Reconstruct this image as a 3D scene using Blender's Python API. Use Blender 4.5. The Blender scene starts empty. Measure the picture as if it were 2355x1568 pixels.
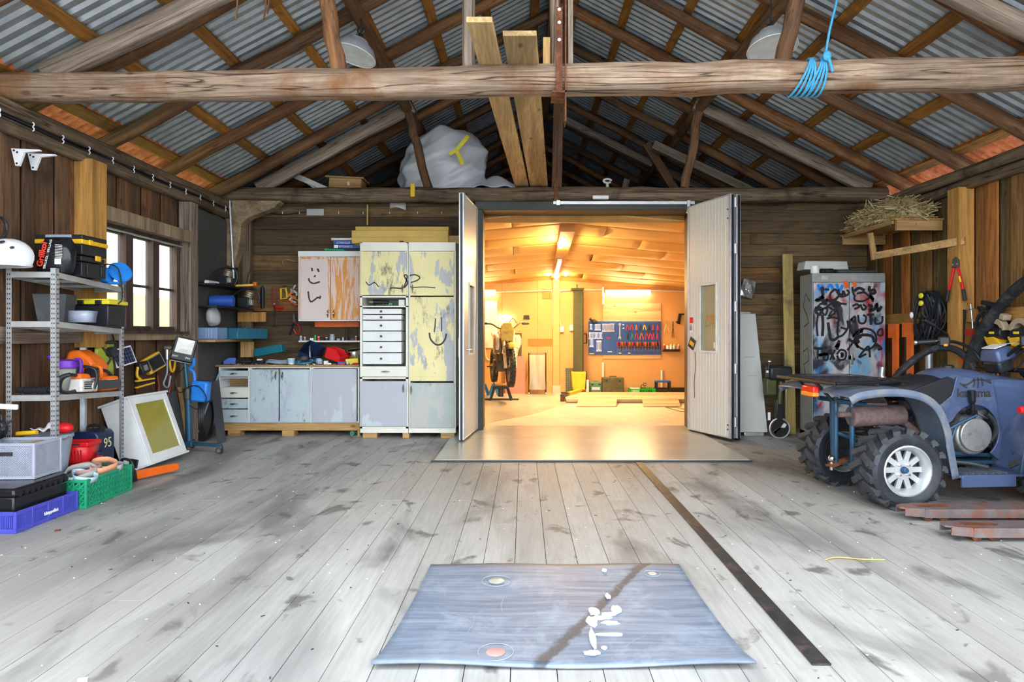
import bpy, bmesh, math, random
from mathutils import Vector, Matrix, Euler
random.seed(7)
sc = bpy.context.scene
COL = sc.collection
# ---------------------------------------------------------------- camera
F = 1500.0                       # focal length in pixels of the 2355x1568 frame
VX, VY, H = 1205.0, 771.0, 1.2   # vanishing point of the depth lines, eye height
cam_d = bpy.data.cameras.new('camera'); cam = bpy.data.objects.new('camera', cam_d); COL.objects.link(cam)
cam.location = (0, 0, H); cam.rotation_euler = (math.pi/2, 0, 0)
cam_d.sensor_width = 36.0; cam_d.lens = F/2355.0*36.0
cam_d.shift_x = -(VX-1177.5)/2355.0; cam_d.shift_y = (VY-784.0)/2355.0
cam_d.clip_start = 0.05; cam_d.clip_end = 300
sc.camera = cam
# ---------------------------------------------------------------- world: bright overcast sky
w = bpy.data.worlds.new('overcast_sky'); sc.world = w; w.use_nodes = True
wn, wl = w.node_tree.nodes, w.node_tree.links
bg = wn['Background']; bg.inputs['Strength'].default_value = 6.0
tc = wn.new('ShaderNodeTexCoord'); sx = wn.new('ShaderNodeSeparateXYZ'); rp = wn.new('ShaderNodeValToRGB')
wl.new(tc.outputs['Generated'], sx.inputs[0]); wl.new(sx.outputs['Z'], rp.inputs[0]); wl.new(rp.outputs[0], bg.inputs['Color'])
rp.color_ramp.elements[0].position = 0.0; rp.color_ramp.elements[0].color = (0.90, 0.95, 1.0, 1)
rp.color_ramp.elements[1].position = 1.0; rp.color_ramp.elements[1].color = (0.82, 0.91, 1.0, 1)
# ---------------------------------------------------------------- exposure
sc.view_settings.view_transform = 'Standard'; sc.view_settings.look = 'None'
sc.view_settings.gamma = 1.0; sc.view_settings.use_curve_mapping = False
sc.view_settings.exposure = 0.0
sc.cycles.use_denoising = True
sc.cycles.max_bounces = 6; sc.cycles.diffuse_bounces = 4; sc.cycles.glossy_bounces = 3; sc.cycles.transmission_bounces = 4; sc.cycles.transparent_max_bounces = 8
sc.cycles.use_adaptive_sampling = True; sc.cycles.adaptive_threshold = 0.1; sc.cycles.adaptive_min_samples = 16
sc.cycles.sample_clamp_indirect = 8.0
sc.cycles.caustics_reflective = False; sc.cycles.caustics_refractive = False
# ---------------------------------------------------------------- materials
def ramp(nt, pos_cols):
    r = nt.nodes.new('ShaderNodeValToRGB'); e = r.color_ramp.elements
    while len(e) < len(pos_cols): e.new(0.5)
    for el, (p, c) in zip(e, pos_cols):
        el.position = p; el.color = (c[0], c[1], c[2], 1)
    return r
def base_mat(name, rough=0.6, metal=0.0):
    m = bpy.data.materials.new(name); m.use_nodes = True
    b = m.node_tree.nodes['Principled BSDF']
    b.inputs['Roughness'].default_value = rough; b.inputs['Metallic'].default_value = metal
    return m, m.node_tree, b
def coords(nt, scale=(1, 1, 1), rnd=True):
    t = nt.nodes.new('ShaderNodeTexCoord'); mp = nt.nodes.new('ShaderNodeMapping')
    mp.inputs['Scale'].default_value = scale
    if rnd:
        oi = nt.nodes.new('ShaderNodeObjectInfo'); mu = nt.nodes.new('ShaderNodeVectorMath'); mu.operation = 'SCALE'
        cb = nt.nodes.new('ShaderNodeCombineXYZ')
        for k in range(3): nt.links.new(oi.outputs['Random'], cb.inputs[k])
        nt.links.new(cb.outputs[0], mu.inputs[0]); mu.inputs['Scale'].default_value = 41.7
        ad = nt.nodes.new('ShaderNodeVectorMath'); ad.operation = 'ADD'
        nt.links.new(t.outputs['Object'], ad.inputs[0]); nt.links.new(mu.outputs[0], ad.inputs[1])
        nt.links.new(ad.outputs[0], mp.inputs[0])
    else: nt.links.new(t.outputs['Object'], mp.inputs[0])
    return mp.outputs[0]
def noise(nt, vec, scale, detail=4, rough=0.55, dist=0.0):
    n = nt.nodes.new('ShaderNodeTexNoise'); n.inputs['Scale'].default_value = scale
    n.inputs['Detail'].default_value = detail; n.inputs['Roughness'].default_value = rough; n.inputs['Distortion'].default_value = dist
    nt.links.new(vec, n.inputs['Vector']); return n.outputs['Fac']
def mixc(nt, fac, a, b, mode='MIX'):
    m = nt.nodes.new('ShaderNodeMix'); m.data_type = 'RGBA'; m.blend_type = mode
    for s, v in ((m.inputs[0], fac), (m.inputs[6], a), (m.inputs[7], b)):
        if hasattr(v, 'default_value') or hasattr(v, 'links'): nt.links.new(v, s)
        elif isinstance(v, (int, float)): s.default_value = v
        else: s.default_value = (v[0], v[1], v[2], 1)
    return m.outputs[2]
def bump(nt, b, h, strength=0.3, dist=0.01):
    n = nt.nodes.new('ShaderNodeBump'); n.inputs['Strength'].default_value = strength; n.inputs['Distance'].default_value = dist
    nt.links.new(h, n.inputs['Height']); nt.links.new(n.outputs[0], b.inputs['Normal'])
MATS = {}
def plain(name, c, rough=0.5, metal=0.0, var=0.12, scale=9.0, dirt=None, dirt_amt=0.45, bmp=0.0):
    """painted / plastic / metal surface with slight unevenness and optional grime patches"""
    m, nt, b = base_mat(name, rough, metal); v = coords(nt); b.inputs['Specular IOR Level'].default_value = 0.38
    n = noise(nt, v, scale)
    lo = [x*(1-var) for x in c]; hi = [min(1, x*(1+var)) for x in c]
    col = ramp(nt, [(0.3, lo), (0.7, hi)]); nt.links.new(n, col.inputs[0]); out = col.outputs[0]
    if dirt is not None:
        d = noise(nt, v, scale*0.7, 6, 0.7, 0.4); r = ramp(nt, [(1-dirt_amt-0.08, (0, 0, 0)), (1-dirt_amt+0.12, (1, 1, 1))])
        nt.links.new(d, r.inputs[0]); out = mixc(nt, r.outputs[0], out, dirt)
    nt.links.new(out, b.inputs['Base Color'])
    if bmp: bump(nt, b, n, bmp)
    MATS[name] = m; return m
def wood(name, dark, light, axis=0, rough=0.8, stain=None, stain_amt=0.35, vary=0.5, fine=55, ac=None, tone=None, streak=0.55, crack=0.0):
    """weathered wood: grain stretched along AXIS, tone shifts from piece to piece"""
    m, nt, b = base_mat(name, rough); s = [1, 1, 1]; s[axis] = 0.06
    v = coords(nt, tuple(s)); n1 = noise(nt, v, fine, 6, 0.65, 0.3)
    n2 = noise(nt, v, 7, 3, 0.5, 0.8); v3 = coords(nt, (1, 1, 1))
    c1 = ramp(nt, [(0.25, dark), (0.72, light)]); nt.links.new(n1, c1.inputs[0])
    c2 = ramp(nt, [(0.3, (streak, streak*0.96, streak*0.92)), (0.62, (1.12, 1.1, 1.08))]); nt.links.new(n2, c2.inputs[0])
    out = mixc(nt, 1.0, c1.outputs[0], c2.outputs[0], 'MULTIPLY')
    oi = nt.nodes.new('ShaderNodeObjectInfo')
    if tone is not None:
        tr = ramp(nt, tone); tr.color_ramp.interpolation = 'LINEAR'; nt.links.new(oi.outputs['Random'], tr.inputs[0])
        out = mixc(nt, 1.0, out, tr.outputs[0], 'MULTIPLY')
    else:
        a = 1-vary/2; z = 1+vary/2
        tr = ramp(nt, [(0, (a, a, a)), (1, (z, z, z))]); nt.links.new(oi.outputs['Random'], tr.inputs[0])
        out = mixc(nt, 1.0, out, tr.outputs[0], 'MULTIPLY')
    kn = nt.nodes.new('ShaderNodeTexVoronoi'); kn.inputs['Scale'].default_value = 5.0
    s2 = [1, 1, 1]; s2[axis] = 0.45; kv = coords(nt, tuple(s2)); nt.links.new(kv, kn.inputs['Vector'])
    kr = ramp(nt, [(0.05, (0.35, 0.26, 0.2)), (0.11, (1, 1, 1))]); nt.links.new(kn.outputs['Distance'], kr.inputs[0])
    out = mixc(nt, 0.8, out, kr.outputs[0], 'MULTIPLY')
    if stain is not None:
        d = noise(nt, v3, 2.6, 5, 0.6, 0.5); r = ramp(nt, [(1-stain_amt-0.1, (0, 0, 0)), (1-stain_amt+0.1, (1, 1, 1))])
        nt.links.new(d, r.inputs[0]); out = mixc(nt, r.outputs[0], out, stain)
    if crack:
        s4 = [1, 1, 1]; s4[axis] = 0.03; cv = coords(nt, tuple(s4)); cn = noise(nt, cv, 16, 2, 0.4, 0.6); ab = nt.nodes.new('ShaderNodeMath'); ab.operation = 'SUBTRACT'; ab.inputs[1].default_value = 0.5; nt.links.new(cn, ab.inputs[0])
        a2 = nt.nodes.new('ShaderNodeMath'); a2.operation = 'ABSOLUTE'; nt.links.new(ab.outputs[0], a2.inputs[0]); cr_ = ramp(nt, [(0.004, (0.16, 0.11, 0.08)), (0.022, (1, 1, 1))]); nt.links.new(a2.outputs[0], cr_.inputs[0])
        out = mixc(nt, crack, out, cr_.outputs[0], 'MULTIPLY')
    nt.links.new(out, b.inputs['Base Color']); bump(nt, b, n1, 0.35, 0.006)
    MATS[name] = m; return m
def glow(name, c, strength):
    m, nt, b = base_mat(name, 0.5); b.inputs['Base Color'].default_value = (*c, 1)
    b.inputs['Emission Color'].default_value = (*c, 1); b.inputs['Emission Strength'].default_value = strength
    MATS[name] = m; return m
def clear(name, c, rough=0.05, alpha=0.3):
    """thin see-through sheet (glass pane, plastic film)"""
    m, nt, b = base_mat(name, rough); b.inputs['Base Color'].default_value = (*c, 1); b.inputs['Alpha'].default_value = alpha
    b.inputs['Specular IOR Level'].default_value = 0.6
    MATS[name] = m; return m
# ---------------------------------------------------------------- mesh builder
def RM(r):
    if r is None: return Matrix.Identity(3)
    if isinstance(r, Matrix): return r.to_3x3()
    return Euler([math.radians(a) for a in r]).to_matrix()
def frame(d):
    """rotation whose z axis points along d"""
    return Vector(d).normalized().to_track_quat('Z', 'Y').to_matrix()
class B:
    def __init__(s): s.v = []; s.f = []
    def add(s, vs, fs):
        o = len(s.v); s.v += [tuple(p) for p in vs]; s.f += [tuple(i+o for i in f) for f in fs]; return s
    def box(s, c, d, r=None, tx=1, ty=1):
        """centre c, size d, top face scaled by tx, ty"""
        R = RM(r); c = Vector(c); q = []
        for z in (-1, 1):
            kx, ky = (tx, ty) if z > 0 else (1, 1)
            for x, y in ((-1, -1), (1, -1), (1, 1), (-1, 1)):
                q.append(c+R@Vector((x*kx*d[0]/2, y*ky*d[1]/2, z*d[2]/2)))
        return s.add(q, [(3, 2, 1, 0), (4, 5, 6, 7), (0, 1, 5, 4), (1, 2, 6, 5), (2, 3, 7, 6), (3, 0, 4, 7)])
    def b2(s, a, b):
        return s.box([(a[k]+b[k])/2 for k in range(3)], [abs(b[k]-a[k]) for k in range(3)])
    def beam(s, p, q, wd, ht, up=(0, 0, 1)):
        """bar of width wd, height ht from p to q"""
        p, q = Vector(p), Vector(q); z = (q-p); L = z.length; z.normalize(); x = z.cross(Vector(up))
        if x.length < 1e-4: x = Vector((1, 0, 0))
        x.normalize(); y = x.cross(z)*-1
        R = Matrix((x, y, z)).transposed(); return s.box((p+q)/2, (wd, ht, L), R)
    def cyl(s, p, q, r0, r1=None, n=12, cap=True):
        r1 = r0 if r1 is None else r1; p, q = Vector(p), Vector(q); R = frame(q-p); vs = []
        for c, r in ((p, r0), (q, r1)):
            for i in range(n):
                a = 2*math.pi*i/n; vs.append(c+R@Vector((r*math.cos(a), r*math.sin(a), 0)))
        fs = [(i, (i+1) % n, n+(i+1) % n, n+i) for i in range(n)]
        if cap: fs += [tuple(range(n-1, -1, -1)), tuple(range(n, 2*n))]
        return s.add(vs, fs)
    def tube(s, pts, r, n=8, closed=False, cap=True):
        pts = [Vector(p) for p in pts]; m = len(pts); vs = []; ref = None
        for i in range(m):
            a = pts[(i-1) % m] if (closed or i > 0) else pts[i]; b = pts[(i+1) % m] if (closed or i < m-1) else pts[i]
            t = (b-a)
            if t.length < 1e-9: t = Vector((0, 0, 1))
            t.normalize()
            if ref is None:
                ref = t.orthogonal().normalized()
            ref = (ref-t*ref.dot(t))
            ref = t.orthogonal() if ref.length < 1e-6 else ref
            ref.normalize(); bi = t.cross(ref); rr = r[i] if isinstance(r, (list, tuple)) else r
            for k in range(n):
                an = 2*math.pi*k/n; vs.append(pts[i]+ref*(rr*math.cos(an))+bi*(rr*math.sin(an)))
        fs = []
        for i in range(m if closed else m-1):
            j = (i+1) % m
            for k in range(n): fs.append((i*n+k, i*n+(k+1) % n, j*n+(k+1) % n, j*n+k))
        if cap and not closed: fs += [tuple(range(n-1, -1, -1)), tuple(range((m-1)*n, m*n))]
        return s.add(vs, fs)
    def lathe(s, prof, c=(0, 0, 0), r=None, n=24, cap=True):
        """profile (radius, height) turned about local z"""
        R = RM(r); c = Vector(c); vs = []; m = len(prof)
        for (ra, h) in prof:
            for i in range(n):
                a = 2*math.pi*i/n; vs.append(c+R@Vector((ra*math.cos(a), ra*math.sin(a), h)))
        fs = [(j*n+i, j*n+(i+1) % n, (j+1)*n+(i+1) % n, (j+1)*n+i) for j in range(m-1) for i in range(n)]
        cap = cap and tuple(prof[0]) != tuple(prof[-1])
        if cap and prof[0][0] > 1e-6: fs.append(tuple(range(n-1, -1, -1)))
        if cap and prof[-1][0] > 1e-6: fs.append(tuple(range((m-1)*n, m*n)))
        return s.add(vs, fs)
    def ell(s, c, d, r=None, n=16, m=10):
        R = RM(r); c = Vector(c); vs = [c+R@Vector((0, 0, -d[2]))]
        for j in range(1, m):
            t = math.pi*j/m-math.pi/2
            for i in range(n):
                a = 2*math.pi*i/n; vs.append(c+R@Vector((d[0]*math.cos(t)*math.cos(a), d[1]*math.cos(t)*math.sin(a), d[2]*math.sin(t))))
        vs.append(c+R@Vector((0, 0, d[2]))); fs = [(0, 1+(i+1) % n, 1+i) for i in range(n)]
        for j in range(m-2):
            for i in range(n): a = 1+j*n; fs.append((a+i, a+(i+1) % n, a+n+(i+1) % n, a+n+i))
        e = len(vs)-1; a = 1+(m-2)*n; fs += [(a+i, a+(i+1) % n, e) for i in range(n)]
        return s.add(vs, fs)
    def prism(s, poly, h0, h1, plane='xz', o=(0, 0, 0), r=None):
        """polygon in PLANE pushed from h0 to h1 along the third axis"""
        R = RM(r); o = Vector(o); n = len(poly); vs = []
        for h in (h0, h1):
            for a, b in poly:
                p = {'xz': (a, h, b), 'xy': (a, b, h), 'yz': (h, a, b)}[plane]; vs.append(o+R@Vector(p))
        fs = [(i, (i+1) % n, n+(i+1) % n, n+i) for i in range(n)]+[tuple(range(n-1, -1, -1)), tuple(range(n, 2*n))]
        return s.add(vs, fs)
    def loft(s, rings, cap=True, closed=True):
        n = len(rings[0]); vs = [p for r in rings for p in r]; fs = []
        for j in range(len(rings)-1):
            for i in range(n if closed else n-1): fs.append((j*n+i, j*n+(i+1) % n, (j+1)*n+(i+1) % n, (j+1)*n+i))
        if cap and closed: fs += [tuple(range(n-1, -1, -1)), tuple(range((len(rings)-1)*n, len(rings)*n))]
        return s.add(vs, fs)
    def grid(s, fn, nu, nv):
        vs = [fn(i/nu, j/nv) for j in range(nv+1) for i in range(nu+1)]; k = nu+1
        return s.add(vs, [(j*k+i, j*k+i+1, (j+1)*k+i+1, (j+1)*k+i) for j in range(nv) for i in range(nu)])
    def strip(s, pts, wd, nrm, off=0.0):
        """flat painted stroke of width wd along pts, lifted by off along nrm"""
        nrm = Vector(nrm).normalized(); pts = [Vector(p) for p in pts]; vs = []
        for i, p in enumerate(pts):
            t = (pts[min(i+1, len(pts)-1)]-pts[max(i-1, 0)]).normalized(); sd = t.cross(nrm)*(wd/2)
            vs += [p-sd+nrm*off, p+sd+nrm*off]
        return s.add(vs, [(2*i, 2*i+1, 2*i+3, 2*i+2) for i in range(len(pts)-1)])
    def mesh(s, name, smooth=35):
        me = bpy.data.meshes.new(name); me.from_pydata(s.v, [], s.f); me.update()
        bm = bmesh.new(); bm.from_mesh(me); bmesh.ops.recalc_face_normals(bm, faces=bm.faces); bm.to_mesh(me); bm.free()
        if smooth:
            me.shade_smooth(); me.set_sharp_from_angle(angle=math.radians(smooth))
        return me
def put(name, mesh, mat, parent=None, loc=(0, 0, 0), rot=None, bevel=0.0, solid=0.0, seg=2):
    o = bpy.data.objects.new(name, mesh); COL.objects.link(o)
    m = MATS[mat] if isinstance(mat, str) else mat
    if len(mesh.materials) == 0: mesh.materials.append(m)
    if parent is not None: o.parent = parent
    o.location = loc
    if rot is not None: o.rotation_euler = [math.radians(a) for a in rot]
    if solid:
        md = o.modifiers.new('thickness', 'SOLIDIFY'); md.thickness = solid; md.offset = 0
    if bevel:
        md = o.modifiers.new('bevel', 'BEVEL'); md.width = bevel; md.segments = seg; md.limit_method = 'ANGLE'; md.angle_limit = math.radians(40)
    return o
def part(name, b, mat, parent, loc=(0, 0, 0), rot=None, bevel=0.0, solid=0.0, smooth=35, label=None):
    o = put(name, b.mesh(name, smooth), mat, parent, loc, rot, bevel, solid)
    if label: o['label'] = label
    return o
def tag(o, label, cat, group=None):
    o['label'] = label; o['category'] = cat
    if group: o['group'] = group
    return o
def thing(name, label, cat, loc=(0, 0, 0), rot=None, group=None):
    o = bpy.data.objects.new(name, None); COL.objects.link(o); o.empty_display_size = 0.1
    o.location = loc
    if rot is not None: o.rotation_euler = [math.radians(a) for a in rot]
    return tag(o, label, cat, group)
def single(name, b, mat, label, cat, loc=(0, 0, 0), rot=None, bevel=0.0, solid=0.0, smooth=35, group=None):
    return tag(part(name, b, mat, None, loc, rot, bevel, solid, smooth), label, cat, group)
def struct(name, b, mat, loc=(0, 0, 0), rot=None, bevel=0.0, smooth=35):
    o = part(name, b, mat, None, loc, rot, bevel, 0, smooth); o['kind'] = 'structure'; return o
def struct_root(name, loc=(0, 0, 0)):
    o = bpy.data.objects.new(name, None); COL.objects.link(o); o.location = loc; o['kind'] = 'structure'; return o
def copy_tree(o, parent=None, loc=None, rot=None, label=None):
    c = o.copy(); COL.objects.link(c); c.parent = parent
    if loc is not None: c.location = loc
    if rot is not None: c.rotation_euler = [math.radians(a) for a in rot]
    if label: c['label'] = label
    for ch in list(o.children): copy_tree(ch, c)
    return c
def words(txt, size, depth=0.002, align='CENTER', shear=0.0, bold=0.0):
    """lettering as a mesh in the xz plane, facing -y"""
    cu = bpy.data.curves.new('lettering', 'FONT'); cu.body = txt; cu.size = size; cu.extrude = depth/2; cu.align_x = align; cu.align_y = 'CENTER'
    cu.shear = shear; cu.offset = bold; cu.resolution_u = 3
    o = bpy.data.objects.new('lettering', cu); COL.objects.link(o)
    dg = bpy.context.evaluated_depsgraph_get(); me = bpy.data.meshes.new_from_object(o.evaluated_get(dg))
    bpy.data.objects.remove(o); bpy.data.curves.remove(cu)
    me.transform(Matrix.Rotation(math.pi/2, 4, 'X')); me.materials.clear(); return me
def pt(px, py, Y):
    """world point at depth Y seen at pixel px, py"""
    return Vector(((px-VX)*Y/F, Y, H+(VY-py)*Y/F))
def R2(a): return math.radians(a)
def arc(c, r, a0, a1, n, plane='xz', rz=None):
    out = []
    for i in range(n+1):
        a = R2(a0+(a1-a0)*i/n); x, z = r*math.cos(a), (rz or r)*math.sin(a)
        out.append((c[0]+x, c[1], c[2]+z) if plane == 'xz' else ((c[0]+x, c[1]+z, c[2]) if plane == 'xy' else (c[0], c[1]+x, c[2]+z)))
    return out
def smooth_path(pts, k=6):
    """Catmull-Rom through pts"""
    P = [Vector(p) for p in pts]; P = [P[0]*2-P[1]]+P+[P[-1]*2-P[-2]]; out = []
    for i in range(1, len(P)-2):
        a, b, c, d = P[i-1:i+3]
        for j in range(k):
            t = j/k; out.append(0.5*((2*b)+(c-a)*t+(2*a-5*b+4*c-d)*t*t+(3*b-a-3*c+d)*t**3))
    out.append(P[-2]); return out
def rnd(a, b): return random.uniform(a, b)
# ---------------------------------------------------------------- the materials of the place
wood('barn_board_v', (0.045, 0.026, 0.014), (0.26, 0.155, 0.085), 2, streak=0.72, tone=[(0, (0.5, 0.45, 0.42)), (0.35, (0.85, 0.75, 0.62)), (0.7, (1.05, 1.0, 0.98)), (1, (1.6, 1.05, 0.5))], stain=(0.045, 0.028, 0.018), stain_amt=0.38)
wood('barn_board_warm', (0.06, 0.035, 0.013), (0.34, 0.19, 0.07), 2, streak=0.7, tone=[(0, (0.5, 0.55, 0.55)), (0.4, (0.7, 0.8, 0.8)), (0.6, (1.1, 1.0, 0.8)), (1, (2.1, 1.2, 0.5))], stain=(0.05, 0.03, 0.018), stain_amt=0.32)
wood('barn_board_h', (0.05, 0.034, 0.017), (0.23, 0.16, 0.08), 0, streak=0.8, fine=45, tone=[(0, (0.38, 0.34, 0.3)), (0.3, (0.8, 0.76, 0.66)), (0.75, (1.1, 1.05, 0.98)), (0.9, (1.1, 1.0, 0.85)), (1, (1.7, 0.95, 0.36))], stain=(0.04, 0.028, 0.018), stain_amt=0.36)
wood('log_grey', (0.09, 0.052, 0.03), (0.48, 0.355, 0.255), 2, fine=38, vary=0.2, crack=0.95, stain=(0.20, 0.085, 0.03), stain_amt=0.40)
wood('log_dark', (0.05, 0.034, 0.02), (0.28, 0.20, 0.12), 2, fine=38, vary=0.2, crack=0.9, stain=(0.045, 0.03, 0.018), stain_amt=0.40)
wood('rafter_wood', (0.06, 0.03, 0.015), (0.30, 0.17, 0.08), 2, fine=40, crack=0.6, tone=[(0, (0.6, 0.52, 0.45)), (0.5, (1, 0.92, 0.85)), (1, (1.3, 1.0, 0.7))], stain=(0.10, 0.036, 0.010), stain_amt=0.42)
wood('brace_grey', (0.11, 0.08, 0.06), (0.42, 0.33, 0.26), 2, fine=40, vary=0.3, crack=0.8)
wood('batten_wood', (0.15, 0.055, 0.008), (0.50, 0.22, 0.035), 2, vary=0.5, stain=(0.07, 0.035, 0.015), stain_amt=0.36)
wood('new_pine', (0.30, 0.17, 0.06), (0.62, 0.39, 0.16), 2, vary=0.2)
wood('new_pine_x', (0.30, 0.17, 0.06), (0.62, 0.39, 0.16), 0, vary=0.2)
wood('new_pine_y', (0.32, 0.20, 0.08), (0.68, 0.47, 0.22), 1, vary=0.25)
wood('orange_post', (0.32, 0.15, 0.03), (0.66, 0.35, 0.09), 2, vary=0.15)
wood('dark_frame_wood', (0.03, 0.018, 0.014), (0.12, 0.07, 0.055), 2, vary=0.2)
wood('sill_wood', (0.2, 0.14, 0.08), (0.5, 0.38, 0.24), 1, vary=0.2)
wood('plywood', (0.5, 0.36, 0.18), (0.78, 0.6, 0.36), 0, vary=0.15)
wood('pallet_wood', (0.42, 0.33, 0.2), (0.7, 0.58, 0.4), 0, vary=0.2)
def floor_wood():
    m, nt, b = base_mat('floor_wood', 0.62); v = coords(nt, (1, 0.06, 1)); n1 = noise(nt, v, 60, 6, 0.65, 0.2)
    c1 = ramp(nt, [(0.2, (0.34, 0.335, 0.315)), (0.75, (0.49, 0.485, 0.465))]); nt.links.new(n1, c1.inputs[0]); out = c1.outputs[0]
    oi = nt.nodes.new('ShaderNodeObjectInfo'); tr = ramp(nt, [(0, (0.88, 0.87, 0.86)), (1, (1.06, 1.06, 1.06))])
    nt.links.new(oi.outputs['Random'], tr.inputs[0]); out = mixc(nt, 1.0, out, tr.outputs[0], 'MULTIPLY')
    geo = nt.nodes.new('ShaderNodeNewGeometry')
    for sc_, lo, hi, colr, st in ((0.75, 0.505, 0.66, (0.15, 0.145, 0.14), (1.9, 0.5, 1)), (1.5, 0.56, 0.70, (0.12, 0.115, 0.11), (1.5, 0.6, 1)), (3.6, 0.60, 0.67, (0.10, 0.095, 0.09), (1.2, 0.8, 1)), (0.5, 0.5, 0.75, (0.24, 0.22, 0.19), (1.3, 0.6, 1)), (9.0, 0.67, 0.72, (0.09, 0.08, 0.07), (1, 1, 1))):
        mp = nt.nodes.new('ShaderNodeMapping'); mp.inputs['Scale'].default_value = st; nt.links.new(geo.outputs['Position'], mp.inputs[0])
        d = noise(nt, mp.outputs[0], sc_, 5, 0.55, 0.5); r = ramp(nt, [(lo, (0, 0, 0)), (hi, (0.8, 0.8, 0.8))]); nt.links.new(d, r.inputs[0])
        out = mixc(nt, r.outputs[0], out, colr)
    nz = nt.nodes.new('ShaderNodeTexVoronoi'); nz.inputs['Scale'].default_value = 7.0; nt.links.new(geo.outputs['Position'], nz.inputs['Vector'])
    r = ramp(nt, [(0.03, (1, 1, 1)), (0.05, (0, 0, 0))]); nt.links.new(nz.outputs['Distance'], r.inputs[0])
    out = mixc(nt, r.outputs[0], out, (0.75, 0.74, 0.72))
    nt.links.new(out, b.inputs['Base Color']); bump(nt, b, n1, 0.25, 0.004); MATS['floor_wood'] = m
floor_wood()
def roof_metal():
    m, nt, b = base_mat('roof_metal', 0.42, 0.55); v = coords(nt); n = noise(nt, v, 6, 5)
    c = ramp(nt, [(0.3, (0.30, 0.33, 0.35)), (0.7, (0.46, 0.49, 0.51))]); nt.links.new(n, c.inputs[0]); out = c.outputs[0]
    nt.links.new(out, b.inputs['Base Color']); MATS['roof_metal'] = m
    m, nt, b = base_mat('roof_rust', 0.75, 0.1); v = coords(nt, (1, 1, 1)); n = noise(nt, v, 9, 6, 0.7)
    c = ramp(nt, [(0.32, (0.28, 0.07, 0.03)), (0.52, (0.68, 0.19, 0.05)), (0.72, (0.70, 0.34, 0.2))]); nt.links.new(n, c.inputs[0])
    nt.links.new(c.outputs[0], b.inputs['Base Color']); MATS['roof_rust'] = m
roof_metal()
def chipped(name, c, chip, grime, amt=0.42, g_amt=0.3, scale=5.0):
    """old enamel paint, chipped to an undercoat and smeared with grime"""
    m, nt, b = base_mat(name, 0.5); v = coords(nt); v2 = coords(nt, (1, 1, 0.35))
    n = noise(nt, v, 3.0); c1 = ramp(nt, [(0.3, [x*0.88 for x in c]), (0.7, c)]); nt.links.new(n, c1.inputs[0]); out = c1.outputs[0]
    d = noise(nt, v2, scale, 8, 0.62, 0.25); r = ramp(nt, [(1-amt, (0, 0, 0)), (1-amt+0.02, (1, 1, 1))]); nt.links.new(d, r.inputs[0]); out = mixc(nt, r.outputs[0], out, chip)
    g = noise(nt, v2, scale*5, 8, 0.75); g2 = noise(nt, v, 2.2, 3); mu = nt.nodes.new('ShaderNodeMath'); mu.operation = 'MULTIPLY'
    nt.links.new(g, mu.inputs[0]); nt.links.new(g2, mu.inputs[1])
    r2 = ramp(nt, [(g_amt, (0, 0, 0)), (g_amt+0.09, (0.85, 0.85, 0.85))]); nt.links.new(mu.outputs[0], r2.inputs[0]); out = mixc(nt, r2.outputs[0], out, grime)
    nt.links.new(out, b.inputs['Base Color']); MATS[name] = m
chipped('enamel_blue', (0.50, 0.60, 0.64), (0.44, 0.49, 0.58), (0.11, 0.14, 0.15), 0.44, 0.315)
chipped('enamel_blue_worn', (0.53, 0.62, 0.65), (0.44, 0.46, 0.52), (0.2, 0.24, 0.26), 0.54, 0.40, 3.5)
chipped('enamel_yellow', (0.80, 0.71, 0.35), (0.42, 0.43, 0.45), (0.08, 0.08, 0.06), 0.48, 0.285)
chipped('enamel_grey', (0.42, 0.48, 0.45), (0.47, 0.46, 0.44), (0.15, 0.15, 0.13), 0.5, 0.37, 3)
chipped('enamel_cream', (0.80, 0.80, 0.70), (0.6, 0.6, 0.55), (0.3, 0.28, 0.2), 0.3, 0.4)
chipped('enamel_white', (0.78, 0.80, 0.80), (0.66, 0.66, 0.62), (0.35, 0.33, 0.28), 0.3, 0.42)
def streaky(name, c, under, amt):
    """paint brushed on in long vertical streaks"""
    m, nt, b = base_mat(name, 0.55); v = coords(nt, (1, 1, 0.12)); d = noise(nt, v, 26, 5, 0.6, 0.6)
    r = ramp(nt, [(amt-0.05, (0, 0, 0)), (amt+0.05, (1, 1, 1))]); nt.links.new(d, r.inputs[0])
    nt.links.new(mixc(nt, r.outputs[0], c, under), b.inputs['Base Color']); MATS[name] = m
streaky('orange_streaks', (0.70, 0.52, 0.45), (0.66, 0.27, 0.05), 0.5)
plain('pink_panel', (0.70, 0.60, 0.58), 0.5, 0, 0.08, 3)
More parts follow.
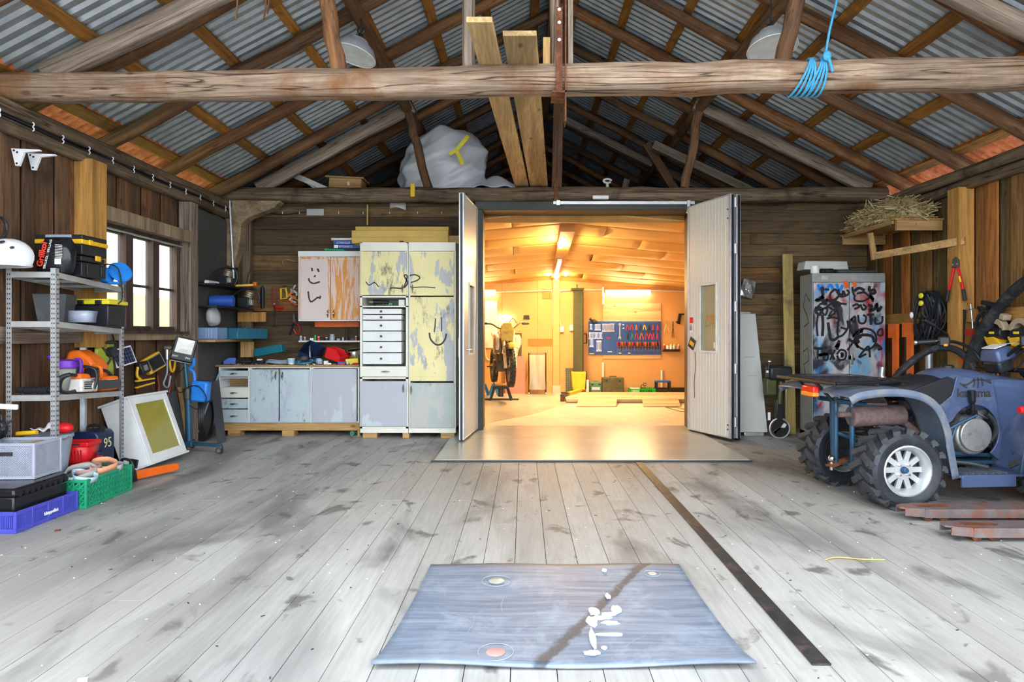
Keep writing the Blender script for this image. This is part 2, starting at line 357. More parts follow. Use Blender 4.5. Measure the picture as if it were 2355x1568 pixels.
def graffiti_doors():
    m, nt, b = base_mat('graffiti_doors', 0.4, 0.1); v = coords(nt, (1, 1, 0.6)); out = None
    c = ramp(nt, [(0.35, (0.30, 0.31, 0.33)), (0.6, (0.50, 0.52, 0.54))]); nt.links.new(noise(nt, v, 4), c.inputs[0]); out = c.outputs[0]
    for k, (s, th, colr) in enumerate(((3.2, 0.60, (0.02, 0.20, 0.52)), (4.6, 0.60, (0.42, 0.015, 0.03)), (3.7, 0.61, (0.18, 0.45, 0.68)), (5.0, 0.63, (0.03, 0.08, 0.18)), (4.2, 0.59, (0.60, 0.58, 0.60)), (6.5, 0.60, (0.02, 0.02, 0.025)))):
        mp = nt.nodes.new('ShaderNodeMapping'); mp.inputs['Location'].default_value = (k*7.3, k*3.1, k*5.7); nt.links.new(v, mp.inputs[0])
        r = ramp(nt, [(th-0.06, (0, 0, 0)), (th+0.05, (0.95, 0.95, 0.95))]); nt.links.new(noise(nt, mp.outputs[0], s, 3, 0.5, 0.5), r.inputs[0]); out = mixc(nt, r.outputs[0], out, colr)
    nt.links.new(out, b.inputs['Base Color']); MATS['graffiti_doors'] = m
graffiti_doors()
P_ = plain
P_('steel', (0.55, 0.56, 0.58), 0.32, 0.9); P_('zinc', (0.62, 0.65, 0.68), 0.38, 0.75, 0.15, 14); P_('zinc_shelf', (0.50, 0.51, 0.50), 0.45, 0.5, 0.15, 6)  # shelf boards get their own duller, less metallic zinc
P_('chrome', (0.75, 0.75, 0.77), 0.15, 1.0, 0.05); P_('aluminium', (0.56, 0.58, 0.60), 0.4, 0.6, 0.08); P_('dark_metal', (0.05, 0.055, 0.06), 0.5, 0.4); P_('iron', (0.11, 0.10, 0.09), 0.55, 0.6)
P_('rust', (0.22, 0.075, 0.03), 0.8, 0.2, 0.4, 18, (0.09, 0.035, 0.02), 0.5); P_('fork_paint', (0.17, 0.14, 0.14), 0.6, 0.2, 0.2, 12, (0.26, 0.075, 0.03), 0.46); P_('muffler_rust', (0.19, 0.125, 0.12), 0.85, 0.2, 0.25, 30)
P_('black_plastic', (0.016, 0.018, 0.022), 0.42); P_('black_gloss', (0.012, 0.013, 0.016), 0.2); P_('rubber', (0.02, 0.022, 0.027), 0.65, 0, 0.2, 10, (0.10, 0.105, 0.11), 0.42); P_('tyre_rubber', (0.022, 0.026, 0.034), 0.5, 0, 0.2, 8, (0.05, 0.055, 0.065), 0.4); P_('tread_rubber', (0.045, 0.05, 0.055), 0.75, 0, 0.25, 20)
P_('white_plastic', (0.82, 0.83, 0.85), 0.35, 0, 0.05); P_('white_paint', (0.80, 0.82, 0.82), 0.45, 0, 0.06); P_('off_white', (0.70, 0.70, 0.66), 0.5); P_('paper', (0.85, 0.85, 0.83), 0.8, 0, 0.04)
P_('yellow_plastic', (0.85, 0.48, 0.02), 0.4); P_('lemon', (0.82, 0.70, 0.04), 0.4); P_('orange_plastic', (0.88, 0.17, 0.015), 0.4); P_('orange_worn', (0.80, 0.13, 0.01), 0.5, 0, 0.12, 6, (0.45, 0.08, 0.02), 0.33); P_('red_plastic', (0.70, 0.015, 0.02), 0.35); P_('red_paint', (0.42, 0.02, 0.018), 0.4)
P_('blue_plastic', (0.03, 0.10, 0.46), 0.4); P_('bright_blue', (0.02, 0.22, 0.72), 0.38); P_('violet_blue', (0.07, 0.08, 0.50), 0.42); P_('teal', (0.01, 0.15, 0.20), 0.45); P_('teal_blue', (0.03, 0.16, 0.25), 0.4); P_('navy', (0.012, 0.024, 0.07), 0.35); P_('stand_blue', (0.03, 0.10, 0.16), 0.4, 0.3); P_('pale_blue', (0.45, 0.60, 0.75), 0.4); P_('tub_blue', (0.22, 0.33, 0.55), 0.4)
P_('crate_green', (0.015, 0.32, 0.16), 0.42); P_('lime_green', (0.02, 0.42, 0.05), 0.42); P_('olive_case', (0.11, 0.11, 0.045), 0.55, 0, 0.15, 6, (0.07, 0.06, 0.03), 0.45); P_('case_green', (0.08, 0.22, 0.13), 0.45); P_('lift_olive', (0.075, 0.08, 0.03), 0.5, 0.2); P_('lift_yellow', (0.82, 0.50, 0.02), 0.45, 0, 0.1, 8, (0.35, 0.20, 0.04), 0.3)
P_('basket_grey', (0.40, 0.43, 0.53), 0.45); P_('bucket_grey', (0.30, 0.38, 0.46), 0.45); P_('slate_sheet', (0.055, 0.06, 0.066), 0.6, 0, 0.2, 4, (0.10, 0.11, 0.12), 0.4); P_('dark_sheet', (0.075, 0.075, 0.07), 0.75, 0, 0.15, 3, (0.11, 0.10, 0.085), 0.4); P_('purple', (0.15, 0.03, 0.42), 0.4); P_('jug_grey', (0.30, 0.30, 0.26), 0.4)
P_('saw_white', (0.68, 0.67, 0.62), 0.4, 0, 0.1, 20, (0.3, 0.27, 0.22), 0.35); P_('visor_green', (0.42, 0.48, 0.05), 0.3); P_('cardboard', (0.55, 0.38, 0.10), 0.75, 0, 0.1, 4); P_('cardboard_brown', (0.42, 0.27, 0.12), 0.8); P_('cloth_orange', (0.75, 0.36, 0.2), 0.9); P_('cloth_grey', (0.42, 0.42, 0.42), 0.9); P_('cloth_white', (0.7, 0.7, 0.72), 0.9)
P_('atv_blue', (0.065, 0.095, 0.19), 0.33, 0.1, 0.15, 5, (0.16, 0.165, 0.21), 0.38); P_('reflector', (0.42, 0.42, 0.38), 0.35, 0.5); P_('atv_fender', (0.11, 0.145, 0.21), 0.42, 0, 0.15, 6, (0.24, 0.22, 0.19), 0.44); P_('frame_blue', (0.035, 0.09, 0.16), 0.4, 0.4, 0.15, 9); P_('seat_vinyl', (0.012, 0.013, 0.017), 0.55, 0, 0.2, 5, (0.10, 0.10, 0.12), 0.27); P_('engine_alloy', (0.42, 0.42, 0.41), 0.45, 0.7, 0.15, 12, (0.14, 0.13, 0.12), 0.4); P_('tail_red', (0.75, 0.03, 0.01), 0.2); P_('amber', (0.85, 0.30, 0.02), 0.2)
P_('bag_white', (0.60, 0.62, 0.66), 0.3, 0, 0.1, 3); P_('foil', (0.72, 0.73, 0.74), 0.22, 0.8, 0.1, 20); P_('rope_blue', (0.06, 0.34, 0.58), 0.7, 0, 0.2, 60); P_('lamp_enamel', (0.42, 0.44, 0.47), 0.4, 0.3, 0.1); P_('lamp_inside', (0.80, 0.83, 0.84), 0.3)
P_('mat_rubber', (0.15, 0.19, 0.27), 0.5, 0, 0.25, 6, (0.30, 0.34, 0.41), 0.44); P_('strip_steel', (0.04, 0.038, 0.04), 0.5, 0.3, 0.3, 14, (0.15, 0.10, 0.09), 0.40); P_('paint_splash', (0.88, 0.89, 0.90), 0.5); P_('rust_pink', (0.45, 0.26, 0.24), 0.7)
P_('door_panel', (0.68, 0.70, 0.66), 0.35, 0.1, 0.04, 2); P_('door_edge', (0.60, 0.64, 0.68), 0.35, 0.5); P_('frame_dark', (0.04, 0.042, 0.035), 0.45, 0.3); P_('threshold', (0.47, 0.47, 0.41), 0.28, 0.1, 0.1, 3, (0.36, 0.33, 0.25), 0.36); P_('inner_concrete', (0.60, 0.56, 0.47), 0.55, 0, 0.1, 2.5, (0.45, 0.38, 0.27), 0.36); P_('inner_wall', (0.70, 0.40, 0.15), 0.6, 0, 0.05, 1.2); P_('ceiling_board', (0.66, 0.40, 0.13), 0.7, 0, 0.1, 1.5); P_('inner_orange', (0.62, 0.20, 0.03), 0.5); P_('beam_inner', (0.50, 0.24, 0.06), 0.7, 0, 0.15, 5)
P_('hay', (0.35, 0.26, 0.11), 0.9, 0, 0.35, 40, (0.55, 0.46, 0.26), 0.45); P_('hay_pale', (0.58, 0.47, 0.26), 0.9, 0, 0.3, 40); P_('black_paint', (0.012, 0.012, 0.016), 0.5); P_('brown_paint', (0.055, 0.025, 0.02), 0.5); P_('chalk_yellow', (0.75, 0.70, 0.35), 0.7); P_('locker_grey', (0.36, 0.37, 0.35), 0.45, 0.2, 0.1, 4, (0.22, 0.22, 0.21), 0.35); P_('red_letters', (0.85, 0.06, 0.03), 0.5); P_('print_black', (0.03, 0.03, 0.03), 0.6); P_('print_navy', (0.03, 0.06, 0.2), 0.5)
P_('panel_grey', (0.55, 0.57, 0.54), 0.5, 0, 0.04, 3); P_('scooter_black', (0.02, 0.021, 0.02), 0.35); P_('peg_blue', (0.03, 0.10, 0.42), 0.45, 0, 0.08, 5); P_('pink_board', (0.62, 0.24, 0.20), 0.6, 0, 0.1, 4, (0.45, 0.15, 0.12), 0.3); P_('bike_olive', (0.36, 0.30, 0.06), 0.5, 0, 0.15, 12, (0.14, 0.11, 0.04), 0.4); P_('bike_white', (0.72, 0.66, 0.5), 0.45, 0, 0.2, 20, (0.16, 0.10, 0.05), 0.42); P_('green_plate', (0.14, 0.14, 0.07), 0.5); P_('sand_saw', (0.42, 0.33, 0.22), 0.5); P_('grass', (0.22, 0.36, 0.08), 0.9, 0, 0.3, 2); P_('gravel', (0.42, 0.42, 0.41), 0.9, 0, 0.2, 3); P_('copper', (0.4, 0.12, 0.05), 0.4, 0.6); P_('brass', (0.55, 0.43, 0.2), 0.35, 0.7)
clear('window_glass', (0.9, 0.95, 1.0), 0.04, 0.10); clear('amber_glass', (0.40, 0.36, 0.06), 0.12, 0.9); clear('door_glass', (0.55, 0.5, 0.3), 0.1, 0.55); clear('clear_box', (0.6, 0.68, 0.85), 0.2, 0.45); clear('film', (0.85, 0.82, 0.8), 0.15, 0.42); clear('bag_film', (0.8, 0.82, 0.84), 0.2, 0.45)
glow('tube_light', (1.0, 0.90, 0.72), 26.0); glow('bulb_light', (1.0, 0.93, 0.8), 30.0); glow('led_face', (0.9, 0.92, 0.8), 0.0)

def worn_mat():
    """rubber mat: cross streaks, scuffs and one dark oily band running diagonally"""
    m, nt, b = base_mat('mat_rubber', 0.5); v = coords(nt, (0.12, 1.6, 1), False); v1 = coords(nt, (1, 1, 1), False)
    c = ramp(nt, [(0.3, (0.105, 0.135, 0.19)), (0.72, (0.25, 0.30, 0.38))]); nt.links.new(noise(nt, v, 22, 6, 0.6, 0.2), c.inputs[0]); out = c.outputs[0]
    r = ramp(nt, [(0.5, (0, 0, 0)), (0.75, (0.7, 0.7, 0.7))]); nt.links.new(noise(nt, v1, 5, 7, 0.7, 0.4), r.inputs[0]); out = mixc(nt, r.outputs[0], out, (0.34, 0.40, 0.48))
    dp = nt.nodes.new('ShaderNodeVectorMath'); dp.operation = 'DOT_PRODUCT'; dp.inputs[1].default_value = (0.877, -0.481, 0); nt.links.new(v1, dp.inputs[0])
    n2 = nt.nodes.new('ShaderNodeMath'); n2.operation = 'MULTIPLY_ADD'; n2.inputs[1].default_value = 0.09; nt.links.new(noise(nt, v1, 9, 5, 0.6), n2.inputs[0]); nt.links.new(dp.outputs['Value'], n2.inputs[2])
    band = ramp(nt, [(0.0, (0, 0, 0)), (0.30, (0, 0, 0)), (0.40, (0.85, 0.85, 0.85)), (0.56, (0.9, 0.9, 0.9)), (0.62, (0, 0, 0))]); mp = nt.nodes.new('ShaderNodeMapRange'); mp.inputs[1].default_value = -1.173+0.045; mp.inputs[2].default_value = -0.973+0.045; nt.links.new(n2.outputs[0], mp.inputs[0]); nt.links.new(mp.outputs[0], band.inputs[0])
    out = mixc(nt, band.outputs[0], out, (0.055, 0.06, 0.075))
    nt.links.new(out, b.inputs['Base Color']); MATS['mat_rubber'] = m
worn_mat()
# ================================================================ THE SETTING
XL, XR, YF, YB = -3.7, 4.42, 1.95, 8.4      # inner faces of the side walls, open front, back wall
DX0, DX1, DZ = -0.60, 2.11, 2.76            # doorway in the back wall
XM, PITCH, ZE = 0.36, 0.53, 3.0             # ridge position, roof pitch, rafter height at the walls
def stick(name, p, q, mat, parent=None, w=0.1, h=None, jit=0.0, w2=None, seg=7, n=12, sq=2.0, up=(0, 0, 1)):
    """timber from p to q, grain along it; h None: round log of diameter w, else w x h bar"""
    p, q = Vector(p), Vector(q); z = q-p; L = z.length; z.normalize(); b = B()
    x = z.cross(Vector(up)); x = Vector((1, 0, 0)) if x.length < 1e-4 else x.normalized(); y = z.cross(x)
    if h is not None and not jit: b.box((0, 0, L/2), (w, h, L))
    else:
        rings = []; w2 = w if w2 is None else w2
        for j in range(seg+1):
            t = j/seg; k = (w+(w2-w)*t)/w; ox, oy = rnd(-jit, jit)*0.5, rnd(-jit, jit)*0.5; ring = []
            if j in (0, seg): ox = oy = 0
            for i in range(n):
                a = 2*math.pi*i/n; ca, sa = math.cos(a), math.sin(a)
                rr = (abs(ca)**sq+abs(sa)**sq)**(-1/sq)*(1+rnd(-jit, jit)*0.8)
                ring.append((ox+ca*rr*w/2*k, oy+sa*rr*(h or w)/2*k, t*L))
            rings.append(ring)
        b.loft(rings)
    o = put(name, b.mesh(name, 50), mat, parent); R = Matrix((x, y, z)).transposed().to_4x4(); R.translation = p
    if parent is not None and parent.location.length > 0: R.translation = p-parent.location
    o.matrix_basis = R
    return o
# ---- outside ground and the green bank beyond the window
g = B().b2((-30, -25, -0.4), (30, 1.93, -0.12)); g.b2((-30, 1.93, -0.4), (-3.9, 40, -0.12)); g.b2((4.6, 1.93, -0.4), (30, 40, -0.12)); struct('ground', g, 'gravel')
struct('ground_bank', B().prism([(-30, -0.1), (-30, 5.5), (-12, 2.0), (-7.0, 0.5), (-5.2, -0.1)], -2, 30, 'xz'), 'grass')
# ---- plank floor
fl = struct('floor', B().b2((XL-0.1, YF, -0.12), (XR+0.1, YB+0.1, -0.034)), 'dark_frame_wood')
plank_mesh = {}
def plank(L, wd, th, mat, ax='y'):
    k = (round(L, 2), round(wd, 3), th, mat, ax)
    if k not in plank_mesh:
        d = {'y': (wd, L, th), 'x': (L, th, wd), 'z': (th, wd, L)}[ax]
        me = B().box((0, 0, 0), d).mesh('plank', 0); me.materials.append(MATS[mat]); plank_mesh[k] = me
    return plank_mesh[k]
x = XL; PW = 0.166
while x < XR-0.01:
    wd = min(PW, XR-x); y = YF; first = random.choice([1.0, 1.6, 2.2, 2.8])
    cuts = [YF, YF+first, YF+first+random.choice([2.6, 3.0, 3.4]), YB]
    for a, b_ in zip(cuts[:-1], cuts[1:]):
        if b_-a > 0.3:
            o = put('plank', plank(b_-a-0.003, wd-0.0032, 0.034, 'floor_wood'), 'floor_wood', fl, (x+wd/2, (a+b_)/2, -0.017+rnd(-0.0012, 0.0008)))
    x += PW
# ---- left wall with the window hole, boards one by one
WY0, WY1, WZ0, WZ1 = 5.60, 7.02, 1.24, 2.20
wlb = B(); wlb.b2((XL-0.09, YF, -0.13), (XL-0.045, WY0, 2.82)); wlb.b2((XL-0.09, WY1, -0.13), (XL-0.045, YB+0.1, 2.82)); wlb.b2((XL-0.09, WY0, -0.13), (XL-0.045, WY1, WZ0)); wlb.b2((XL-0.09, WY0, WZ1), (XL-0.045, WY1, 2.82))
wall_l = struct('wall_left', wlb, 'dark_frame_wood')
def vboards(root, x0, ya, yb, za, zb, mat, sgn):
    y = ya; k = 0
    while y < yb-0.02:
        wd = min(rnd(0.15, 0.21), yb-y); off = 0.012 if k % 2 else 0.036
        me = plank(zb-za, round((wd-0.016)/0.01)*0.01 if wd > 0.05 else wd-0.012, 0.024, mat, 'z')
        put('board', me, mat, root, (x0+sgn*(-0.045+off), y+wd/2, (za+zb)/2)); y += wd; k += 1
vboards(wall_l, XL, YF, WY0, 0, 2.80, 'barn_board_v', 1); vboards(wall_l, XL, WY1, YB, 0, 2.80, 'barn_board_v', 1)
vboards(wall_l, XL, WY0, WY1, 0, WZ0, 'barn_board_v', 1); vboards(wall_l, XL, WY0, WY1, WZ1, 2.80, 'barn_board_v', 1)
wall_r = struct('wall_right', B().b2((XR+0.045, YF, -0.13), (XR+0.09, YB+0.1, 2.82)), 'dark_frame_wood')
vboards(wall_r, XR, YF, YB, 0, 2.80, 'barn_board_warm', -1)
# ---- back wall: horizontal boards round the doorway
wbb = B(); wbb.b2((XL-0.1, YB+0.03, -0.13), (DX0, YB+0.09, 3.02)); wbb.b2((DX1, YB+0.03, -0.13), (XR+0.1, YB+0.09, 3.02)); wbb.b2((DX0, YB+0.03, DZ), (DX1, YB+0.09, 3.02))
wall_b = struct('wall_back', wbb, 'dark_frame_wood')
for xa, xb, zs in ((XL, DX0, 0.0), (DX1, XR, 0.0), (DX0, DX1, DZ)):
    z = zs
    while z < 2.98:
        hh = min(rnd(0.125, 0.20), 3.0-z)
        if hh > 0.02:
            cuts = [xa, xb] if random.random() < 0.5 or xb-xa < 2 else [xa, rnd(xa+0.8, xb-0.8), xb]
            for a, b_ in zip(cuts[:-1], cuts[1:]):
                put('board', plank(b_-a-0.004, round(hh-0.005, 3), 0.026, 'barn_board_h', 'x'), 'barn_board_h', wall_b, ((a+b_)/2, YB+0.012+rnd(-0.007, 0.007), z+hh/2))
        z += hh
# ---- roof: rafters, battens and corrugated sheets on each side
def zroof(x): return ZE+PITCH*((x-XL) if x < XM else (XR-x))
SL = math.sqrt(1+PITCH*PITCH); up_off = 0.065*SL
sheet_me = {}
def sheet(x0, x1, sgn, mat):
    k = (round(x0, 3), round(x1, 3), mat)
    if k not in sheet_me:
        b = B(); nw, pitch = 9, 0.104; pr = [(0, -1), (0.30, -1), (0.5, 1), (0.80, 1)]; uv = [(i+a, h_) for i in range(nw) for a, h_ in pr]+[(nw, -1)]; nu = len(uv)-1
        b.grid(lambda u, v: (x0+(x1-x0)*v, (uv[round(u*nu)][0]-nw/2)*pitch, 0.013*uv[round(u*nu)][1]+zroof(x0+(x1-x0)*v)+up_off+0.05), nu, 2)
        me = b.mesh('corrugated_sheet', 15); me.materials.append(MATS[mat]); sheet_me[k] = me
    return sheet_me[k]
for side in (0, 1):
    root = struct_root('roof_left' if side == 0 else 'roof_right'); xw = XL if side == 0 else XR; s = -1 if side == 0 else 1
    y = YF-0.2; k = 0
    while y < 16.2:
        x_mid = (xw+XM)/2
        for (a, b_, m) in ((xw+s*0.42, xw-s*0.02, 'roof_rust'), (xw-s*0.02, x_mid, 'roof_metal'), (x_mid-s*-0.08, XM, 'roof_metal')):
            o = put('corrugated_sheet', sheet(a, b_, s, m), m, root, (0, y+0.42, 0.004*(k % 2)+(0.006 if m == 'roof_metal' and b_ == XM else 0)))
        y += 0.832; k += 1
    ys = [2.0, 2.9, 3.95, 4.98, 5.93, 6.98, 7.98, 9.0, 10.0, 11.0, 12.0, 13.0, 14.0, 15.0, 16.0] if side == 0 else [2.0, 2.9, 3.85, 4.8, 5.77, 6.73, 7.69, 8.65, 9.6, 10.6, 11.6, 12.6, 13.6, 14.6, 15.8]
    for yy in ys:
        stick('rafter', (xw+s*0.3, yy, zroof(xw)-PITCH*0.3), (XM, yy, zroof(XM)), 'rafter_wood', root, rnd(0.125, 0.15), jit=0.035, w2=rnd(0.10, 0.12), n=10, sq=2.6)
    k = 0; xb = xw+s*0.02
    while (XM-xb)*s < -0.1:
        z = zroof(xb) if abs(xb-xw) > 0.05 else ZE-PITCH*0.02; zb = z+up_off+0.018
        ya = YF-0.2
        for yb in (2.9, 5.45 if k % 2 else 4.9, 8.9, 12.4, 16.4):
            stick('batten', (xb, ya, zb+rnd(-0.004, 0.004)), (xb, yb-0.01, zb+rnd(-0.004, 0.004)), 'batten_wood', root, rnd(0.088, 0.115), 0.026, up=(-s*PITCH*-1, 0, 1)); ya = yb
        xb -= s*0.55; k += 1
    # wall plate and ledger
    xi = xw-s*0.03
    stick('wall_plate', (xi, YF, 2.815), (xi, 16.2, 2.815), 'log_dark', root, 0.12, 0.11, jit=0.02, seg=16, sq=4)
    stick('ledger', (xi, YF, 2.69), (xi, YB, 2.69), 'log_dark', root, 0.10, 0.10, jit=0.02, seg=12, sq=5)
stick('ridge_beam', (XM, YF, zroof(XM)-0.02), (XM, 16.2, zroof(XM)-0.02), 'rafter_wood', bpy.data.objects['roof_left'], 0.12, 0.16)
struct('wall_gable', B().prism([(XL-0.5, 2.9), (XR+0.5, 2.9), (XM, 5.35)], 16.2, 16.26, 'xz'), 'dark_frame_wood')
wd_ = B().b2((XL-0.1, 8.5, 0), (XL-0.04, 16.2, 3.045)); wd_.b2((XR+0.04, 8.5, 0), (XR+0.1, 16.2, 3.045)); struct('wall_outer', wd_, 'dark_frame_wood')
# ---- trusses: tie beam, principal rafters, leaning struts, king post
def truss(Y, zc, w0, w1, h0, h1, mat, zl, zr, sl, sr, kp_w):
    root = struct_root('roof_truss')
    stick('tie_beam', (XL-0.12, Y, zl), (XR+0.12, Y, zr), mat, root, w0, h0, jit=0.022, w2=w1, seg=30, n=14, sq=3.2)
    for (xa, za, xb, zb) in sl: stick('principal_rafter', (xa, Y+0.02, za), (xb, Y+0.02, zb), 'brace_grey', root, 0.12, 0.15, jit=0.012, sq=6)
    for (xa, za, xb, zb) in sr: stick('strut', (xa, Y, za), (xb, Y, zb), 'rafter_wood', root, 0.105, 0.11, jit=0.03, sq=3)
    return root
tr1 = truss(4.65, 2.98, 0.19, 0.225, 0.19, 0.225, 'log_grey', 2.955, 3.075, ((-3.42, 3.06, -1.3, 4.06), (4.10, 3.16, 2.2, 4.06)), ((-1.32, 3.05, -1.47, 3.99), (1.84, 3.13, 2.05, 3.99)), 0.12)
stick('king_post', (0.225, 4.67, 3.08), (0.225, 4.67, 5.0), 'log_grey', tr1, 0.075, 0.13, jit=0.01, sq=6)
stick('king_post', (0.33, 4.67, 3.08), (0.33, 4.67, 5.0), 'brace_grey', tr1, 0.035, 0.10)
stick('side_post', (-0.40, 4.75, 3.08), (-0.42, 4.75, 4.9), 'brace_grey', tr1, 0.12, 0.09, jit=0.008, sq=6)
for p in (tr1,):
    sb = B().box((0.245, 4.535, 3.19), (0.045, 0.012, 0.58)); sb.box((0.29, 4.60, 3.14), (0.010, 0.14, 0.9)); sb.box((0.245, 4.64, 2.895), (0.10, 0.22, 0.012)); part('iron_strap', sb, 'rust', p)
    nb = B()
    for z in (3.46, 3.37, 3.25): nb.cyl((0.245, 4.53, z), (0.245, 4.522, z), 0.012, n=8)
    part('bolt_heads', nb, 'steel', p)
tr2 = truss(8.2, 2.97, 0.185, 0.185, 0.185, 0.185, 'log_dark', 2.965, 2.965, ((-3.35, 3.05, -1.40, 4.08), (4.35, 3.05, 2.15, 4.12)), ((-1.2, 3.05, -1.45, 3.99), (2.02, 3.05, 2.20, 4.0)), 0.12)
stick('king_post', (0.41, 8.2, 3.03), (0.45, 8.2, 5.0), 'rafter_wood', tr2, 0.12, 0.12)
part('iron_strap', B().box((0.40, 8.095, 2.99), (0.05, 0.012, 0.26)), 'rust', tr2)
part('yellow_sleeve', B().box((-1.38, 8.09, 3.0), (0.06, 0.03, 0.17)), 'lift_yellow', tr2, bevel=0.01)
for xp, nm in ((-1.47, 'roof_left'), (2.20, 'roof_right')): stick('purlin', (xp, 3.9, 4.04), (xp+0.02, 16.0, 4.06), 'rafter_wood', bpy.data.objects[nm], 0.125, jit=0.03, seg=14, n=10)
# pale attic rafters seen over the beam
for (xa, za, xb, zb, Y) in ((4.3, 3.05, 0.5, 4.95, 11.1), (3.9, 3.05, 1.9, 4.0, 9.6)): stick('principal_rafter', (xa, Y, za), (xb, Y, zb), 'brace_grey', tr2, 0.10, 0.12)
stick('strut', (2.5, 9.9, 3.05), (1.85, 9.9, 4.1), 'rafter_wood', tr2, 0.10, 0.12)
stick('strut', (1.55, 11.1, 3.05), (1.75, 11.1, 3.85), 'brace_grey', tr2, 0.09, 0.10)
struct('ceiling_attic', B().b2((XL, 8.3, 2.90), (XR, 16.2, 3.0)), 'dark_frame_wood')
# ---- posts and rails on the side walls
stick('post', (XL+0.06, 5.48, 1.10), (XL+0.06, 5.48, 2.66), 'orange_post', wall_l, 0.15, 0.19)
stick('post', (XL+0.05, 7.10, 0.0), (XL+0.05, 7.10, 2.64), 'brace_grey', wall_l, 0.13, 0.15)
stick('post', (XR-0.07, 6.50, 0.0), (XR-0.07, 6.50, 2.66), 'orange_post', wall_r, 0.15, 0.17)
stick('rail', (XR-0.045, YF, 1.39), (XR-0.045, YB, 1.39), 'orange_post', wall_r, 0.06, 0.12)
stick('rail', (XL+0.035, YF, 1.20), (XL+0.035, 5.38, 1.20), 'brace_grey', wall_l, 0.05, 0.12)
stick('rail', (XL+0.035, 5.58, 1.19), (XL+0.035, 7.03, 1.19), 'sill_wood', wall_l, 0.07, 0.07)
stick('rail', (XL+0.055, 5.57, 2.26), (XL+0.055, 7.16, 2.26), 'sill_wood', wall_l, 0.11, 0.12)
part('dark_panel', B().b2((XL+0.012, 7.18, 0), (XL+0.03, YB-0.02, 2.62)), 'dark_sheet', wall_l)
stick('post', (XL+0.16, YB-0.12, 0), (XL+0.16, YB-0.12, 2.87), 'log_dark', wall_b, 0.17, 0.12, jit=0.01, sq=6)
stick('post', (4.05, YB-0.09, 0), (4.05, YB-0.09, 1.98), 'barn_board_v', wall_b, 0.20, 0.06)
# ---- window in the left wall: three casements of two panes
win = struct('window_1', B().b2((XL-0.09, WY0, WZ0-0.06), (XL+0.03, WY1, WZ0)).b2((XL-0.09, WY0, WZ1), (XL+0.0, WY1, WZ1+0.05)).b2((XL-0.09, WY0, WZ0), (XL, WY0+0.05, WZ1)).b2((XL-0.09, WY1-0.05, WZ0), (XL, WY1, WZ1)), 'dark_frame_wood')
cw = (WY1-WY0-0.1)/3
for i in range(3):
    a = WY0+0.05+i*cw; b_ = a+cw
    fb = B().b2((XL-0.06, a, WZ0), (XL+0.02, a+0.055, WZ1)).b2((XL-0.06, b_-0.055, WZ0), (XL+0.02, b_, WZ1)).b2((XL-0.058, a+0.055, WZ0), (XL-0.01, b_-0.055, WZ0+0.05)).b2((XL-0.058, a+0.055, WZ1-0.07), (XL-0.01, b_-0.055, WZ1)).b2((XL-0.05, a+0.055, 1.665), (XL-0.02, b_-0.055, 1.69))
    part('casement_frame', fb, 'dark_frame_wood', win)
    for z0, z1 in ((WZ0+0.05, 1.665), (1.69, WZ1-0.07)): part('window_pane', B().b2((XL-0.038, a+0.055, z0), (XL-0.034, b_-0.055, z1)), 'window_glass', win)
part('curtain_rail', B().b2((XL+0.02, WY0+0.05, WZ1-0.06), (XL+0.035, WY1-0.03, WZ1-0.045)), 'aluminium', win)
part('window_sill', B().b2((XL-0.03, WY0, WZ0-0.025), (XL+0.10, WY1, WZ0)), 'dark_frame_wood', win)
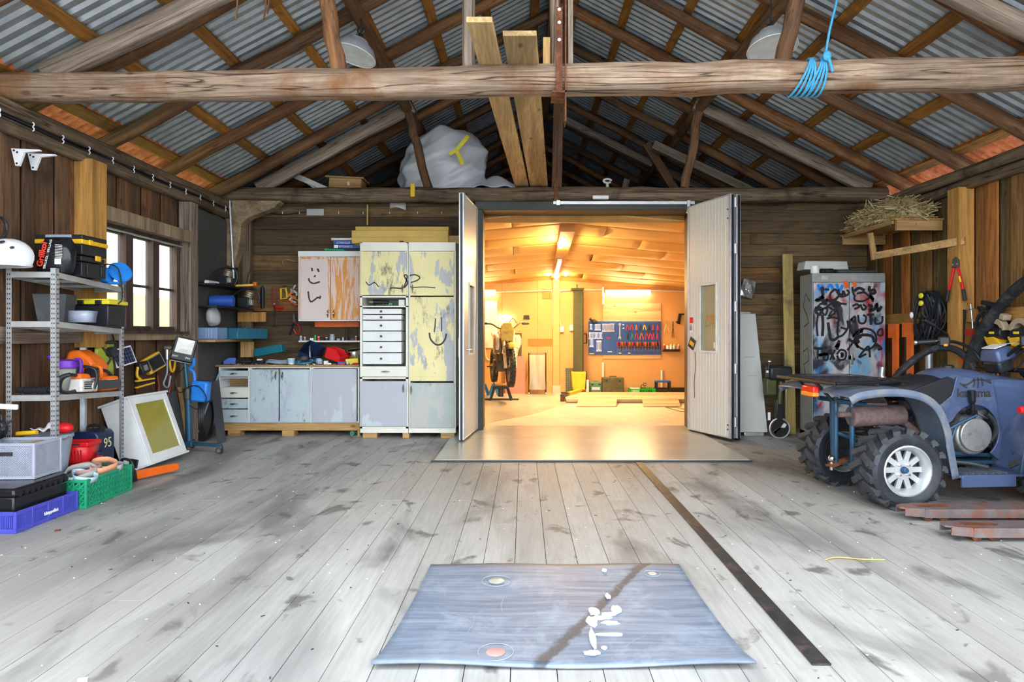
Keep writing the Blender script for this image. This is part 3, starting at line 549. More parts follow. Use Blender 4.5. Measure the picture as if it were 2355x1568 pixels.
# ================================================================ DOORWAY AND DOORS
dr = struct('door_1', B().b2((DX0-0.01, 8.12, 0), (DX0+0.09, 8.5, DZ+0.02)).b2((DX1-0.02, 8.12, 0), (DX1+0.09, 8.5, DZ+0.02)).b2((DX0-0.01, 8.12, DZ), (DX1+0.09, 8.5, DZ+0.11)), 'frame_dark', bevel=0.006)
def leaf(name, hinge, free, hgt, flip, win=None, parent=dr, mat='door_panel'):
    """ribbed insulated door leaf: local x from hinge to free edge, ribs on both faces"""
    d = Vector(free)-Vector(hinge); W = d.length; ang = math.degrees(math.atan2(d.y, d.x)); th = 0.05; b = B()
    o = put(name, B().mesh('leaf'), mat, parent, (hinge[0], hinge[1], 0.02), (0, 0, ang))
    def ribbed(x0, x1, z0, z1):
        n = max(2, int((x1-x0)/0.05)); poly = []
        for i in range(n):
            a = x0+(x1-x0)*i/n; c = x0+(x1-x0)*(i+1)/n; poly += [(a+0.004, -th/2), (c-0.004, -th/2), (c, -th/2+0.003)]
        back = [(p[0], -p[1]) for p in reversed(poly)]
        b.prism(poly+back, z0, z1, 'xy')
    if win:
        a, c, z0, z1 = win; ribbed(0.02, a, 0.03, hgt-0.02); ribbed(c, W-0.02, 0.03, hgt-0.02); ribbed(a, c, 0.03, z0); ribbed(a, c, z1, hgt-0.02)
    else: ribbed(0.02, W-0.02, 0.03, hgt-0.02)
    me = b.mesh('leaf_panel', 20); me.materials.append(MATS[mat]); o.data = me
    e = B().b2((W-0.02, -0.03, 0.02), (W+0.012, 0.03, hgt)).b2((-0.012, -0.03, 0.02), (0.02, 0.03, hgt)).b2((0, -0.03, hgt-0.02), (W, 0.03, hgt)).b2((0, -0.028, 0.02), (W, 0.028, 0.035))
    part('edge_trim', e, 'door_edge', o, bevel=0.003)
    part('rubber_seal', B().b2((W+0.012, -0.012, 0.0), (W+0.022, 0.012, hgt-0.01)).b2((0, -0.01, -0.005), (W, 0.01, 0.02)), 'black_plastic', o)
    if win:
        f = B()
        for (p, q) in (((a-0.03, z0-0.03), (c+0.03, z0)), ((a-0.03, z1), (c+0.03, z1+0.03)), ((a-0.03, z0), (a, z1)), ((c, z0), (c+0.03, z1))): f.b2((p[0], -0.034, p[1]), (q[0], 0.034, q[1]))
        part('window_frame', f, 'off_white', o, bevel=0.004); part('window_pane', B().b2((a, -0.004, z0), (c, 0.004, z1)), 'door_glass', o)
    return o, W, ang
lf, W1, a1 = leaf('door_leaf', (-0.60, 8.10), (-0.69, 7.23), 2.76, 1, (0.25, 0.55, 0.97, 1.76))
part('door_handle', B().cyl((W1-0.07, 0.03, 1.02), (W1-0.07, 0.075, 1.02), 0.012).cyl((W1-0.07, 0.075, 1.02), (W1-0.19, 0.075, 1.02), 0.010), 'chrome', lf, bevel=0.002)
part('door_lock', B().b2((W1-0.09, -0.045, 0.93), (W1-0.05, -0.03, 1.15)).cyl((W1+0.01, 0, 1.3), (W1+0.016, 0, 1.3), 0.012), 'steel', lf)
rf, W2, a2 = leaf('door_leaf', (2.05, 8.06), (2.335, 7.33), 2.77, 1, (0.25, 0.53, 1.0, 1.77))
n2 = Vector((math.cos(R2(a2+90)), math.sin(R2(a2+90))))*0.085
rf2, W3, a3 = leaf('door_leaf', (2.05+n2.x, 8.06+n2.y), (2.335+n2.x, 7.33+n2.y), 2.77, 1)
hb = B()
for z in (0.15, 0.75, 1.45, 2.1, 2.62): hb.cyl((W2+0.015, 0.043, z), (W2+0.015, 0.043, z+0.11), 0.016)
part('hinge', hb, 'steel', rf)
sb = B()
for z in (0.12, 0.17, 2.5, 2.6): sb.cyl((W2-0.03, -0.03, z), (W2-0.03, -0.035, z), 0.01, n=8)
part('screw_heads', sb, 'iron', rf)
s_ = part('warning_sticker', B().b2((0.035, -0.029, 1.33), (0.10, -0.027, 1.40)), 'red_plastic', rf)
part('sticker_print', B().b2((0.035, -0.029, 1.22), (0.10, -0.027, 1.32)), 'paper', rf)
for xx in (0.05, 0.08): part('sticker_figure', B().b2((xx-0.006, -0.031, 1.24), (xx+0.006, -0.029, 1.30)).cyl((xx, -0.031, 1.31), (xx, -0.029, 1.31), 0.006, n=8), 'print_black', rf)
put('pane_lettering', words('H5', 0.13, 0.001, shear=0.3, bold=0.003), 'beam_inner', rf, (0.39, -0.006, 1.37)); part('pane_emblem', B().strip([(0.32, -0.006, 1.28), (0.40, -0.006, 1.30), (0.48, -0.006, 1.34)], 0.015, (0, -1, 0)), 'beam_inner', rf)
part('taped_note', B().box((0.085, -0.031, 1.08), (0.12, 0.004, 0.13), (0, 28, 0)), 'print_black', rf)
part('note_print', B().box((0.085, -0.034, 1.08), (0.09, 0.002, 0.05), (0, 28, 0)), 'lift_yellow', rf)
part('pane_sticker', B().b2((0.47, -0.007, 1.03), (0.52, -0.005, 1.10)), 'paper', rf)
part('rust_streak', B().strip([(0.14, -0.0275, 0.98), (0.15, -0.0275, 0.8), (0.125, -0.0275, 0.6), (0.135, -0.0275, 0.42)], 0.012, (0, -1, 0)), 'rust', rf)
cl = B().b2((0.36, 8.085, 2.825), (2.12, 8.12, 2.865)); part('closer_rail', cl, 'aluminium', dr, bevel=0.004)
part('closer_bracket', B().b2((0.40, 8.07, 2.81), (0.45, 8.12, 2.875)).b2((2.02, 8.07, 2.72), (2.06, 8.12, 2.875)), 'steel', dr, bevel=0.004)
part('sensor_box', B().b2((0.85, 8.05, 2.885), (1.05, 8.12, 2.93)), 'white_plastic', dr, bevel=0.01)
# threshold plate
th = struct('trim_threshold', B().b2((-0.846, 6.19, 0.0), (2.145, 8.12, 0.022)).b2((DX0, 8.12, 0), (DX1, 8.52, 0.022)), 'threshold', bevel=0.003)
part('plate_edge', B().b2((-0.88, 6.165, 0.0), (2.16, 6.19, 0.016)), 'dark_metal', th)
# ================================================================ INNER WORKSHOP
IX0, IX1, IY = -2.6, 4.2, 13.4
struct('floor_workshop', B().b2((IX0, YB+0.05, -0.1), (IX1, IY+0.1, 0.018)), 'inner_concrete')
part('worn_floor_patch', B().prism([(-0.55, 8.7), (0.1, 9.7), (0.75, 11.3), (0.6, 13.3), (-2.4, 13.3), (-2.4, 8.7)], 0.018, 0.0205, 'xy'), 'threshold', bpy.data.objects['floor_workshop'])
wf = struct('wall_workshop_back', B().b2((IX0, IY, 0), (IX1, IY+0.1, 2.9)), 'inner_wall')
struct('wall_workshop_left', B().b2((IX0-0.1, YB+0.09, 0), (IX0, IY+0.1, 2.9)), 'inner_wall'); struct('wall_workshop_right', B().b2((IX1, YB+0.09, 0), (IX1+0.1, IY+0.1, 2.9)), 'inner_wall')
wi = B(); wi.b2((IX0, YB+0.1, 0), (DX0, YB+0.14, 2.9)); wi.b2((DX1, YB+0.1, 0), (IX1, YB+0.14, 2.9)); struct('wall_workshop_front', wi, 'inner_wall')
for x in (-0.45, 0.28, 1.62): part('seam', B().b2((x-0.004, IY-0.004, 0), (x+0.004, IY, 2.5)), 'beam_inner', wf)
part('baseboard', B().b2((2.2, IY-0.02, 0.018), (IX1, IY, 0.13)), 'frame_dark', wf)
def zc(x, y): return 2.83-0.085*(y-8.5)-0.085*abs(x-0.58)
cr = struct('ceiling_workshop', B().b2((IX0-0.05, YB+0.1, 2.86), (IX1+0.05, IY+0.05, 2.9)), 'beam_inner')
y = YB+0.12; row = 0
while y < IY-0.02:
    dy = min(0.61, IY-y); x = IX0+(0.0, -1.1, -0.5)[row % 3]
    while x < IX1:
        a, c = max(x, IX0), min(x+2.43, IX1)
        if c-a > 0.1:
            sag = rnd(0.012, 0.035); ph = rnd(0, 6); lift = rnd(-0.006, 0.004)
            b = B().grid(lambda u, v: (a+(c-a)*u, y+dy*v, zc(a+(c-a)*u, y+dy*v)+lift-sag*math.sin(math.pi*v)*(0.7+0.5*math.sin(5*u+ph))-0.012*math.sin(13*u+ph)*math.sin(math.pi*v)), 20, 8)
            part('ceiling_panel', b, 'ceiling_board', cr, solid=0.006, smooth=80)
        x += 2.435
    y += dy+0.004; row += 1
b = B(); b.loft([[(0.50, 8.95, zc(.58, 8.95)+0.0), (0.70, 8.95, zc(.58, 8.95)), (0.70, 8.95, zc(.58, 8.95)-0.17), (0.50, 8.95, zc(.58, 8.95)-0.17)], [(0.56, 13.4, zc(.58, 13.4)), (0.72, 13.4, zc(.58, 13.4)), (0.72, 13.4, zc(.58, 13.4)-0.08), (0.56, 13.4, zc(.58, 13.4)-0.08)]])
part('ridge_beam', b, 'beam_inner', cr)
part('header_board', B().b2((DX0, 8.56, 2.68), (IX1, 8.6, 2.86)), 'beam_inner', cr)
part('corner_batten', B().beam((IX0, 13.35, zc(IX0, 13.35)-0.03), (0.58, 13.35, zc(.58, 13.35)-0.03), 0.05, 0.07).beam((IX1, 13.35, zc(IX1, 13.35)-0.03), (0.58, 13.35, zc(.58, 13.35)-0.03), 0.05, 0.07), 'beam_inner', cr)
pst = part('post', B().b2((0.59, 13.25, 0.0), (0.72, 13.4, 2.36)), 'inner_wall', wf, bevel=0.005); part('post_foot', B().b2((0.58, 13.24, 0.018), (0.74, 13.4, 0.18)), 'inner_concrete', wf)
part('plywood_panel', B().b2((1.62, 13.375, 0.72), (2.81, 13.4, 1.86)), 'plywood', wf); part('colour_band', B().b2((0.08, 13.39, 0.98), (0.58, 13.402, 1.13)), 'inner_orange', wf); part('small_hatch', B().b2((0.38, 13.385, 1.95), (0.58, 13.4, 2.15)), 'beam_inner', wf)
# lamps of the workshop, each with its own light
def lamp_light(name, loc, size, energy, rot=(0, 0, 0), sy=None, parent=None):
    l = bpy.data.lights.new(name, 'AREA'); l.energy = energy; l.color = (1.0, 0.66, 0.27); l.shape = 'RECTANGLE'; l.size = size; l.size_y = sy or size
    o = bpy.data.objects.new(name, l); COL.objects.link(o); o.location = loc; o.rotation_euler = [R2(a) for a in rot]; o.parent = parent
    return o
def tube_fixture(label, x0, x1, y, z, e, ax='x'):
    t = thing('tube_lamp', label, 'lamp', ((x0+x1)/2, y, z)); L = x1-x0
    part('lamp_housing', B().box((0, 0.03, 0.01), (L, 0.06, 0.07)), 'white_plastic', t, bevel=0.008)
    part('lamp_tube', B().cyl((-L/2+0.02, -0.025, -0.03), (L/2-0.02, -0.025, -0.03), 0.026), 'tube_light', t)
    lamp_light('lamp_light', (0, -0.07, -0.05), L, e, (-52, 0, 0), 0.06, t); return t
tube_fixture('glowing white tube lamp above the blue tool board', 1.66, 2.60, 13.33, 2.09, 52)
tube_fixture('glowing white tube lamp beside the left edge of the doorway', -1.5, -0.57, 13.33, 2.09, 32)
t = thing('tube_lamp', 'long white tube lamp fixed under the workshop ridge beam', 'lamp', (0.60, 11.7, zc(.6, 11.7)-0.16)); part('lamp_housing', B().box((0, 0, 0.0), (0.07, 1.5, 0.04), (-4.9, 0, 0)), 'white_plastic', t); part('lamp_tube', B().cyl((0, -0.73, 0.035), (0, 0.73, -0.09), 0.022), 'tube_light', t)
lamp_light('lamp_light', (0, 0, -0.08), 0.08, 150, (0, 0, 0), 1.5, t)
for (lab, px, py, Y, e) in (('bright bulb lamp hung nearest under the ridge beam', 1289, 560, 9.9, 85), ('left bulb of the far lamp cluster under the ridge', 1262, 626, 13.0, 10), ('right bulb of the far lamp cluster under the ridge', 1301, 626, 13.0, 10), ('lowest middle bulb of the far lamp cluster', 1280, 634, 12.9, 10)):
    p = pt(px, py, Y); t = thing('bulb_lamp', lab, 'lamp', p); part('bulb', B().ell((0, 0, 0), (0.045, 0.045, 0.075)), 'bulb_light', t); part('lamp_socket', B().cyl((0, 0, 0.06), (0, 0, 0.16), 0.03), 'white_plastic', t)
    l = bpy.data.lights.new('bulb_glow', 'POINT'); l.energy = e; l.color = (1.0, 0.66, 0.27); l.shadow_soft_size = 0.06; o = bpy.data.objects.new('bulb_glow', l); COL.objects.link(o); o.parent = t; o.location = (0, -0.02, -0.11)
t = thing('neon_sign', 'small glowing neon sign with a heart on the orange wall', 'sign', pt(1164, 738, 13.36)); hp = [(0.01*13*math.sin(a)**3*0.55, 0, 0.01*0.55*(13*math.cos(a)-5*math.cos(2*a)-2*math.cos(3*a))+0.06) for a in [2*math.pi*i/20 for i in range(20)]]
part('heart_tube', B().tube([(x-0.07, 0, z) for x, _, z in hp], 0.008, 6, True), 'tube_light', t); part('letter_tube', B().tube([(0.02, 0, 0.02), (0.05, 0, 0.10), (0.08, 0, 0.03), (0.12, 0, 0.10)], 0.009, 6).tube([(-0.12, 0, -0.08), (0.12, 0, -0.08)], 0.016, 8), 'tube_light', t); part('sign_wire', B().tube([(0, 0.01, -0.1), (-0.02, 0.01, -0.3), (0, 0.01, -0.5)], 0.004, 5), 'white_plastic', t)
single('white_board', B().b2((-1.2, 13.36, 0.94), (-0.55, 13.395, 1.90)), 'white_paint', 'tall white board on the wall left of the neon sign', 'board', bevel=0.004)
# ================================================================ HELPERS FOR THINGS BUILT IN PLACE
def wpart(name, b, mat, parent, bevel=0.0, solid=0.0, smooth=35, label=None):
    return part(name, b, mat, parent, tuple(-c for c in parent.location), None, bevel, solid, smooth, label)
def clip_line(x, z, dx, dz, w, h):
    ts = []
    for (o, d, hi) in ((x, dx, w), (z, dz, h)):
        if abs(d) < 1e-9: continue
        a, c = (0-o)/d, (hi-o)/d; ts.append((min(a, c), max(a, c)))
    return max(t[0] for t in ts), min(t[1] for t in ts)
def wall_lattice(b, p, q, z0, z1, style, th=0.008, bar=0.006, step=0.03):
    """openwork crate side from p to q between heights z0 and z1"""
    p, q = Vector((*p, 0)), Vector((*q, 0)); L = (q-p).length; u = (q-p)/L; h = z1-z0
    def bars(x0, zz0, x1, zz1, t=bar, thk=th):
        b.beam(p+u*x0+Vector((0, 0, z0+zz0)), p+u*x1+Vector((0, 0, z0+zz1)), thk, t, up=u.cross(Vector((0, 0, 1))).cross(Vector((x1-x0)*u+Vector((0, 0, zz1-zz0)))) if False else (0, 0, 1)) if abs(x1-x0) > 1e-5 else b.box(p+u*x0+Vector((0, 0, z0+(zz0+zz1)/2)), (t, thk, abs(zz1-zz0)), Matrix((u, u.cross(Vector((0, 0, 1)))*-1, Vector((0, 0, 1)))).transposed())
    if style == 'slots':
        n = max(3, int(L/step))
        for i in range(n+1): bars(L*i/n, 0, L*i/n, h)
    elif style == 'diamond':
        k = -h
        while k < L:
            for dx, x in ((1, k), (-1, k+h)):
                t0, t1 = clip_line(x, 0, dx, 1, L, h)
                if t1-t0 > 0.01: bars(x+dx*t0, t0, x+dx*t1, t1)
            k += step
    elif style == 'grid':
        n = max(2, int(L/step)); m = max(2, int(h/step))
        for i in range(n+1): bars(L*i/n, 0, L*i/n, h)
        for j in range(m+1): bars(0, h*j/m, L, h*j/m)
        for i in range(n):
            for j in range(m): bars(L*i/n, h*j/m, L*(i+1)/n, h*(j+1)/m, bar*1.6, th*0.7)
def crate(name, label, cat, loc, rz, w, d, h, mat, style, rim=0.018, bar=0.005, step=0.03, taper=0.0, posts=True, floor=True, cells=1):
    t = thing(name, label, cat, loc, (0, 0, rz)); c = [(-w/2, -d/2), (w/2, -d/2), (w/2, d/2), (-w/2, d/2)]; fr = B(); lt = B()
    for i in range(4):
        p, q = c[i], c[(i+1) % 4]
        for z in (rim/2, h-rim/2): fr.beam((*p, z), (*q, z), 0.012, rim)
        if posts:
            for k in range(cells): a = k/cells; fr.box((p[0]+(q[0]-p[0])*a, p[1]+(q[1]-p[1])*a, h/2), (0.016, 0.016, h))
        wall_lattice(lt, p, q, rim, h-rim, style, 0.007, bar, step)
    if floor: fr.box((0, 0, 0.006), (w-0.01, d-0.01, 0.008))
    part('crate_frame', fr, mat, t, bevel=0.002); part('crate_lattice', lt, mat, t, smooth=0)
    return t
# ================================================================ LEFT WALL
# white bicycle-style helmet hung on the wall, with its strap roll
hp = Vector((-3.50, 4.42, 1.75)); t = thing('helmet', 'white sports helmet hanging on the left board wall', 'helmet', hp)
b = B(); rings = []
for j in range(9):
    a = R2(-30+120*j/8); r = math.cos(a); rings.append([((r*0.145+0.012*math.sin(3*th_))*math.cos(th_), (r*0.11)*math.sin(th_), 0.125*math.sin(a)) for th_ in [2*math.pi*i/20 for i in range(20)]])
b.loft(rings); part('shell', b, 'white_plastic', t, rot=(0, -8, 12), loc=(0, 0, -0.02))
for (x, z, w_) in ((-0.06, 0.0, 0.06), (0.03, 0.035, 0.05), (-0.01, -0.03, 0.045), (0.09, 0.0, 0.03)): part('vent', B().ell((0, 0, 0), (w_/2, 0.012, 0.008), n=10, m=6), 'dark_metal', t, loc=(x, -0.095+abs(x)*0.22, z+0.035), rot=(0, -14, 0))
part('rim_edge', B().tube([(0.142*math.cos(a), 0.108*math.sin(a), -0.075) for a in [2*math.pi*i/24 for i in range(24)]], 0.010, 6, True), 'white_plastic', t)
t = thing('strap_roll', 'rolled brown strap hanging on a nail above the helmet', 'strap', (-3.56, 4.42, 1.925))
for k in range(3): part('strap_loop', B().tube([(0.055*math.cos(a)*(1-k*0.2), 0.012*k, 0.075*math.sin(a)*(1-k*0.15)) for a in [2*math.pi*i/16 for i in range(16)]], 0.012, 6, True), 'rust' if k else 'black_plastic', t)
part('nail', B().cyl((-0.05, 0, 0.06), (0.12, 0, 0.06), 0.004, n=6), 'iron', t)
for i, (px, py, lab) in enumerate(((28, 342, 'upper white shelf bracket screwed high on the board wall'), (68, 353, 'lower white shelf bracket right next to the upper one'))):
    Y = 4.69+0.155*i; t = thing('shelf_bracket', lab, 'bracket', (-3.68, Y, pt(px, py, Y).z))
    poly = [(0, 0), (0.205, -0.008), (0.205, -0.018), (0.09, -0.03), (0.055, -0.125), (0.03, -0.125)]
    part('bracket_plate', B().prism(poly, -0.012, 0.012, 'xz'), 'white_plastic', t, bevel=0.002)
    for (x, z) in ((0.022, -0.015), (0.045, -0.028), (0.042, -0.108)): part('screw', B().cyl((x, -0.014, z), (x, -0.011, z), 0.008, n=8), 'print_black', t)
# cable with white clips along the plate
t = thing('wall_cable', 'black cable with white clips along the left wall plate', 'cable', (XL+0.06, 4.3, 2.755)); b = B(); b.tube([(0.0, y*0.25, 0.008*math.sin(y*1.7)) for y in range(17)], 0.007, 6).tube([(0.012, y*0.25, -0.02+0.006*math.sin(y*1.3)) for y in range(17)], 0.006, 6); part('cable_run', b, 'black_plastic', t)
me = B().tube(arc((0, 0, 0), 0.014, -80, 80, 6, 'xz'), 0.0045, 6).mesh('cable_clip')
for k in range(13):
    for dz in (0.0, -0.035): put('cable_clip', me, 'white_plastic', t, (0.014, 0.2+k*0.31, dz))
# ---------------------------------------------------------------- steel shelving unit
su = thing('steel_shelving', 'galvanised steel shelving unit standing against the left wall', 'shelf unit', (-3.265, 4.55, 0), (0, 0, 4.5)); SD, SLn = 0.33, 0.89
for (px_, py_, sx_, sy_) in ((0, 0, -1, 1), (-SD, 0, 1, 1), (0, SLn, -1, -1), (-SD, SLn, 1, -1)):
    z1 = 1.67-0.045*(py_/SLn)
    o = part('upright', B().b2((px_, py_, 0), (px_+sx_*0.037, py_+sy_*0.002, z1)).b2((px_, py_, 0), (px_+sx_*0.002, py_+sy_*0.037, z1)), 'zinc', su)
    hl = B(); z = 0.06
    while z < z1-0.03:
        for s_ in (0.012, 0.026): hl.box((px_+sx_*s_, py_-0.0012*sy_, z), (0.006, 0.001, 0.012)); hl.box((px_-0.0012*sx_, py_+sy_*s_, z), (0.001, 0.006, 0.012))
        z += 0.034
    part('slot_holes', hl, 'dark_metal', o)['kind'] = 'stuff'
for z0 in (1.645, 1.30, 0.785, 0.20):
    sl = 0.047; b = B(); tl = math.degrees(math.atan2(-sl, SLn)); mk = lambda dx, dy, dz, s: b.box((dx, dy, z0-sl*dy/SLn+dz), s, (tl, 0, 0))
    mk(-SD/2, SLn/2, -0.003, (SD-0.004, SLn-0.004, 0.003)); mk(-SD/2, 0.004, -0.022, (SD, 0.003, 0.04)); mk(-SD/2, SLn-0.004, -0.022, (SD, 0.003, 0.04)); mk(-0.004, SLn/2, -0.022, (0.003, SLn, 0.04)); mk(-SD+0.004, SLn/2, -0.022, (0.003, SLn, 0.04))
    for k in (0.33, 0.66): mk(-SD/2, SLn*k, -0.03, (SD-0.01, 0.02, 0.02))
    part('shelf_board', b, 'zinc_shelf', su)
# tool tower on the top shelf
t = thing('toolbox_tower', 'black and yellow stacked toolbox tower on the top shelf', 'toolbox', (-3.41, 4.925, 1.635)); w_, d_ = 0.345, 0.29
for (z0, z1, m, k, nm) in ((0, 0.105, 'black_plastic', 0.97, 'lower_box'), (0.112, 0.152, 'black_plastic', 0.93, 'waist'), (0.158, 0.235, 'black_plastic', 0.99, 'upper_box'), (0.237, 0.272, 'yellow_plastic', 1.03, 'yellow_lid'), (0.273, 0.305, 'black_plastic', 1.0, 'top_cover')): part(nm, B().box((0, 0, (z0+z1)/2), (w_*k, d_*k, z1-z0)), m, t, bevel=0.008)
part('grey_handle', B().box((-0.0, -0.147, 0.29), (0.19, 0.012, 0.026)), 'bucket_grey', t, bevel=0.004)
for (x, y, z, sx_, sy_) in ((0.175, 0.03, 0.145, 0.012, 0.06), (0.18, -0.06, 0.255, 0.012, 0.04)): part('latch', B().box((x, y, z), (sx_, sy_, 0.04)), 'yellow_plastic', t, bevel=0.004)
for y in (-0.08, 0.08): part('moulded_rib', B().box((0.172, y, 0.05), (0.012, 0.03, 0.08)), 'black_plastic', t, bevel=0.004)
# charcoal bag
t = thing('charcoal_bag', 'black charcoal bag with red and white lettering on the top shelf', 'bag', (-3.33, 4.66, 1.645)); b = B(); rings = []
for j in range(9):
    z = j/8; k = 0.75+0.28*math.sin(math.pi*min(1, z*1.05))**0.7; fl_ = 1-0.85*max(0, (z-0.75)/0.25)
    rings.append([(0.122*k*math.cos(a)*(1+0.06*math.sin(5*a+j)), 0.075*k*fl_*math.sin(a)*(1+0.08*math.sin(4*a+2*j)), 0.255*z) for a in [2*math.pi*i/22 for i in range(22)]])
b.loft(rings); part('bag_body', b, 'black_gloss', t, smooth=70)
put('lettering', words('Grillkol', 0.058, 0.003, bold=0.002), 'red_letters', t, (-0.055, -0.079, 0.125), (0, -78, 0)); put('lettering', words('GRILLKOL / GRILLING', 0.022, 0.003), 'paper', t, (-0.015, -0.080, 0.125), (0, -76, 0))
for k in range(9): put('small_print', B().box((0, 0, 0), (0.05, 0.003, 0.004)).mesh('line', 0) if k == 0 else bpy.data.meshes['line'], 'off_white', t, (0.06, -0.077, 0.19-0.011*k), (0, 5, 0))
part('barcode', B().box((0.055, -0.077, 0.075), (0.045, 0.003, 0.04)), 'paper', t)
# blue twin drum heater with cable
t = thing('blue_heater', 'bright blue round-headed work light with black cable on top shelf', 'work light', (-3.29, 5.27, 1.61)); part('drum', B().cyl((-0.08, -0.06, 0.07), (-0.01, -0.06, 0.07), 0.062, n=20), 'bright_blue', t, bevel=0.012)
part('round_head', B().lathe([(0.0, 0), (0.05, 0.002), (0.085, 0.02), (0.09, 0.035), (0.08, 0.05), (0.0, 0.055)], (0.015, 0.0, 0.085), (0, 62, -35)), 'bright_blue', t); part('neck', B().cyl((-0.02, -0.04, 0.07), (0.03, 0.0, 0.09), 0.035, n=14), 'bright_blue', t); part('foot', B().box((0, -0.02, 0.01), (0.12, 0.1, 0.02)), 'bright_blue', t, bevel=0.005)
part('cable', B().tube(smooth_path([(-0.06, -0.12, 0.1), (0.0, -0.13, 0.15), (0.07, -0.1, 0.12), (0.085, -0.08, 0.0), (0.085, -0.07, -0.12), (0.06, -0.08, -0.16)]), 0.006, 6), 'black_plastic', t)
# second shelf
single('rubber_tub', B().loft([[(x*k, y*k, z) for x, y in ((-0.1, -0.08), (0.1, -0.08), (0.1, 0.08), (-0.1, 0.08))] for k, z in ((0.85, 0), (1.1, 0.20), (1.02, 0.20), (0.8, 0.01))], cap=False).box((0, 0, 0.005), (0.17, 0.14, 0.008)), 'slate_sheet', 'dark slate-coloured tapered tub on the second shelf', 'tub', (-3.45, 4.80, 1.30), (0, 0, 12), bevel=0.004)
t = thing('clear_box', 'small clear plastic box with odds and ends on second shelf', 'box', (-3.30, 4.86, 1.297)); b = B(); a_, c_ = (0.075, 0.05), (0.085, 0.06)
b.loft([[(x*p[0], y*p[1], z) for x, y in ((-1, -1), (1, -1), (1, 1), (-1, 1))] for p, z in ((a_, 0.0), (c_, 0.085))], cap=False); part('box_walls', b, 'clear_box', t, solid=0.003); part('box_bottom', B().box((0, 0, 0.003), (0.15, 0.1, 0.004)), 'clear_box', t)
for k in range(7): part('oddment', B().box((rnd(-0.05, 0.05), rnd(-0.025, 0.025), 0.02+0.006*k), (rnd(0.03, 0.06), 0.02, 0.014), (rnd(-20, 20), rnd(-20, 20), rnd(0, 180))), ['print_black', 'steel', 'red_paint', 'slate_sheet'][k % 4], t)
t = thing('storage_tote', 'black storage tote with yellow lid on the second shelf', 'storage box', (-3.39, 5.215, 1.27)); part('tote_body', B().box((0, 0, 0.085), (0.27, 0.22, 0.17), None, 1.06, 1.06), 'black_plastic', t, bevel=0.012); part('tote_lid', B().box((0, 0, 0.188), (0.30, 0.25, 0.03)).box((0, 0, 0.21), (0.26, 0.20, 0.014)), 'lemon', t, bevel=0.006)
for x in (-0.07, 0.07): part('lid_clip', B().box((x, -0.128, 0.188), (0.05, 0.012, 0.035)), 'black_plastic', t, bevel=0.003)
# third shelf: chainsaws, jug, orange case
def chainsaw(name, label, loc, rot, body, bar_len, covered=None, top='orange_plastic'):
    """local x runs along the guide bar"""
    t = thing(name, label, 'chainsaw', loc, rot); part('engine_body', B().box((0, 0, 0.06), (0.19, 0.11, 0.10), None, 0.9, 0.8), body, t, bevel=0.014); part('top_cover', B().box((-0.03, 0, 0.125), (0.13, 0.085, 0.04), None, 0.8, 0.7), top, t, bevel=0.012)
    vb = B()
    for i in range(6):
        for j in range(4): vb.box((-0.065+0.016*i, -0.0565, 0.035+0.016*j), (0.010, 0.003, 0.009))
    part('vent_slots', vb, 'print_black', t); part('front_handle', B().tube(smooth_path([(0.03, -0.06, 0.03), (0.04, -0.075, 0.12), (0.03, -0.05, 0.185), (0.02, 0.05, 0.185), (0.02, 0.065, 0.06)]), 0.011, 8), 'black_plastic', t); part('rear_handle', B().tube(smooth_path([(-0.07, 0, 0.13), (-0.16, 0, 0.135), (-0.235, 0, 0.10), (-0.24, 0, 0.03), (-0.17, 0, 0.01), (-0.08, 0, 0.02)]), 0.013, 8), 'black_plastic', t)
    part('hand_guard', B().box((0.085, 0, 0.15), (0.012, 0.11, 0.07), (0, 12, 0)), 'black_plastic', t, bevel=0.004)
    pl = [(0.07, 0.02), (0.07+bar_len, 0.03)]+[(0.07+bar_len+0.035*math.sin(a), 0.062-0.032*math.cos(a)) for a in [R2(20*i) for i in range(1, 9)]]+[(0.07+bar_len, 0.094), (0.07, 0.09)]
    part('bar_cover' if covered else 'guide_bar', B().prism(pl, -0.035 if covered else -0.02, 0.0 if covered else -0.012, 'xz'), covered or 'steel', t, bevel=0.004); part('clutch_cover', B().cyl((0.04, -0.055, 0.05), (0.04, -0.062, 0.05), 0.032, n=16), body, t, bevel=0.003)
    return t
cs = chainsaw('chainsaw', 'white and orange chainsaw with dark bar cover on third shelf', (-3.285, 4.86, 0.77), (0, 3, 90), 'saw_white', 0.30, 'slate_sheet'); put('lettering', words('STIHL', 0.026, 0.002, shear=0.2), 'print_black', cs, (0.03, -0.0575, 0.095))
t = thing('leaf_blower_tube', 'black ribbed blower nozzle lying at the left end of third shelf', 'nozzle', (-3.42, 4.60, 0.813)); b = B().cyl((-0.15, 0, 0), (0.07, 0, 0), 0.022, 0.026, 14); part('tube', b, 'black_plastic', t)
for k in range(6): part('rib', B().cyl((-0.1+0.03*k, 0, 0), (-0.095+0.03*k, 0, 0), 0.0275, n=14), 'black_plastic', t)
part('grip', B().tube(smooth_path([(0.07, 0, 0.0), (0.12, 0, 0.03), (0.15, 0.01, 0.09), (0.2, 0.03, 0.11)]), 0.016, 8), 'black_plastic', t)
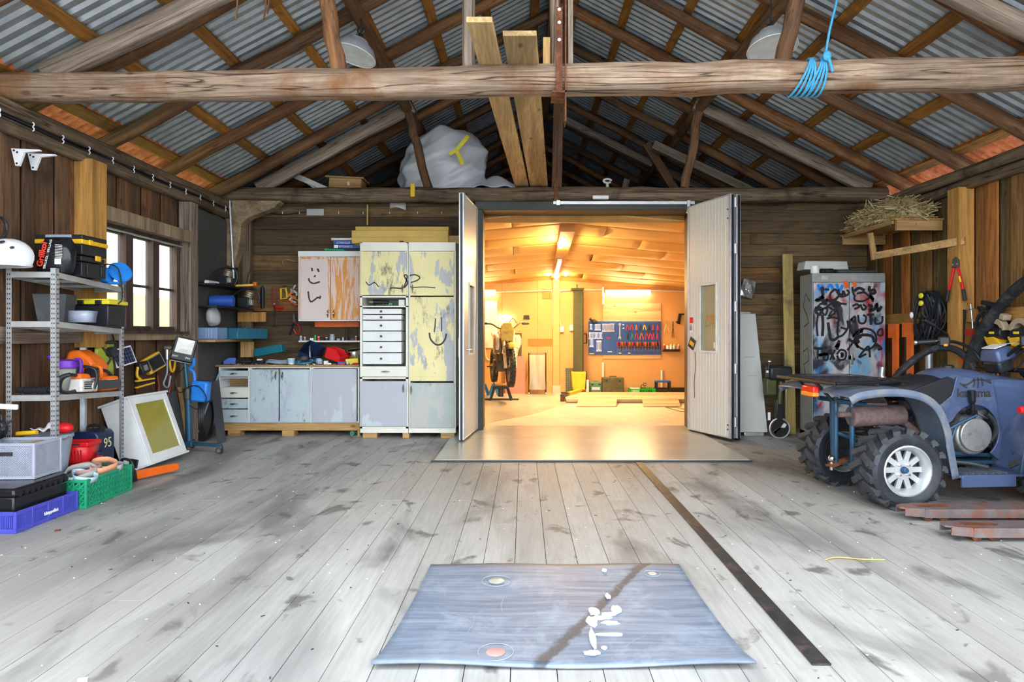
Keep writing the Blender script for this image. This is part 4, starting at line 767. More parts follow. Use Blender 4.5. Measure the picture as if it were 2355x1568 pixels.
t = thing('spray_jug', 'grey jug with purple cap and handle on the third shelf', 'jug', (-3.43, 4.90, 0.77)); part('jug_body', B().lathe([(0.075, 0), (0.082, 0.02), (0.082, 0.15), (0.07, 0.18), (0.04, 0.2)], n=18), 'jug_grey', t); part('jug_cap', B().lathe([(0.082, 0.185), (0.086, 0.2), (0.075, 0.24), (0.03, 0.25)], n=18), 'purple', t); part('jug_handle', B().tube(smooth_path([(0.07, -0.02, 0.25), (0.12, -0.03, 0.24), (0.12, -0.03, 0.15), (0.08, -0.02, 0.1)]), 0.012, 8), 'purple', t); part('spout', B().cyl((-0.06, 0, 0.23), (-0.14, 0, 0.27), 0.02, 0.016), 'purple', t); part('jug_label', B().box((0.0, -0.083, 0.1), (0.06, 0.004, 0.03)), 'lemon', t)
t = thing('orange_saw_case', 'tall orange moulded chainsaw case at the back of third shelf', 'case', (-3.46, 5.17, 0.752)); b = B().prism([(-0.13, 0), (0.11, 0), (0.11, 0.12), (0.13, 0.2), (0.06, 0.28), (-0.02, 0.33), (-0.10, 0.33), (-0.13, 0.25)], -0.085, 0.085, 'xz'); part('case_body', b, 'orange_plastic', t, bevel=0.025); part('case_handle', B().tube(smooth_path([(0.10, -0.09, 0.21), (0.165, -0.1, 0.2), (0.17, -0.1, 0.12), (0.11, -0.09, 0.08)]), 0.013, 8), 'orange_plastic', t); part('case_seam', B().box((0, -0.087, 0.16), (0.25, 0.006, 0.012)), 'orange_worn', t)
t = thing('small_saw', 'small orange chainsaw with black loop handle behind the white one', 'chainsaw', (-3.33, 5.19, 0.75), (0, 0, 75)); part('engine_body', B().box((0, 0, 0.07), (0.16, 0.1, 0.11)), 'orange_plastic', t, bevel=0.015); part('loop_handle', B().tube(smooth_path([(-0.09, 0, 0.04), (-0.14, 0, 0.12), (-0.10, 0, 0.17), (0, 0, 0.17), (0.05, 0, 0.13)]), 0.012, 8), 'black_plastic', t); part('starter_label', B().box((0, -0.052, 0.09), (0.07, 0.004, 0.02)), 'off_white', t)
# white arm with black ear defenders, by the left picture edge
t = thing('steel_bracket', 'white flat metal arm sticking out from the wall below the shelf unit end', 'bracket', (-3.66, 4.42, 0.72)); part('arm_bar', B().box((0.10, 0, 0), (0.26, 0.02, 0.036), (0, 3, 0)), 'white_plastic', t, bevel=0.006); part('arm_foot', B().box((-0.025, 0, 0), (0.02, 0.06, 0.10)), 'white_plastic', t, bevel=0.004)
t = thing('ear_defenders', 'black ear defenders hanging under the white wall arm', 'ear defenders', (-3.56, 4.40, 0.56))
for s_ in (-1, 1): part('ear_cup', B().ell((0, 0.028*s_, 0), (0.05, 0.03, 0.066), (0, 10, 20)), 'black_plastic', t); part('cup_cushion', B().tube([(0.042*math.cos(a), 0.004*s_, 0.056*math.sin(a)) for a in [2*math.pi*i/16 for i in range(16)]], 0.013, 6, True), 'black_gloss', t)
part('head_band', B().tube(smooth_path([(0, -0.05, 0.05), (-0.01, -0.05, 0.11), (-0.01, 0.0, 0.145), (-0.01, 0.05, 0.11), (0, 0.05, 0.05)]), 0.008, 6), 'black_plastic', t); part('boom', B().cyl((0.03, -0.02, 0.0), (0.15, -0.02, 0.09), 0.006, n=6), 'dark_metal', t)
# ---------------------------------------------------------------- bottom of the unit and the stack on the floor
t = thing('grey_bucket', 'blue-grey bucket with rags on the bottom shelf', 'bucket', (-3.44, 4.73, 0.20)); part('bucket_body', B().lathe([(0.105, 0), (0.14, 0.255), (0.148, 0.26), (0.148, 0.285), (0.138, 0.285), (0.1, 0.01)], n=22), 'bucket_grey', t); part('bucket_bail', B().tube([(0.15*math.cos(a), -0.15*math.sin(a)*0.9-0.01, 0.27-0.06*math.sin(a)) for a in [math.pi*i/12 for i in range(13)]], 0.004, 6), 'steel', t)
def rag(label, loc, w_, d_, h, mat, seed, name='rag', cat='rag'):
    random.seed(seed); ph = [rnd(0, 6) for _ in range(6)]; b = B().grid(lambda u, v: ((u-0.5)*w_, (v-0.5)*d_, h*(0.55+0.45*math.sin(math.pi*u)*math.sin(math.pi*v))*(1+0.35*math.sin(7*u+ph[0]+3*v)+0.3*math.sin(6*v+ph[1]-4*u)+0.18*math.sin(15*u+11*v+ph[2]))*0.6), 22, 22)
    return single(name, b, mat, label, cat, loc, smooth=80, solid=0.004)
rag('crumpled white rag lying on the blue-grey bucket', (-3.43, 4.72, 0.482), 0.17, 0.16, 0.12, 'cloth_white', 3); single('red_pad', B().ell((0, 0, 0), (0.07, 0.05, 0.04), n=18), 'red_plastic', 'red rounded scrubbing pad on top of the grey bucket', 'pad', (-3.335, 4.72, 0.53))
single('yellow_stick', B().cyl((-0.09, 0, 0), (0.05, 0, 0.01), 0.016, n=12), 'yellow_plastic', 'short yellow handle resting on the grey bucket rim', 'handle', (-3.50, 4.62, 0.503))
single('basket_red', B().loft([[(x*p[0], y*p[1], z) for x, y in ((-1, -1), (1, -1), (1, 1), (-1, 1))] for p, z in (((0.09, 0.07), 0), ((0.115, 0.09), 0.19))], cap=False).box((0, 0, 0.004), (0.18, 0.14, 0.006)), 'red_plastic', 'red slotted plastic basket on the bottom shelf', 'basket', (-3.40, 4.97, 0.195), (0, 0, 5), solid=0.004)
rb = bpy.data.objects['basket_red']; b = B()
for y_ in (-0.09, 0.09): b.box((0, y_, 0.185), (0.245, 0.014, 0.03))
for x_ in (-0.117, 0.117): b.box((x_, 0, 0.185), (0.014, 0.19, 0.03))
part('basket_rim', b, 'red_plastic', rb, bevel=0.004); b = B()
for k in range(8): b.box((-0.075+0.021*k, -0.0825, 0.095), (0.007, 0.006, 0.10), (10, 0, 0))
part('basket_slots', b, 'red_paint', rb); part('rim_print', B().box((0.03, -0.0985, 0.187), (0.08, 0.003, 0.014)), 'print_black', rb)
t = thing('jerry_can', 'black plastic fuel can marked 95 in yellow chalk', 'fuel can', (-3.46, 5.24, 0.185), (0, 0, 2)); part('can_body', B().prism([(-0.105, 0), (0.105, 0), (0.105, 0.22), (0.08, 0.255), (-0.085, 0.255), (-0.105, 0.235)], -0.11, 0.11, 'xz'), 'navy', t, bevel=0.022); part('can_handle', B().tube(smooth_path([(-0.06, 0.03, 0.25), (-0.05, 0.03, 0.285), (0.03, 0.03, 0.285), (0.05, 0.03, 0.25)]), 0.012, 8), 'black_plastic', t); part('can_spout', B().cyl((0.07, -0.02, 0.25), (0.09, -0.02, 0.285), 0.022), 'black_plastic', t); part('side_panel', B().box((0.0, -0.112, 0.12), (0.15, 0.006, 0.15)), 'black_plastic', t, bevel=0.004)
put('chalk_number', words('95', 0.10, 0.002), 'chalk_yellow', t, (-0.02, -0.117, 0.125), (0, 0, 0)); put('chalk_number', words('95', 0.11, 0.002), 'chalk_yellow', t, (0.108, 0.01, 0.15), (0, 0, 90))
t = thing('paint_tin', 'small red, white and blue tin in front of the fuel can', 'tin', (-3.33, 5.08, 0.195)); part('tin_body', B().cyl((0, 0, 0), (0, 0, 0.07), 0.042, n=18), 'red_plastic', t); part('tin_band', B().cyl((0, 0, 0.07), (0, 0, 0.10), 0.0425, n=18), 'navy', t); part('tin_label', B().box((-0.02, -0.037, 0.035), (0.04, 0.016, 0.06)), 'paper', t)
cr_b = crate('blue_crate', 'low violet-blue plastic crate on the floor by the left edge', 'crate', (-3.29, 4.22, 0), 0, 0.42, 0.54, 0.13, 'violet_blue', 'slots', 0.024, 0.006, 0.011, cells=4)
put('lettering', words('bäuppeläst', 0.03, 0.002, bold=0.001), 'paper', cr_b, (0.218, 0.02, 0.055), (0, 0, 90))
t = thing('black_storage_box', 'black ribbed plastic storage box standing in the blue crate', 'storage box', (-3.30, 4.22, 0.011)); part('box_body', B().box((0, 0, 0.10), (0.36, 0.46, 0.20), None, 1.02, 1.02), 'black_gloss', t, bevel=0.012); part('box_lid', B().box((0, 0, 0.225), (0.39, 0.49, 0.05), None, 0.95, 0.96), 'black_gloss', t, bevel=0.015)
for k in range(9): put('lid_rib', B().box((0, 0, 0), (0.02, 0.022, 0.03)).mesh('lid_rib') if k == 0 else bpy.data.meshes['lid_rib'], 'black_gloss', t, (0.19, -0.2+0.05*k, 0.215))
part('clip_tag', B().box((0.15, -0.235, 0.03), (0.03, 0.01, 0.02)), 'white_plastic', t)
t = crate('grey_basket', 'pale grey perforated plastic basket stacked on the black box', 'basket', (-3.40, 4.37, 0.263), 3, 0.40, 0.26, 0.235, 'basket_grey', 'diamond', 0.02, 0.0055, 0.0155); part('hand_hole', B().box((0.02, -0.136, 0.165), (0.10, 0.004, 0.025)), 'print_black', t, bevel=0.001)
single('cardboard_piece', B().box((0, 0, 0), (0.16, 0.12, 0.01), (8, -6, 20)), 'cardboard_brown', 'brown cardboard scrap lying in the pale grey basket', 'cardboard', (-3.34, 4.38, 0.465))
gc = crate('green_crate', 'green folding crate with triangle pattern full of sanding belts', 'crate', (-3.145, 4.79, 0), 2, 0.20, 0.55, 0.20, 'crate_green', 'grid', 0.018, 0.007, 0.036, cells=1); part('hand_hole', B().box((0.097, 0.06, 0.165), (0.006, 0.08, 0.03)), 'bright_blue', gc, bevel=0.002)
part('crate_liner', B().box((0, 0, 0.09), (0.18, 0.53, 0.14)), 'crate_green', gc)
for k, (lab, x, y, z, r_, wd, m, tl) in enumerate((('grey abrasive belt lying loosely at the front of green crate', -3.18, 4.66, 0.215, 0.085, 0.05, 'cloth_grey', 14), ('orange abrasive belt on top of the green crate', -3.13, 4.84, 0.235, 0.08, 0.05, 'cloth_orange', 8), ('pink abrasive belt loop in the green crate', -3.20, 4.77, 0.225, 0.08, 0.045, 'rust_pink', -14), ('pale blue belt loop at the near end of green crate', -3.12, 4.62, 0.205, 0.07, 0.04, 'pale_blue', 10), ('grey belt loop at the far end of green crate', -3.15, 4.93, 0.215, 0.075, 0.045, 'cloth_grey', -6))):
    b = B(); n_ = 26; b.loft([[(r_*math.cos(2*math.pi*i/n_)*(1+0.2*math.sin(3*2*math.pi*i/n_+k)), r_*1.5*math.sin(2*math.pi*i/n_), z_) for i in range(n_)] for z_ in (-wd/2, wd/2)], cap=False)
    single('sanding_belt', b, m, lab, 'sanding belt', (x, y, z), (8+tl*0.3, tl*0.5, 20*k), solid=0.002, smooth=60)
cs2 = chainsaw('chainsaw', 'black chainsaw with long orange bar cover on the floor', (-3.24, 5.27, 0.0), (0, 0, 62), 'black_plastic', 0.36, 'orange_worn', 'black_plastic'); part('warning_label', B().box((0.0, -0.058, 0.10), (0.04, 0.003, 0.02)), 'yellow_plastic', cs2)
# ---------------------------------------------------------------- leaning glazed cabinet
dc = thing('glazed_cabinet', 'white cabinet with amber glass door leaning on the wall', 'cabinet', (-3.47, 5.95, 0.012), (0, -19.5, 0)); Wc, Hc, Dc = 0.60, 0.59, 0.235
for (nm, a, c) in (('cabinet_side', (0, -Wc/2, 0), (Dc, -Wc/2+0.018, Hc)), ('cabinet_side', (0, Wc/2-0.018, 0), (Dc, Wc/2, Hc)), ('cabinet_back', (0, -Wc/2, 0), (0.006, Wc/2, Hc)), ('cabinet_cap', (-0.012, -Wc/2-0.02, Hc), (Dc+0.03, Wc/2+0.02, Hc+0.02)), ('cabinet_base', (-0.012, -Wc/2-0.02, -0.02), (Dc+0.03, Wc/2+0.02, 0))): part(nm, B().b2(a, c), 'white_paint', dc, bevel=0.003)
b = B()
for a, c in (((Dc, -Wc/2, 0), (Dc+0.02, -Wc/2+0.07, Hc)), ((Dc, Wc/2-0.07, 0), (Dc+0.02, Wc/2, Hc)), ((Dc, -Wc/2+0.07, 0), (Dc+0.02, Wc/2-0.07, 0.07)), ((Dc, -Wc/2+0.07, Hc-0.06), (Dc+0.02, Wc/2-0.07, Hc))): b.b2(a, c)
dd = part('cabinet_door', b, 'white_paint', dc, bevel=0.003); part('glass_pane', B().b2((Dc+0.004, -Wc/2+0.07, 0.07), (Dc+0.009, Wc/2-0.07, Hc-0.06)), 'amber_glass', dd); part('shelf_inside', B().b2((0.02, -Wc/2+0.02, 0.28), (Dc-0.02, Wc/2-0.02, 0.295)), 'white_paint', dc)
# ---------------------------------------------------------------- floodlight on a wheeled stand
ls = thing('floodlight_stand', 'blue wheeled stand with a square floodlight on top', 'work light', (-3.42, 6.66, 0)); part('mast', B().cyl((0, 0, 0.10), (-0.01, 0, 0.62), 0.034, n=16), 'stand_blue', ls); part('upper_mast', B().cyl((-0.01, 0, 0.60), (-0.045, 0, 0.93), 0.022, n=14), 'stand_blue', ls); part('clamp', B().cyl((-0.011, 0, 0.55), (-0.013, 0, 0.66), 0.042, n=16).cyl((0.03, 0, 0.60), (0.07, 0, 0.60), 0.01), 'iron', ls, bevel=0.004)
part('base_leg', B().beam((0.0, 0, 0.095), (0.36, -0.06, 0.085), 0.04, 0.03).beam((0, 0, 0.095), (-0.12, -0.25, 0.085), 0.04, 0.03).beam((0, 0, 0.095), (-0.10, 0.27, 0.085), 0.04, 0.03), 'stand_blue', ls, bevel=0.004); part('leg_socket', B().box((0, 0, 0.095), (0.10, 0.10, 0.06)), 'stand_blue', ls, bevel=0.008)
for (x, y) in ((0.35, -0.06), (-0.12, -0.25), (-0.10, 0.27)):
    o = part('caster_wheel', B().cyl((x-0.012, y-0.014, 0.036), (x-0.012, y+0.014, 0.036), 0.035, n=18), 'rubber', ls, bevel=0.006); part('caster_hub', B().cyl((x-0.012, y-0.017, 0.036), (x-0.012, y+0.017, 0.036), 0.018, n=14), 'steel', o); part('caster_fork', B().box((x-0.006, y, 0.066), (0.05, 0.042, 0.026)), 'iron', ls, bevel=0.005)
fl_ = part('lamp_housing', B().box((0, 0, 0), (0.21, 0.045, 0.245)), 'black_plastic', ls, loc=(-0.03, -0.04, 1.055), rot=(-14, 14, 24), bevel=0.01); b = B()
for i in range(4):
    q = [(-0.078, 0.105), (0.078, 0.105), (0.078, -0.045), (-0.078, -0.045)]; r_ = [(-0.028, 0.055), (0.028, 0.055), (0.028, 0.0), (-0.028, 0.0)]; j = (i+1) % 4
    b.add([(q[i][0], -0.0245, q[i][1]), (q[j][0], -0.0245, q[j][1]), (r_[j][0], -0.0225, r_[j][1]), (r_[i][0], -0.0225, r_[i][1])], [(0, 1, 2, 3)])
part('reflector', b, 'reflector', fl_, smooth=0); part('led_chip', B().b2((-0.028, -0.024, 0.0), (0.028, -0.022, 0.055)), 'lamp_inside', fl_); put('lettering', words('50W', 0.026, 0.001), 'paper', fl_, (-0.062, -0.0235, -0.085)); put('lettering', words('IP66', 0.026, 0.001), 'paper', fl_, (0.055, -0.0235, -0.085)); part('lamp_bracket', B().tube([(-0.09, 0.0, -0.02), (-0.09, 0.05, -0.12), (0.09, 0.05, -0.12), (0.09, 0, -0.02)], 0.006, 6), 'steel', fl_)
part('battery_box', B().box((0.13, -0.02, 0.63), (0.17, 0.10, 0.21), (0, 4, 0)), 'bright_blue', ls, bevel=0.022); part('battery_edge', B().box((0.13, 0.035, 0.63), (0.18, 0.03, 0.225), (0, 4, 0)), 'black_plastic', ls, bevel=0.02); part('blue_hook', B().tube(smooth_path([(0.07, -0.02, 0.72), (0.06, -0.02, 0.82), (0.02, -0.02, 0.86), (0.06, -0.03, 0.90), (0.065, -0.03, 0.97)]), 0.016, 8), 'bright_blue', ls)
part('lamp_cable', B().tube(smooth_path([(-0.03, -0.03, 0.88), (-0.11, -0.05, 0.76), (-0.07, -0.05, 0.62), (0.03, -0.06, 0.68), (0.15, -0.09, 0.68), (0.22, -0.09, 0.56), (0.14, -0.09, 0.46), (0.04, -0.07, 0.49)]), 0.005, 6), 'black_plastic', ls)
# ================================================================ TOOLS UNDER THE WINDOW AND CORNER SHELVES
YW = lambda px, xw=XL+0.06: (-xw)*F/(VX-px)       # depth on the left wall at picture column px
def lw(px, py, off=0.06):
    Y = YW(px, XL+off); return Vector((XL+off, Y, H+(VY-py)*Y/F))
p = lw(240, 825, 0.08); t = thing('face_shield', 'lime-green visor face shield hanging under the window', 'face shield', p); part('visor', B().grid(lambda u, v: (0.06*math.sin(math.pi*u), (u-0.5)*0.26, (v-0.5)*0.28), 12, 4), 'visor_green', t, solid=0.003); part('visor_frame', B().tube([(0.065*math.sin(math.pi*i/12)+0.004, (i/12-0.5)*0.27, 0.14) for i in range(13)], 0.012, 6).tube([(0.03, -0.11, 0.14), (0.07, -0.02, 0.0), (0.03, -0.1, -0.14)], 0.010, 6).tube([(0.03, 0.11, 0.14), (0.07, 0.02, 0.0), (0.03, 0.1, -0.14)], 0.010, 6), 'dark_metal', t); part('respirator', B().cyl((0.05, -0.02, 0.06), (0.10, -0.02, 0.06), 0.045, n=16), 'dark_metal', t); part('shield_strap', B().tube(arc((0.01, 0, 0.14), 0.12, 0, 180, 12, 'yz'), 0.007, 6), 'black_plastic', t)
p = lw(284, 820, 0.09); t = thing('solar_panel', 'small solar panel tilted on the wall under the window', 'solar panel', p, (0, 0, 0)); o = part('panel_frame', B().box((0, 0, 0), (0.014, 0.20, 0.165)), 'white_plastic', t, rot=(14, -12, -25), bevel=0.003); part('cell_field', B().box((0.009, 0, 0), (0.003, 0.175, 0.14)), 'navy', o); b = B()
for k in range(7): b.box((0.0112, -0.075+0.025*k, 0), (0.001, 0.0025, 0.14))
for z in (-0.035, 0.0, 0.035): b.box((0.0112, 0, z), (0.001, 0.175, 0.002))
part('cell_lines', b, 'steel', o)
t = thing('folding_lamp', 'black and yellow folding work lamp on yellow feet', 'work light', lw(325, 850, 0.09)); part('lamp_head', B().box((0.02, 0, 0.02), (0.05, 0.14, 0.11), (10, -15, 0)), 'black_plastic', t, bevel=0.01); part('lamp_glass', B().box((0.05, -0.01, 0.02), (0.004, 0.06, 0.05), (10, -15, 0)), 'steel', t); part('lamp_bow', B().tube(smooth_path([(0.02, -0.09, 0.03), (0.02, -0.10, -0.05), (0.03, -0.06, -0.09)]), 0.012, 6), 'yellow_plastic', t)
for k in range(3): part('lamp_foot', B().beam((0.02, -0.12, -0.10-0.03*k), (0.05, 0.12, -0.09-0.02*k), 0.03, 0.016), 'yellow_plastic' if k != 1 else 'black_plastic', t, bevel=0.004)
t = thing('yellow_floodlight', 'yellow-framed floodlight with glass face on the wall', 'work light', lw(352, 835, 0.10)); o = part('lamp_body', B().box((0, 0, 0), (0.06, 0.21, 0.16)), 'yellow_plastic', t, rot=(24, -10, -20), bevel=0.012); part('lamp_glass', B().box((0.033, 0.01, 0), (0.006, 0.16, 0.12)), 'black_gloss', o); part('glass_frame', B().tube([(0.036, -0.07, -0.06), (0.036, 0.09, -0.06), (0.036, 0.09, 0.06), (0.036, -0.07, 0.06)], 0.006, 6, True), 'steel', o)
t = thing('yellow_clamp_lamp', 'yellow ring-handled lamp beside the floodlight stand', 'work light', lw(392, 830, 0.08)); part('ring_handle', B().tube([(0.02, 0.05*math.cos(a), 0.11*math.sin(a)) for a in [2*math.pi*i/18 for i in range(18)]], 0.012, 6, True), 'yellow_plastic', t); part('valve_block', B().cyl((0.02, -0.10, 0.02), (0.02, -0.10, 0.12), 0.025, n=12).cyl((0.02, -0.13, 0.14), (0.02, -0.05, 0.14), 0.018, n=10), 'steel', t); part('hose', B().tube(smooth_path([(0.02, -0.10, 0.02), (0.03, -0.12, -0.12), (0.03, -0.18, -0.22), (0.03, -0.1, -0.26), (0.03, -0.05, -0.15)]), 0.008, 6), 'bucket_grey', t)
for k, (px, py, m, lab) in enumerate(((362, 905, 'red_paint', 'thin red cord hanging below the yellow floodlight'), (388, 900, 'red_paint', 'thin red cord hanging left of the blue stand mast'), (275, 870, 'black_plastic', 'thin black wire hanging below the solar panel'))):
    p = lw(px, py, 0.06); single('hanging_cord', B().tube(smooth_path([(0, 0, 0.18), (0.01, 0.01, 0.05), (0, -0.02, -0.1), (0.01, 0.02, -0.2)]), 0.006, 6), m, lab, 'cord', p)
for k, (px, w_, h_, lab, m) in enumerate(((395, 0.14, 0.62, 'black sheet leaning on the wall behind the glazed cabinet', 'slate_sheet'), (408, 0.05, 0.66, 'narrow raw plank leaning beside the black sheet', 'new_pine'))):
    Y = YW(px)+0.05*k; single('leaning_sheet', B().box((0, 0, h_/2), (0.02, w_, h_)), m, lab, 'board', (XL+0.16, Y, 0.002), (0, -9, 0))
# pieces leaning in the back corner
single('dark_board', B().box((0, 0, 0.36), (0.09, 0.02, 0.70)), 'slate_sheet', 'narrow black board leaning behind the floodlight stand', 'board', (-3.36, 7.25, 0.0), (-10, -11, 0))
single('steel_rod', B().cyl((0, 0, 0), (0.03, 0.55, 0.75), 0.010, n=10), 'bucket_grey', 'thin grey rod leaning diagonally in the back left corner', 'rod', (-3.63, 7.15, 0.001))
single('long_rod', B().cyl((0, 0, 0), (-0.05, 0.0, 0.95), 0.014, n=10), 'aluminium', 'pale metal rod standing on the corner shelf top', 'rod', (-3.56, 8.0, 1.90))
t = thing('cable_coil', 'coil of thick black cable standing beside the drawer cabinet', 'cable', (-3.615, 7.42, 0.26))
for k in range(5): part('cable_turn', B().tube([(0.012*k-0.02, 0.19*math.cos(a)*(1-0.03*k), 0.245*math.sin(a)*(1-0.02*k)) for a in [2*math.pi*i/22 for i in range(22)]], 0.016, 6, True), 'black_plastic', t, rot=(3*k-6, 0, 2*k-3))
part('white_tie', B().tube([(0.05, 0.14, 0.02), (0.06, 0.17, 0.06), (0.05, 0.20, 0.04), (0.055, 0.17, 0.0), (0.06, 0.19, -0.03)], 0.006, 5), 'white_plastic', t)
# corner shelf boards
CY0, CY1 = 7.22, 8.22
def cshelf(lab, z, x1, m, th_=0.018, y0=CY0, y1=CY1): return single('corner_shelf', B().b2((XL+0.03, y0, z-th_), (x1, y1, z)), m, lab, 'shelf', bevel=0.002)
cshelf('upper black shelf board in the back left corner', 1.78, -3.42, 'black_plastic'); cshelf('lower black shelf board in the back left corner', 1.53, -3.40, 'black_plastic'); cshelf('pine shelf board under the teal trays in the corner', 1.155, -3.42, 'new_pine_y', 0.03)
single('shelf_support', B().b2((-3.52, 8.10, 0.93), (-3.36, 8.13, 1.12)), 'new_pine', 'square pine block below the corner pine shelf', 'block'); single('shelf_rail', B().b2((-3.6, 8.20, 1.37), (-3.25, 8.23, 1.49)), 'orange_post', 'orange-brown rail behind the lower corner shelf', 'rail')
def engine(label, loc, s=1.0, blue=False):
    t = thing('saw_engine', label, 'engine', loc); part('crankcase', B().box((0, 0, 0.06*s), (0.12*s, 0.12*s, 0.11*s)), 'black_plastic', t, bevel=0.01); part('cylinder', B().cyl((0.03*s, 0, 0.10*s), (0.06*s, -0.02, 0.18*s), 0.04*s, n=12), 'brass', t)
    for k in range(4): part('cooling_fin', B().cyl((0.03*s+0.009*k*s, -0.004*k, 0.10*s+0.02*k*s), (0.033*s+0.009*k*s, -0.004*k, 0.108*s+0.02*k*s), 0.052*s, n=12), 'engine_alloy', t)
    part('carburettor', B().box((0.07*s, -0.03, 0.06*s), (0.05*s, 0.05*s, 0.06*s)), 'engine_alloy', t, bevel=0.006); part('handle_bow', B().tube(smooth_path([(-0.17*s, -0.02, 0.02*s), (-0.12*s, -0.03, 0.13*s), (0.0, -0.03, 0.20*s), (0.13*s, -0.03, 0.19*s), (0.16*s, -0.02, 0.10*s), (0.13*s, -0.02, 0.0)]), 0.011*s, 8), 'black_plastic', t); return t
engine('stripped saw engine with brass cylinder on the upper corner shelf', (-3.50, 7.62, 1.78), 1.0); engine('stripped saw engine with looped handle on the lower corner shelf', (-3.40, 7.95, 1.53), 1.15)
single('white_tube', B().cyl((0, -0.1, 0), (0.03, 0.12, 0), 0.02, n=10).box((0.02, -0.08, -0.005), (0.05, 0.08, 0.03)), 'white_plastic', 'white plastic piece lying on the upper corner shelf', 'part', (-3.56, 7.40, 1.80)); t = thing('orange_tool', 'small orange tool lying at the end of upper corner shelf', 'tool', (-3.42, 8.0, 1.80)); part('tool_body', B().box((0, 0, 0.012), (0.22, 0.05, 0.028), (0, -4, 20)), 'yellow_plastic', t, bevel=0.006); part('tool_end', B().box((0.11, 0.03, 0.03), (0.04, 0.05, 0.05)), 'orange_plastic', t, bevel=0.006)
single('blue_canister', B().cyl((-0.13, 0, 0.07), (0.13, 0.05, 0.07), 0.07, n=20), 'blue_plastic', 'deep blue cylinder lying on the lower corner shelf', 'canister', (-3.53, 7.60, 1.53), bevel=0.012)
single('plastic_bag', B().ell((0, 0, 0), (0.07, 0.09, 0.11), n=14), 'bag_film', 'crumpled clear plastic bag above the blue tray', 'bag', (-3.55, 7.42, 1.40)); bpy.data.objects['plastic_bag'].data.update()
for v in bpy.data.objects['plastic_bag'].data.vertices: v.co *= 1+0.22*math.sin(31*v.co.x+17*v.co.z)+0.12*math.sin(57*v.co.y)
t = thing('blue_tray', 'pale blue open tray on the corner pine shelf', 'tray', (-3.54, 7.42, 1.157)); b = B()
for a, c in (((-0.11, -0.12, 0), (0.11, 0.12, 0.006)), ((-0.11, -0.12, 0), (0.11, -0.114, 0.13)), ((-0.11, 0.114, 0), (0.11, 0.12, 0.13)), ((0.104, -0.12, 0), (0.11, 0.12, 0.13)), ((-0.11, -0.12, 0), (-0.104, 0.12, 0.13))): b.b2(a, c)
part('tray_shell', b, 'tub_blue', t, bevel=0.003)
for k in range(3): part('tray_ridge', B().b2((-0.02+0.03*k, -0.124, 0.01), (-0.015+0.03*k, -0.12, 0.12)), 'pale_blue', t)
for k in range(5):
    b = B().prism([(-0.055, 0), (0.055, 0), (0.062, 0.12), (-0.035, 0.13), (-0.062, 0.06)], -0.15, 0.15, 'yz'); single('teal_bin', b, 'teal_blue', ['first', 'second', 'third', 'fourth', 'fifth'][k]+' of the five teal bins nested on the corner shelf', 'bin', (-3.45+0.022*k, 7.66+0.118*k, 1.157), (0, 0, -16), bevel=0.006)
# natural crook brace under the back beam
cb = [(525, 462), (650, 464), (636, 480), (600, 494), (578, 502), (561, 517), (558, 560), (552, 585), (541, 617), (519, 610), (522, 560), (524, 500)]
b = B().prism([(pt(x, y, 8.15).x, pt(x, y, 8.15).z) for x, y in cb], 8.06, 8.24, 'xz'); o = part('crook_brace', b, 'sill_wood', None, bevel=0.02); tag(o, 'bent natural timber knee brace in the back left corner', 'brace')
# ================================================================ CABINETS ALONG THE BACK WALL
fx = lambda px, Y: (px-VX)*Y/F
fz = lambda py, Y: H+(VY-py)*Y/F
def pull(b, x, z, y, vertical=False, L=0.10):
    """curved bow handle on a front facing -y"""
    n = 8
    pts = [((0 if vertical else (i/n-0.5)*L), -0.022*math.sin(math.pi*i/n), ((i/n-0.5)*L if vertical else 0)) for i in range(n+1)]
    b.tube([(x+p[0], y+p[1], z+p[2]) for p in pts], [0.004+0.006*math.sin(math.pi*i/n) for i in range(n+1)], 6); return b
def cab_box(t, x0, x1, y0, y1, z0, z1, mat, th=0.018, back=True):
    b = B().b2((x0, y0, z0), (x0+th, y1, z1)).b2((x1-th, y0, z0), (x1, y1, z1)).b2((x0+th, y0, z0), (x1-th, y1, z0+th)).b2((x0+th, y0, z1-th), (x1-th, y1, z1))
    if back: b.b2((x0+th, y1-0.008, z0+th), (x1-th, y1, z1-th))
    return wpart('cabinet_body', b, mat, t)
def front(t, name, x0, x1, z0, z1, y, mat, th=0.018, handle=None, hm='chrome'):
    o = wpart(name, B().b2((x0, y-th, z0), (x1, y, z1)), mat, t, bevel=0.003)
    if handle:
        b = B(); v = handle[2] if len(handle) > 2 else False; pull(b, handle[0], handle[1], y-th, v)
        part('handle', b, hm, o)
    return o
BY = 7.75; BX = [fx(p, BY) for p in (503, 575, 717, 827)]; BZ0, BZ1 = fz(972, BY), fz(843, BY)
# drawer unit
t = thing('drawer_cabinet', 'grey drawer cabinet at the left end of the worktop', 'cabinet', (BX[0]+0.18, 8.0, BZ0)); cab_box(t, BX[0], BX[1]-0.004, BY, BY+0.55, BZ0, BZ1, 'enamel_white')
x0, x1 = BX[0]+0.012, BX[1]-0.016; xm = (x0+x1)/2
for (a, c, m, nm) in ((852, 866, 'enamel_blue', 'drawer'), (892, 914, 'enamel_cream', 'drawer'), (917, 939, 'enamel_blue', 'drawer'), (941, 971, 'enamel_blue', 'drawer')): front(t, nm, x0, x1, fz(c, BY), fz(a, BY), BY-0.001, m, handle=(xm, (fz(a, BY)+fz(c, BY))/2))
wpart('divider', B().b2((x0, BY+0.0, fz(870, BY)), (x1, BY+0.02, fz(868, BY))).b2((x0, BY, fz(892, BY)), (x1, BY+0.4, fz(890.5, BY))), 'enamel_white', t); wpart('open_drawer_back', B().b2((x0+0.01, BY+0.25, fz(890, BY)), (x1-0.01, BY+0.27, fz(874, BY))), 'new_pine_x', t)
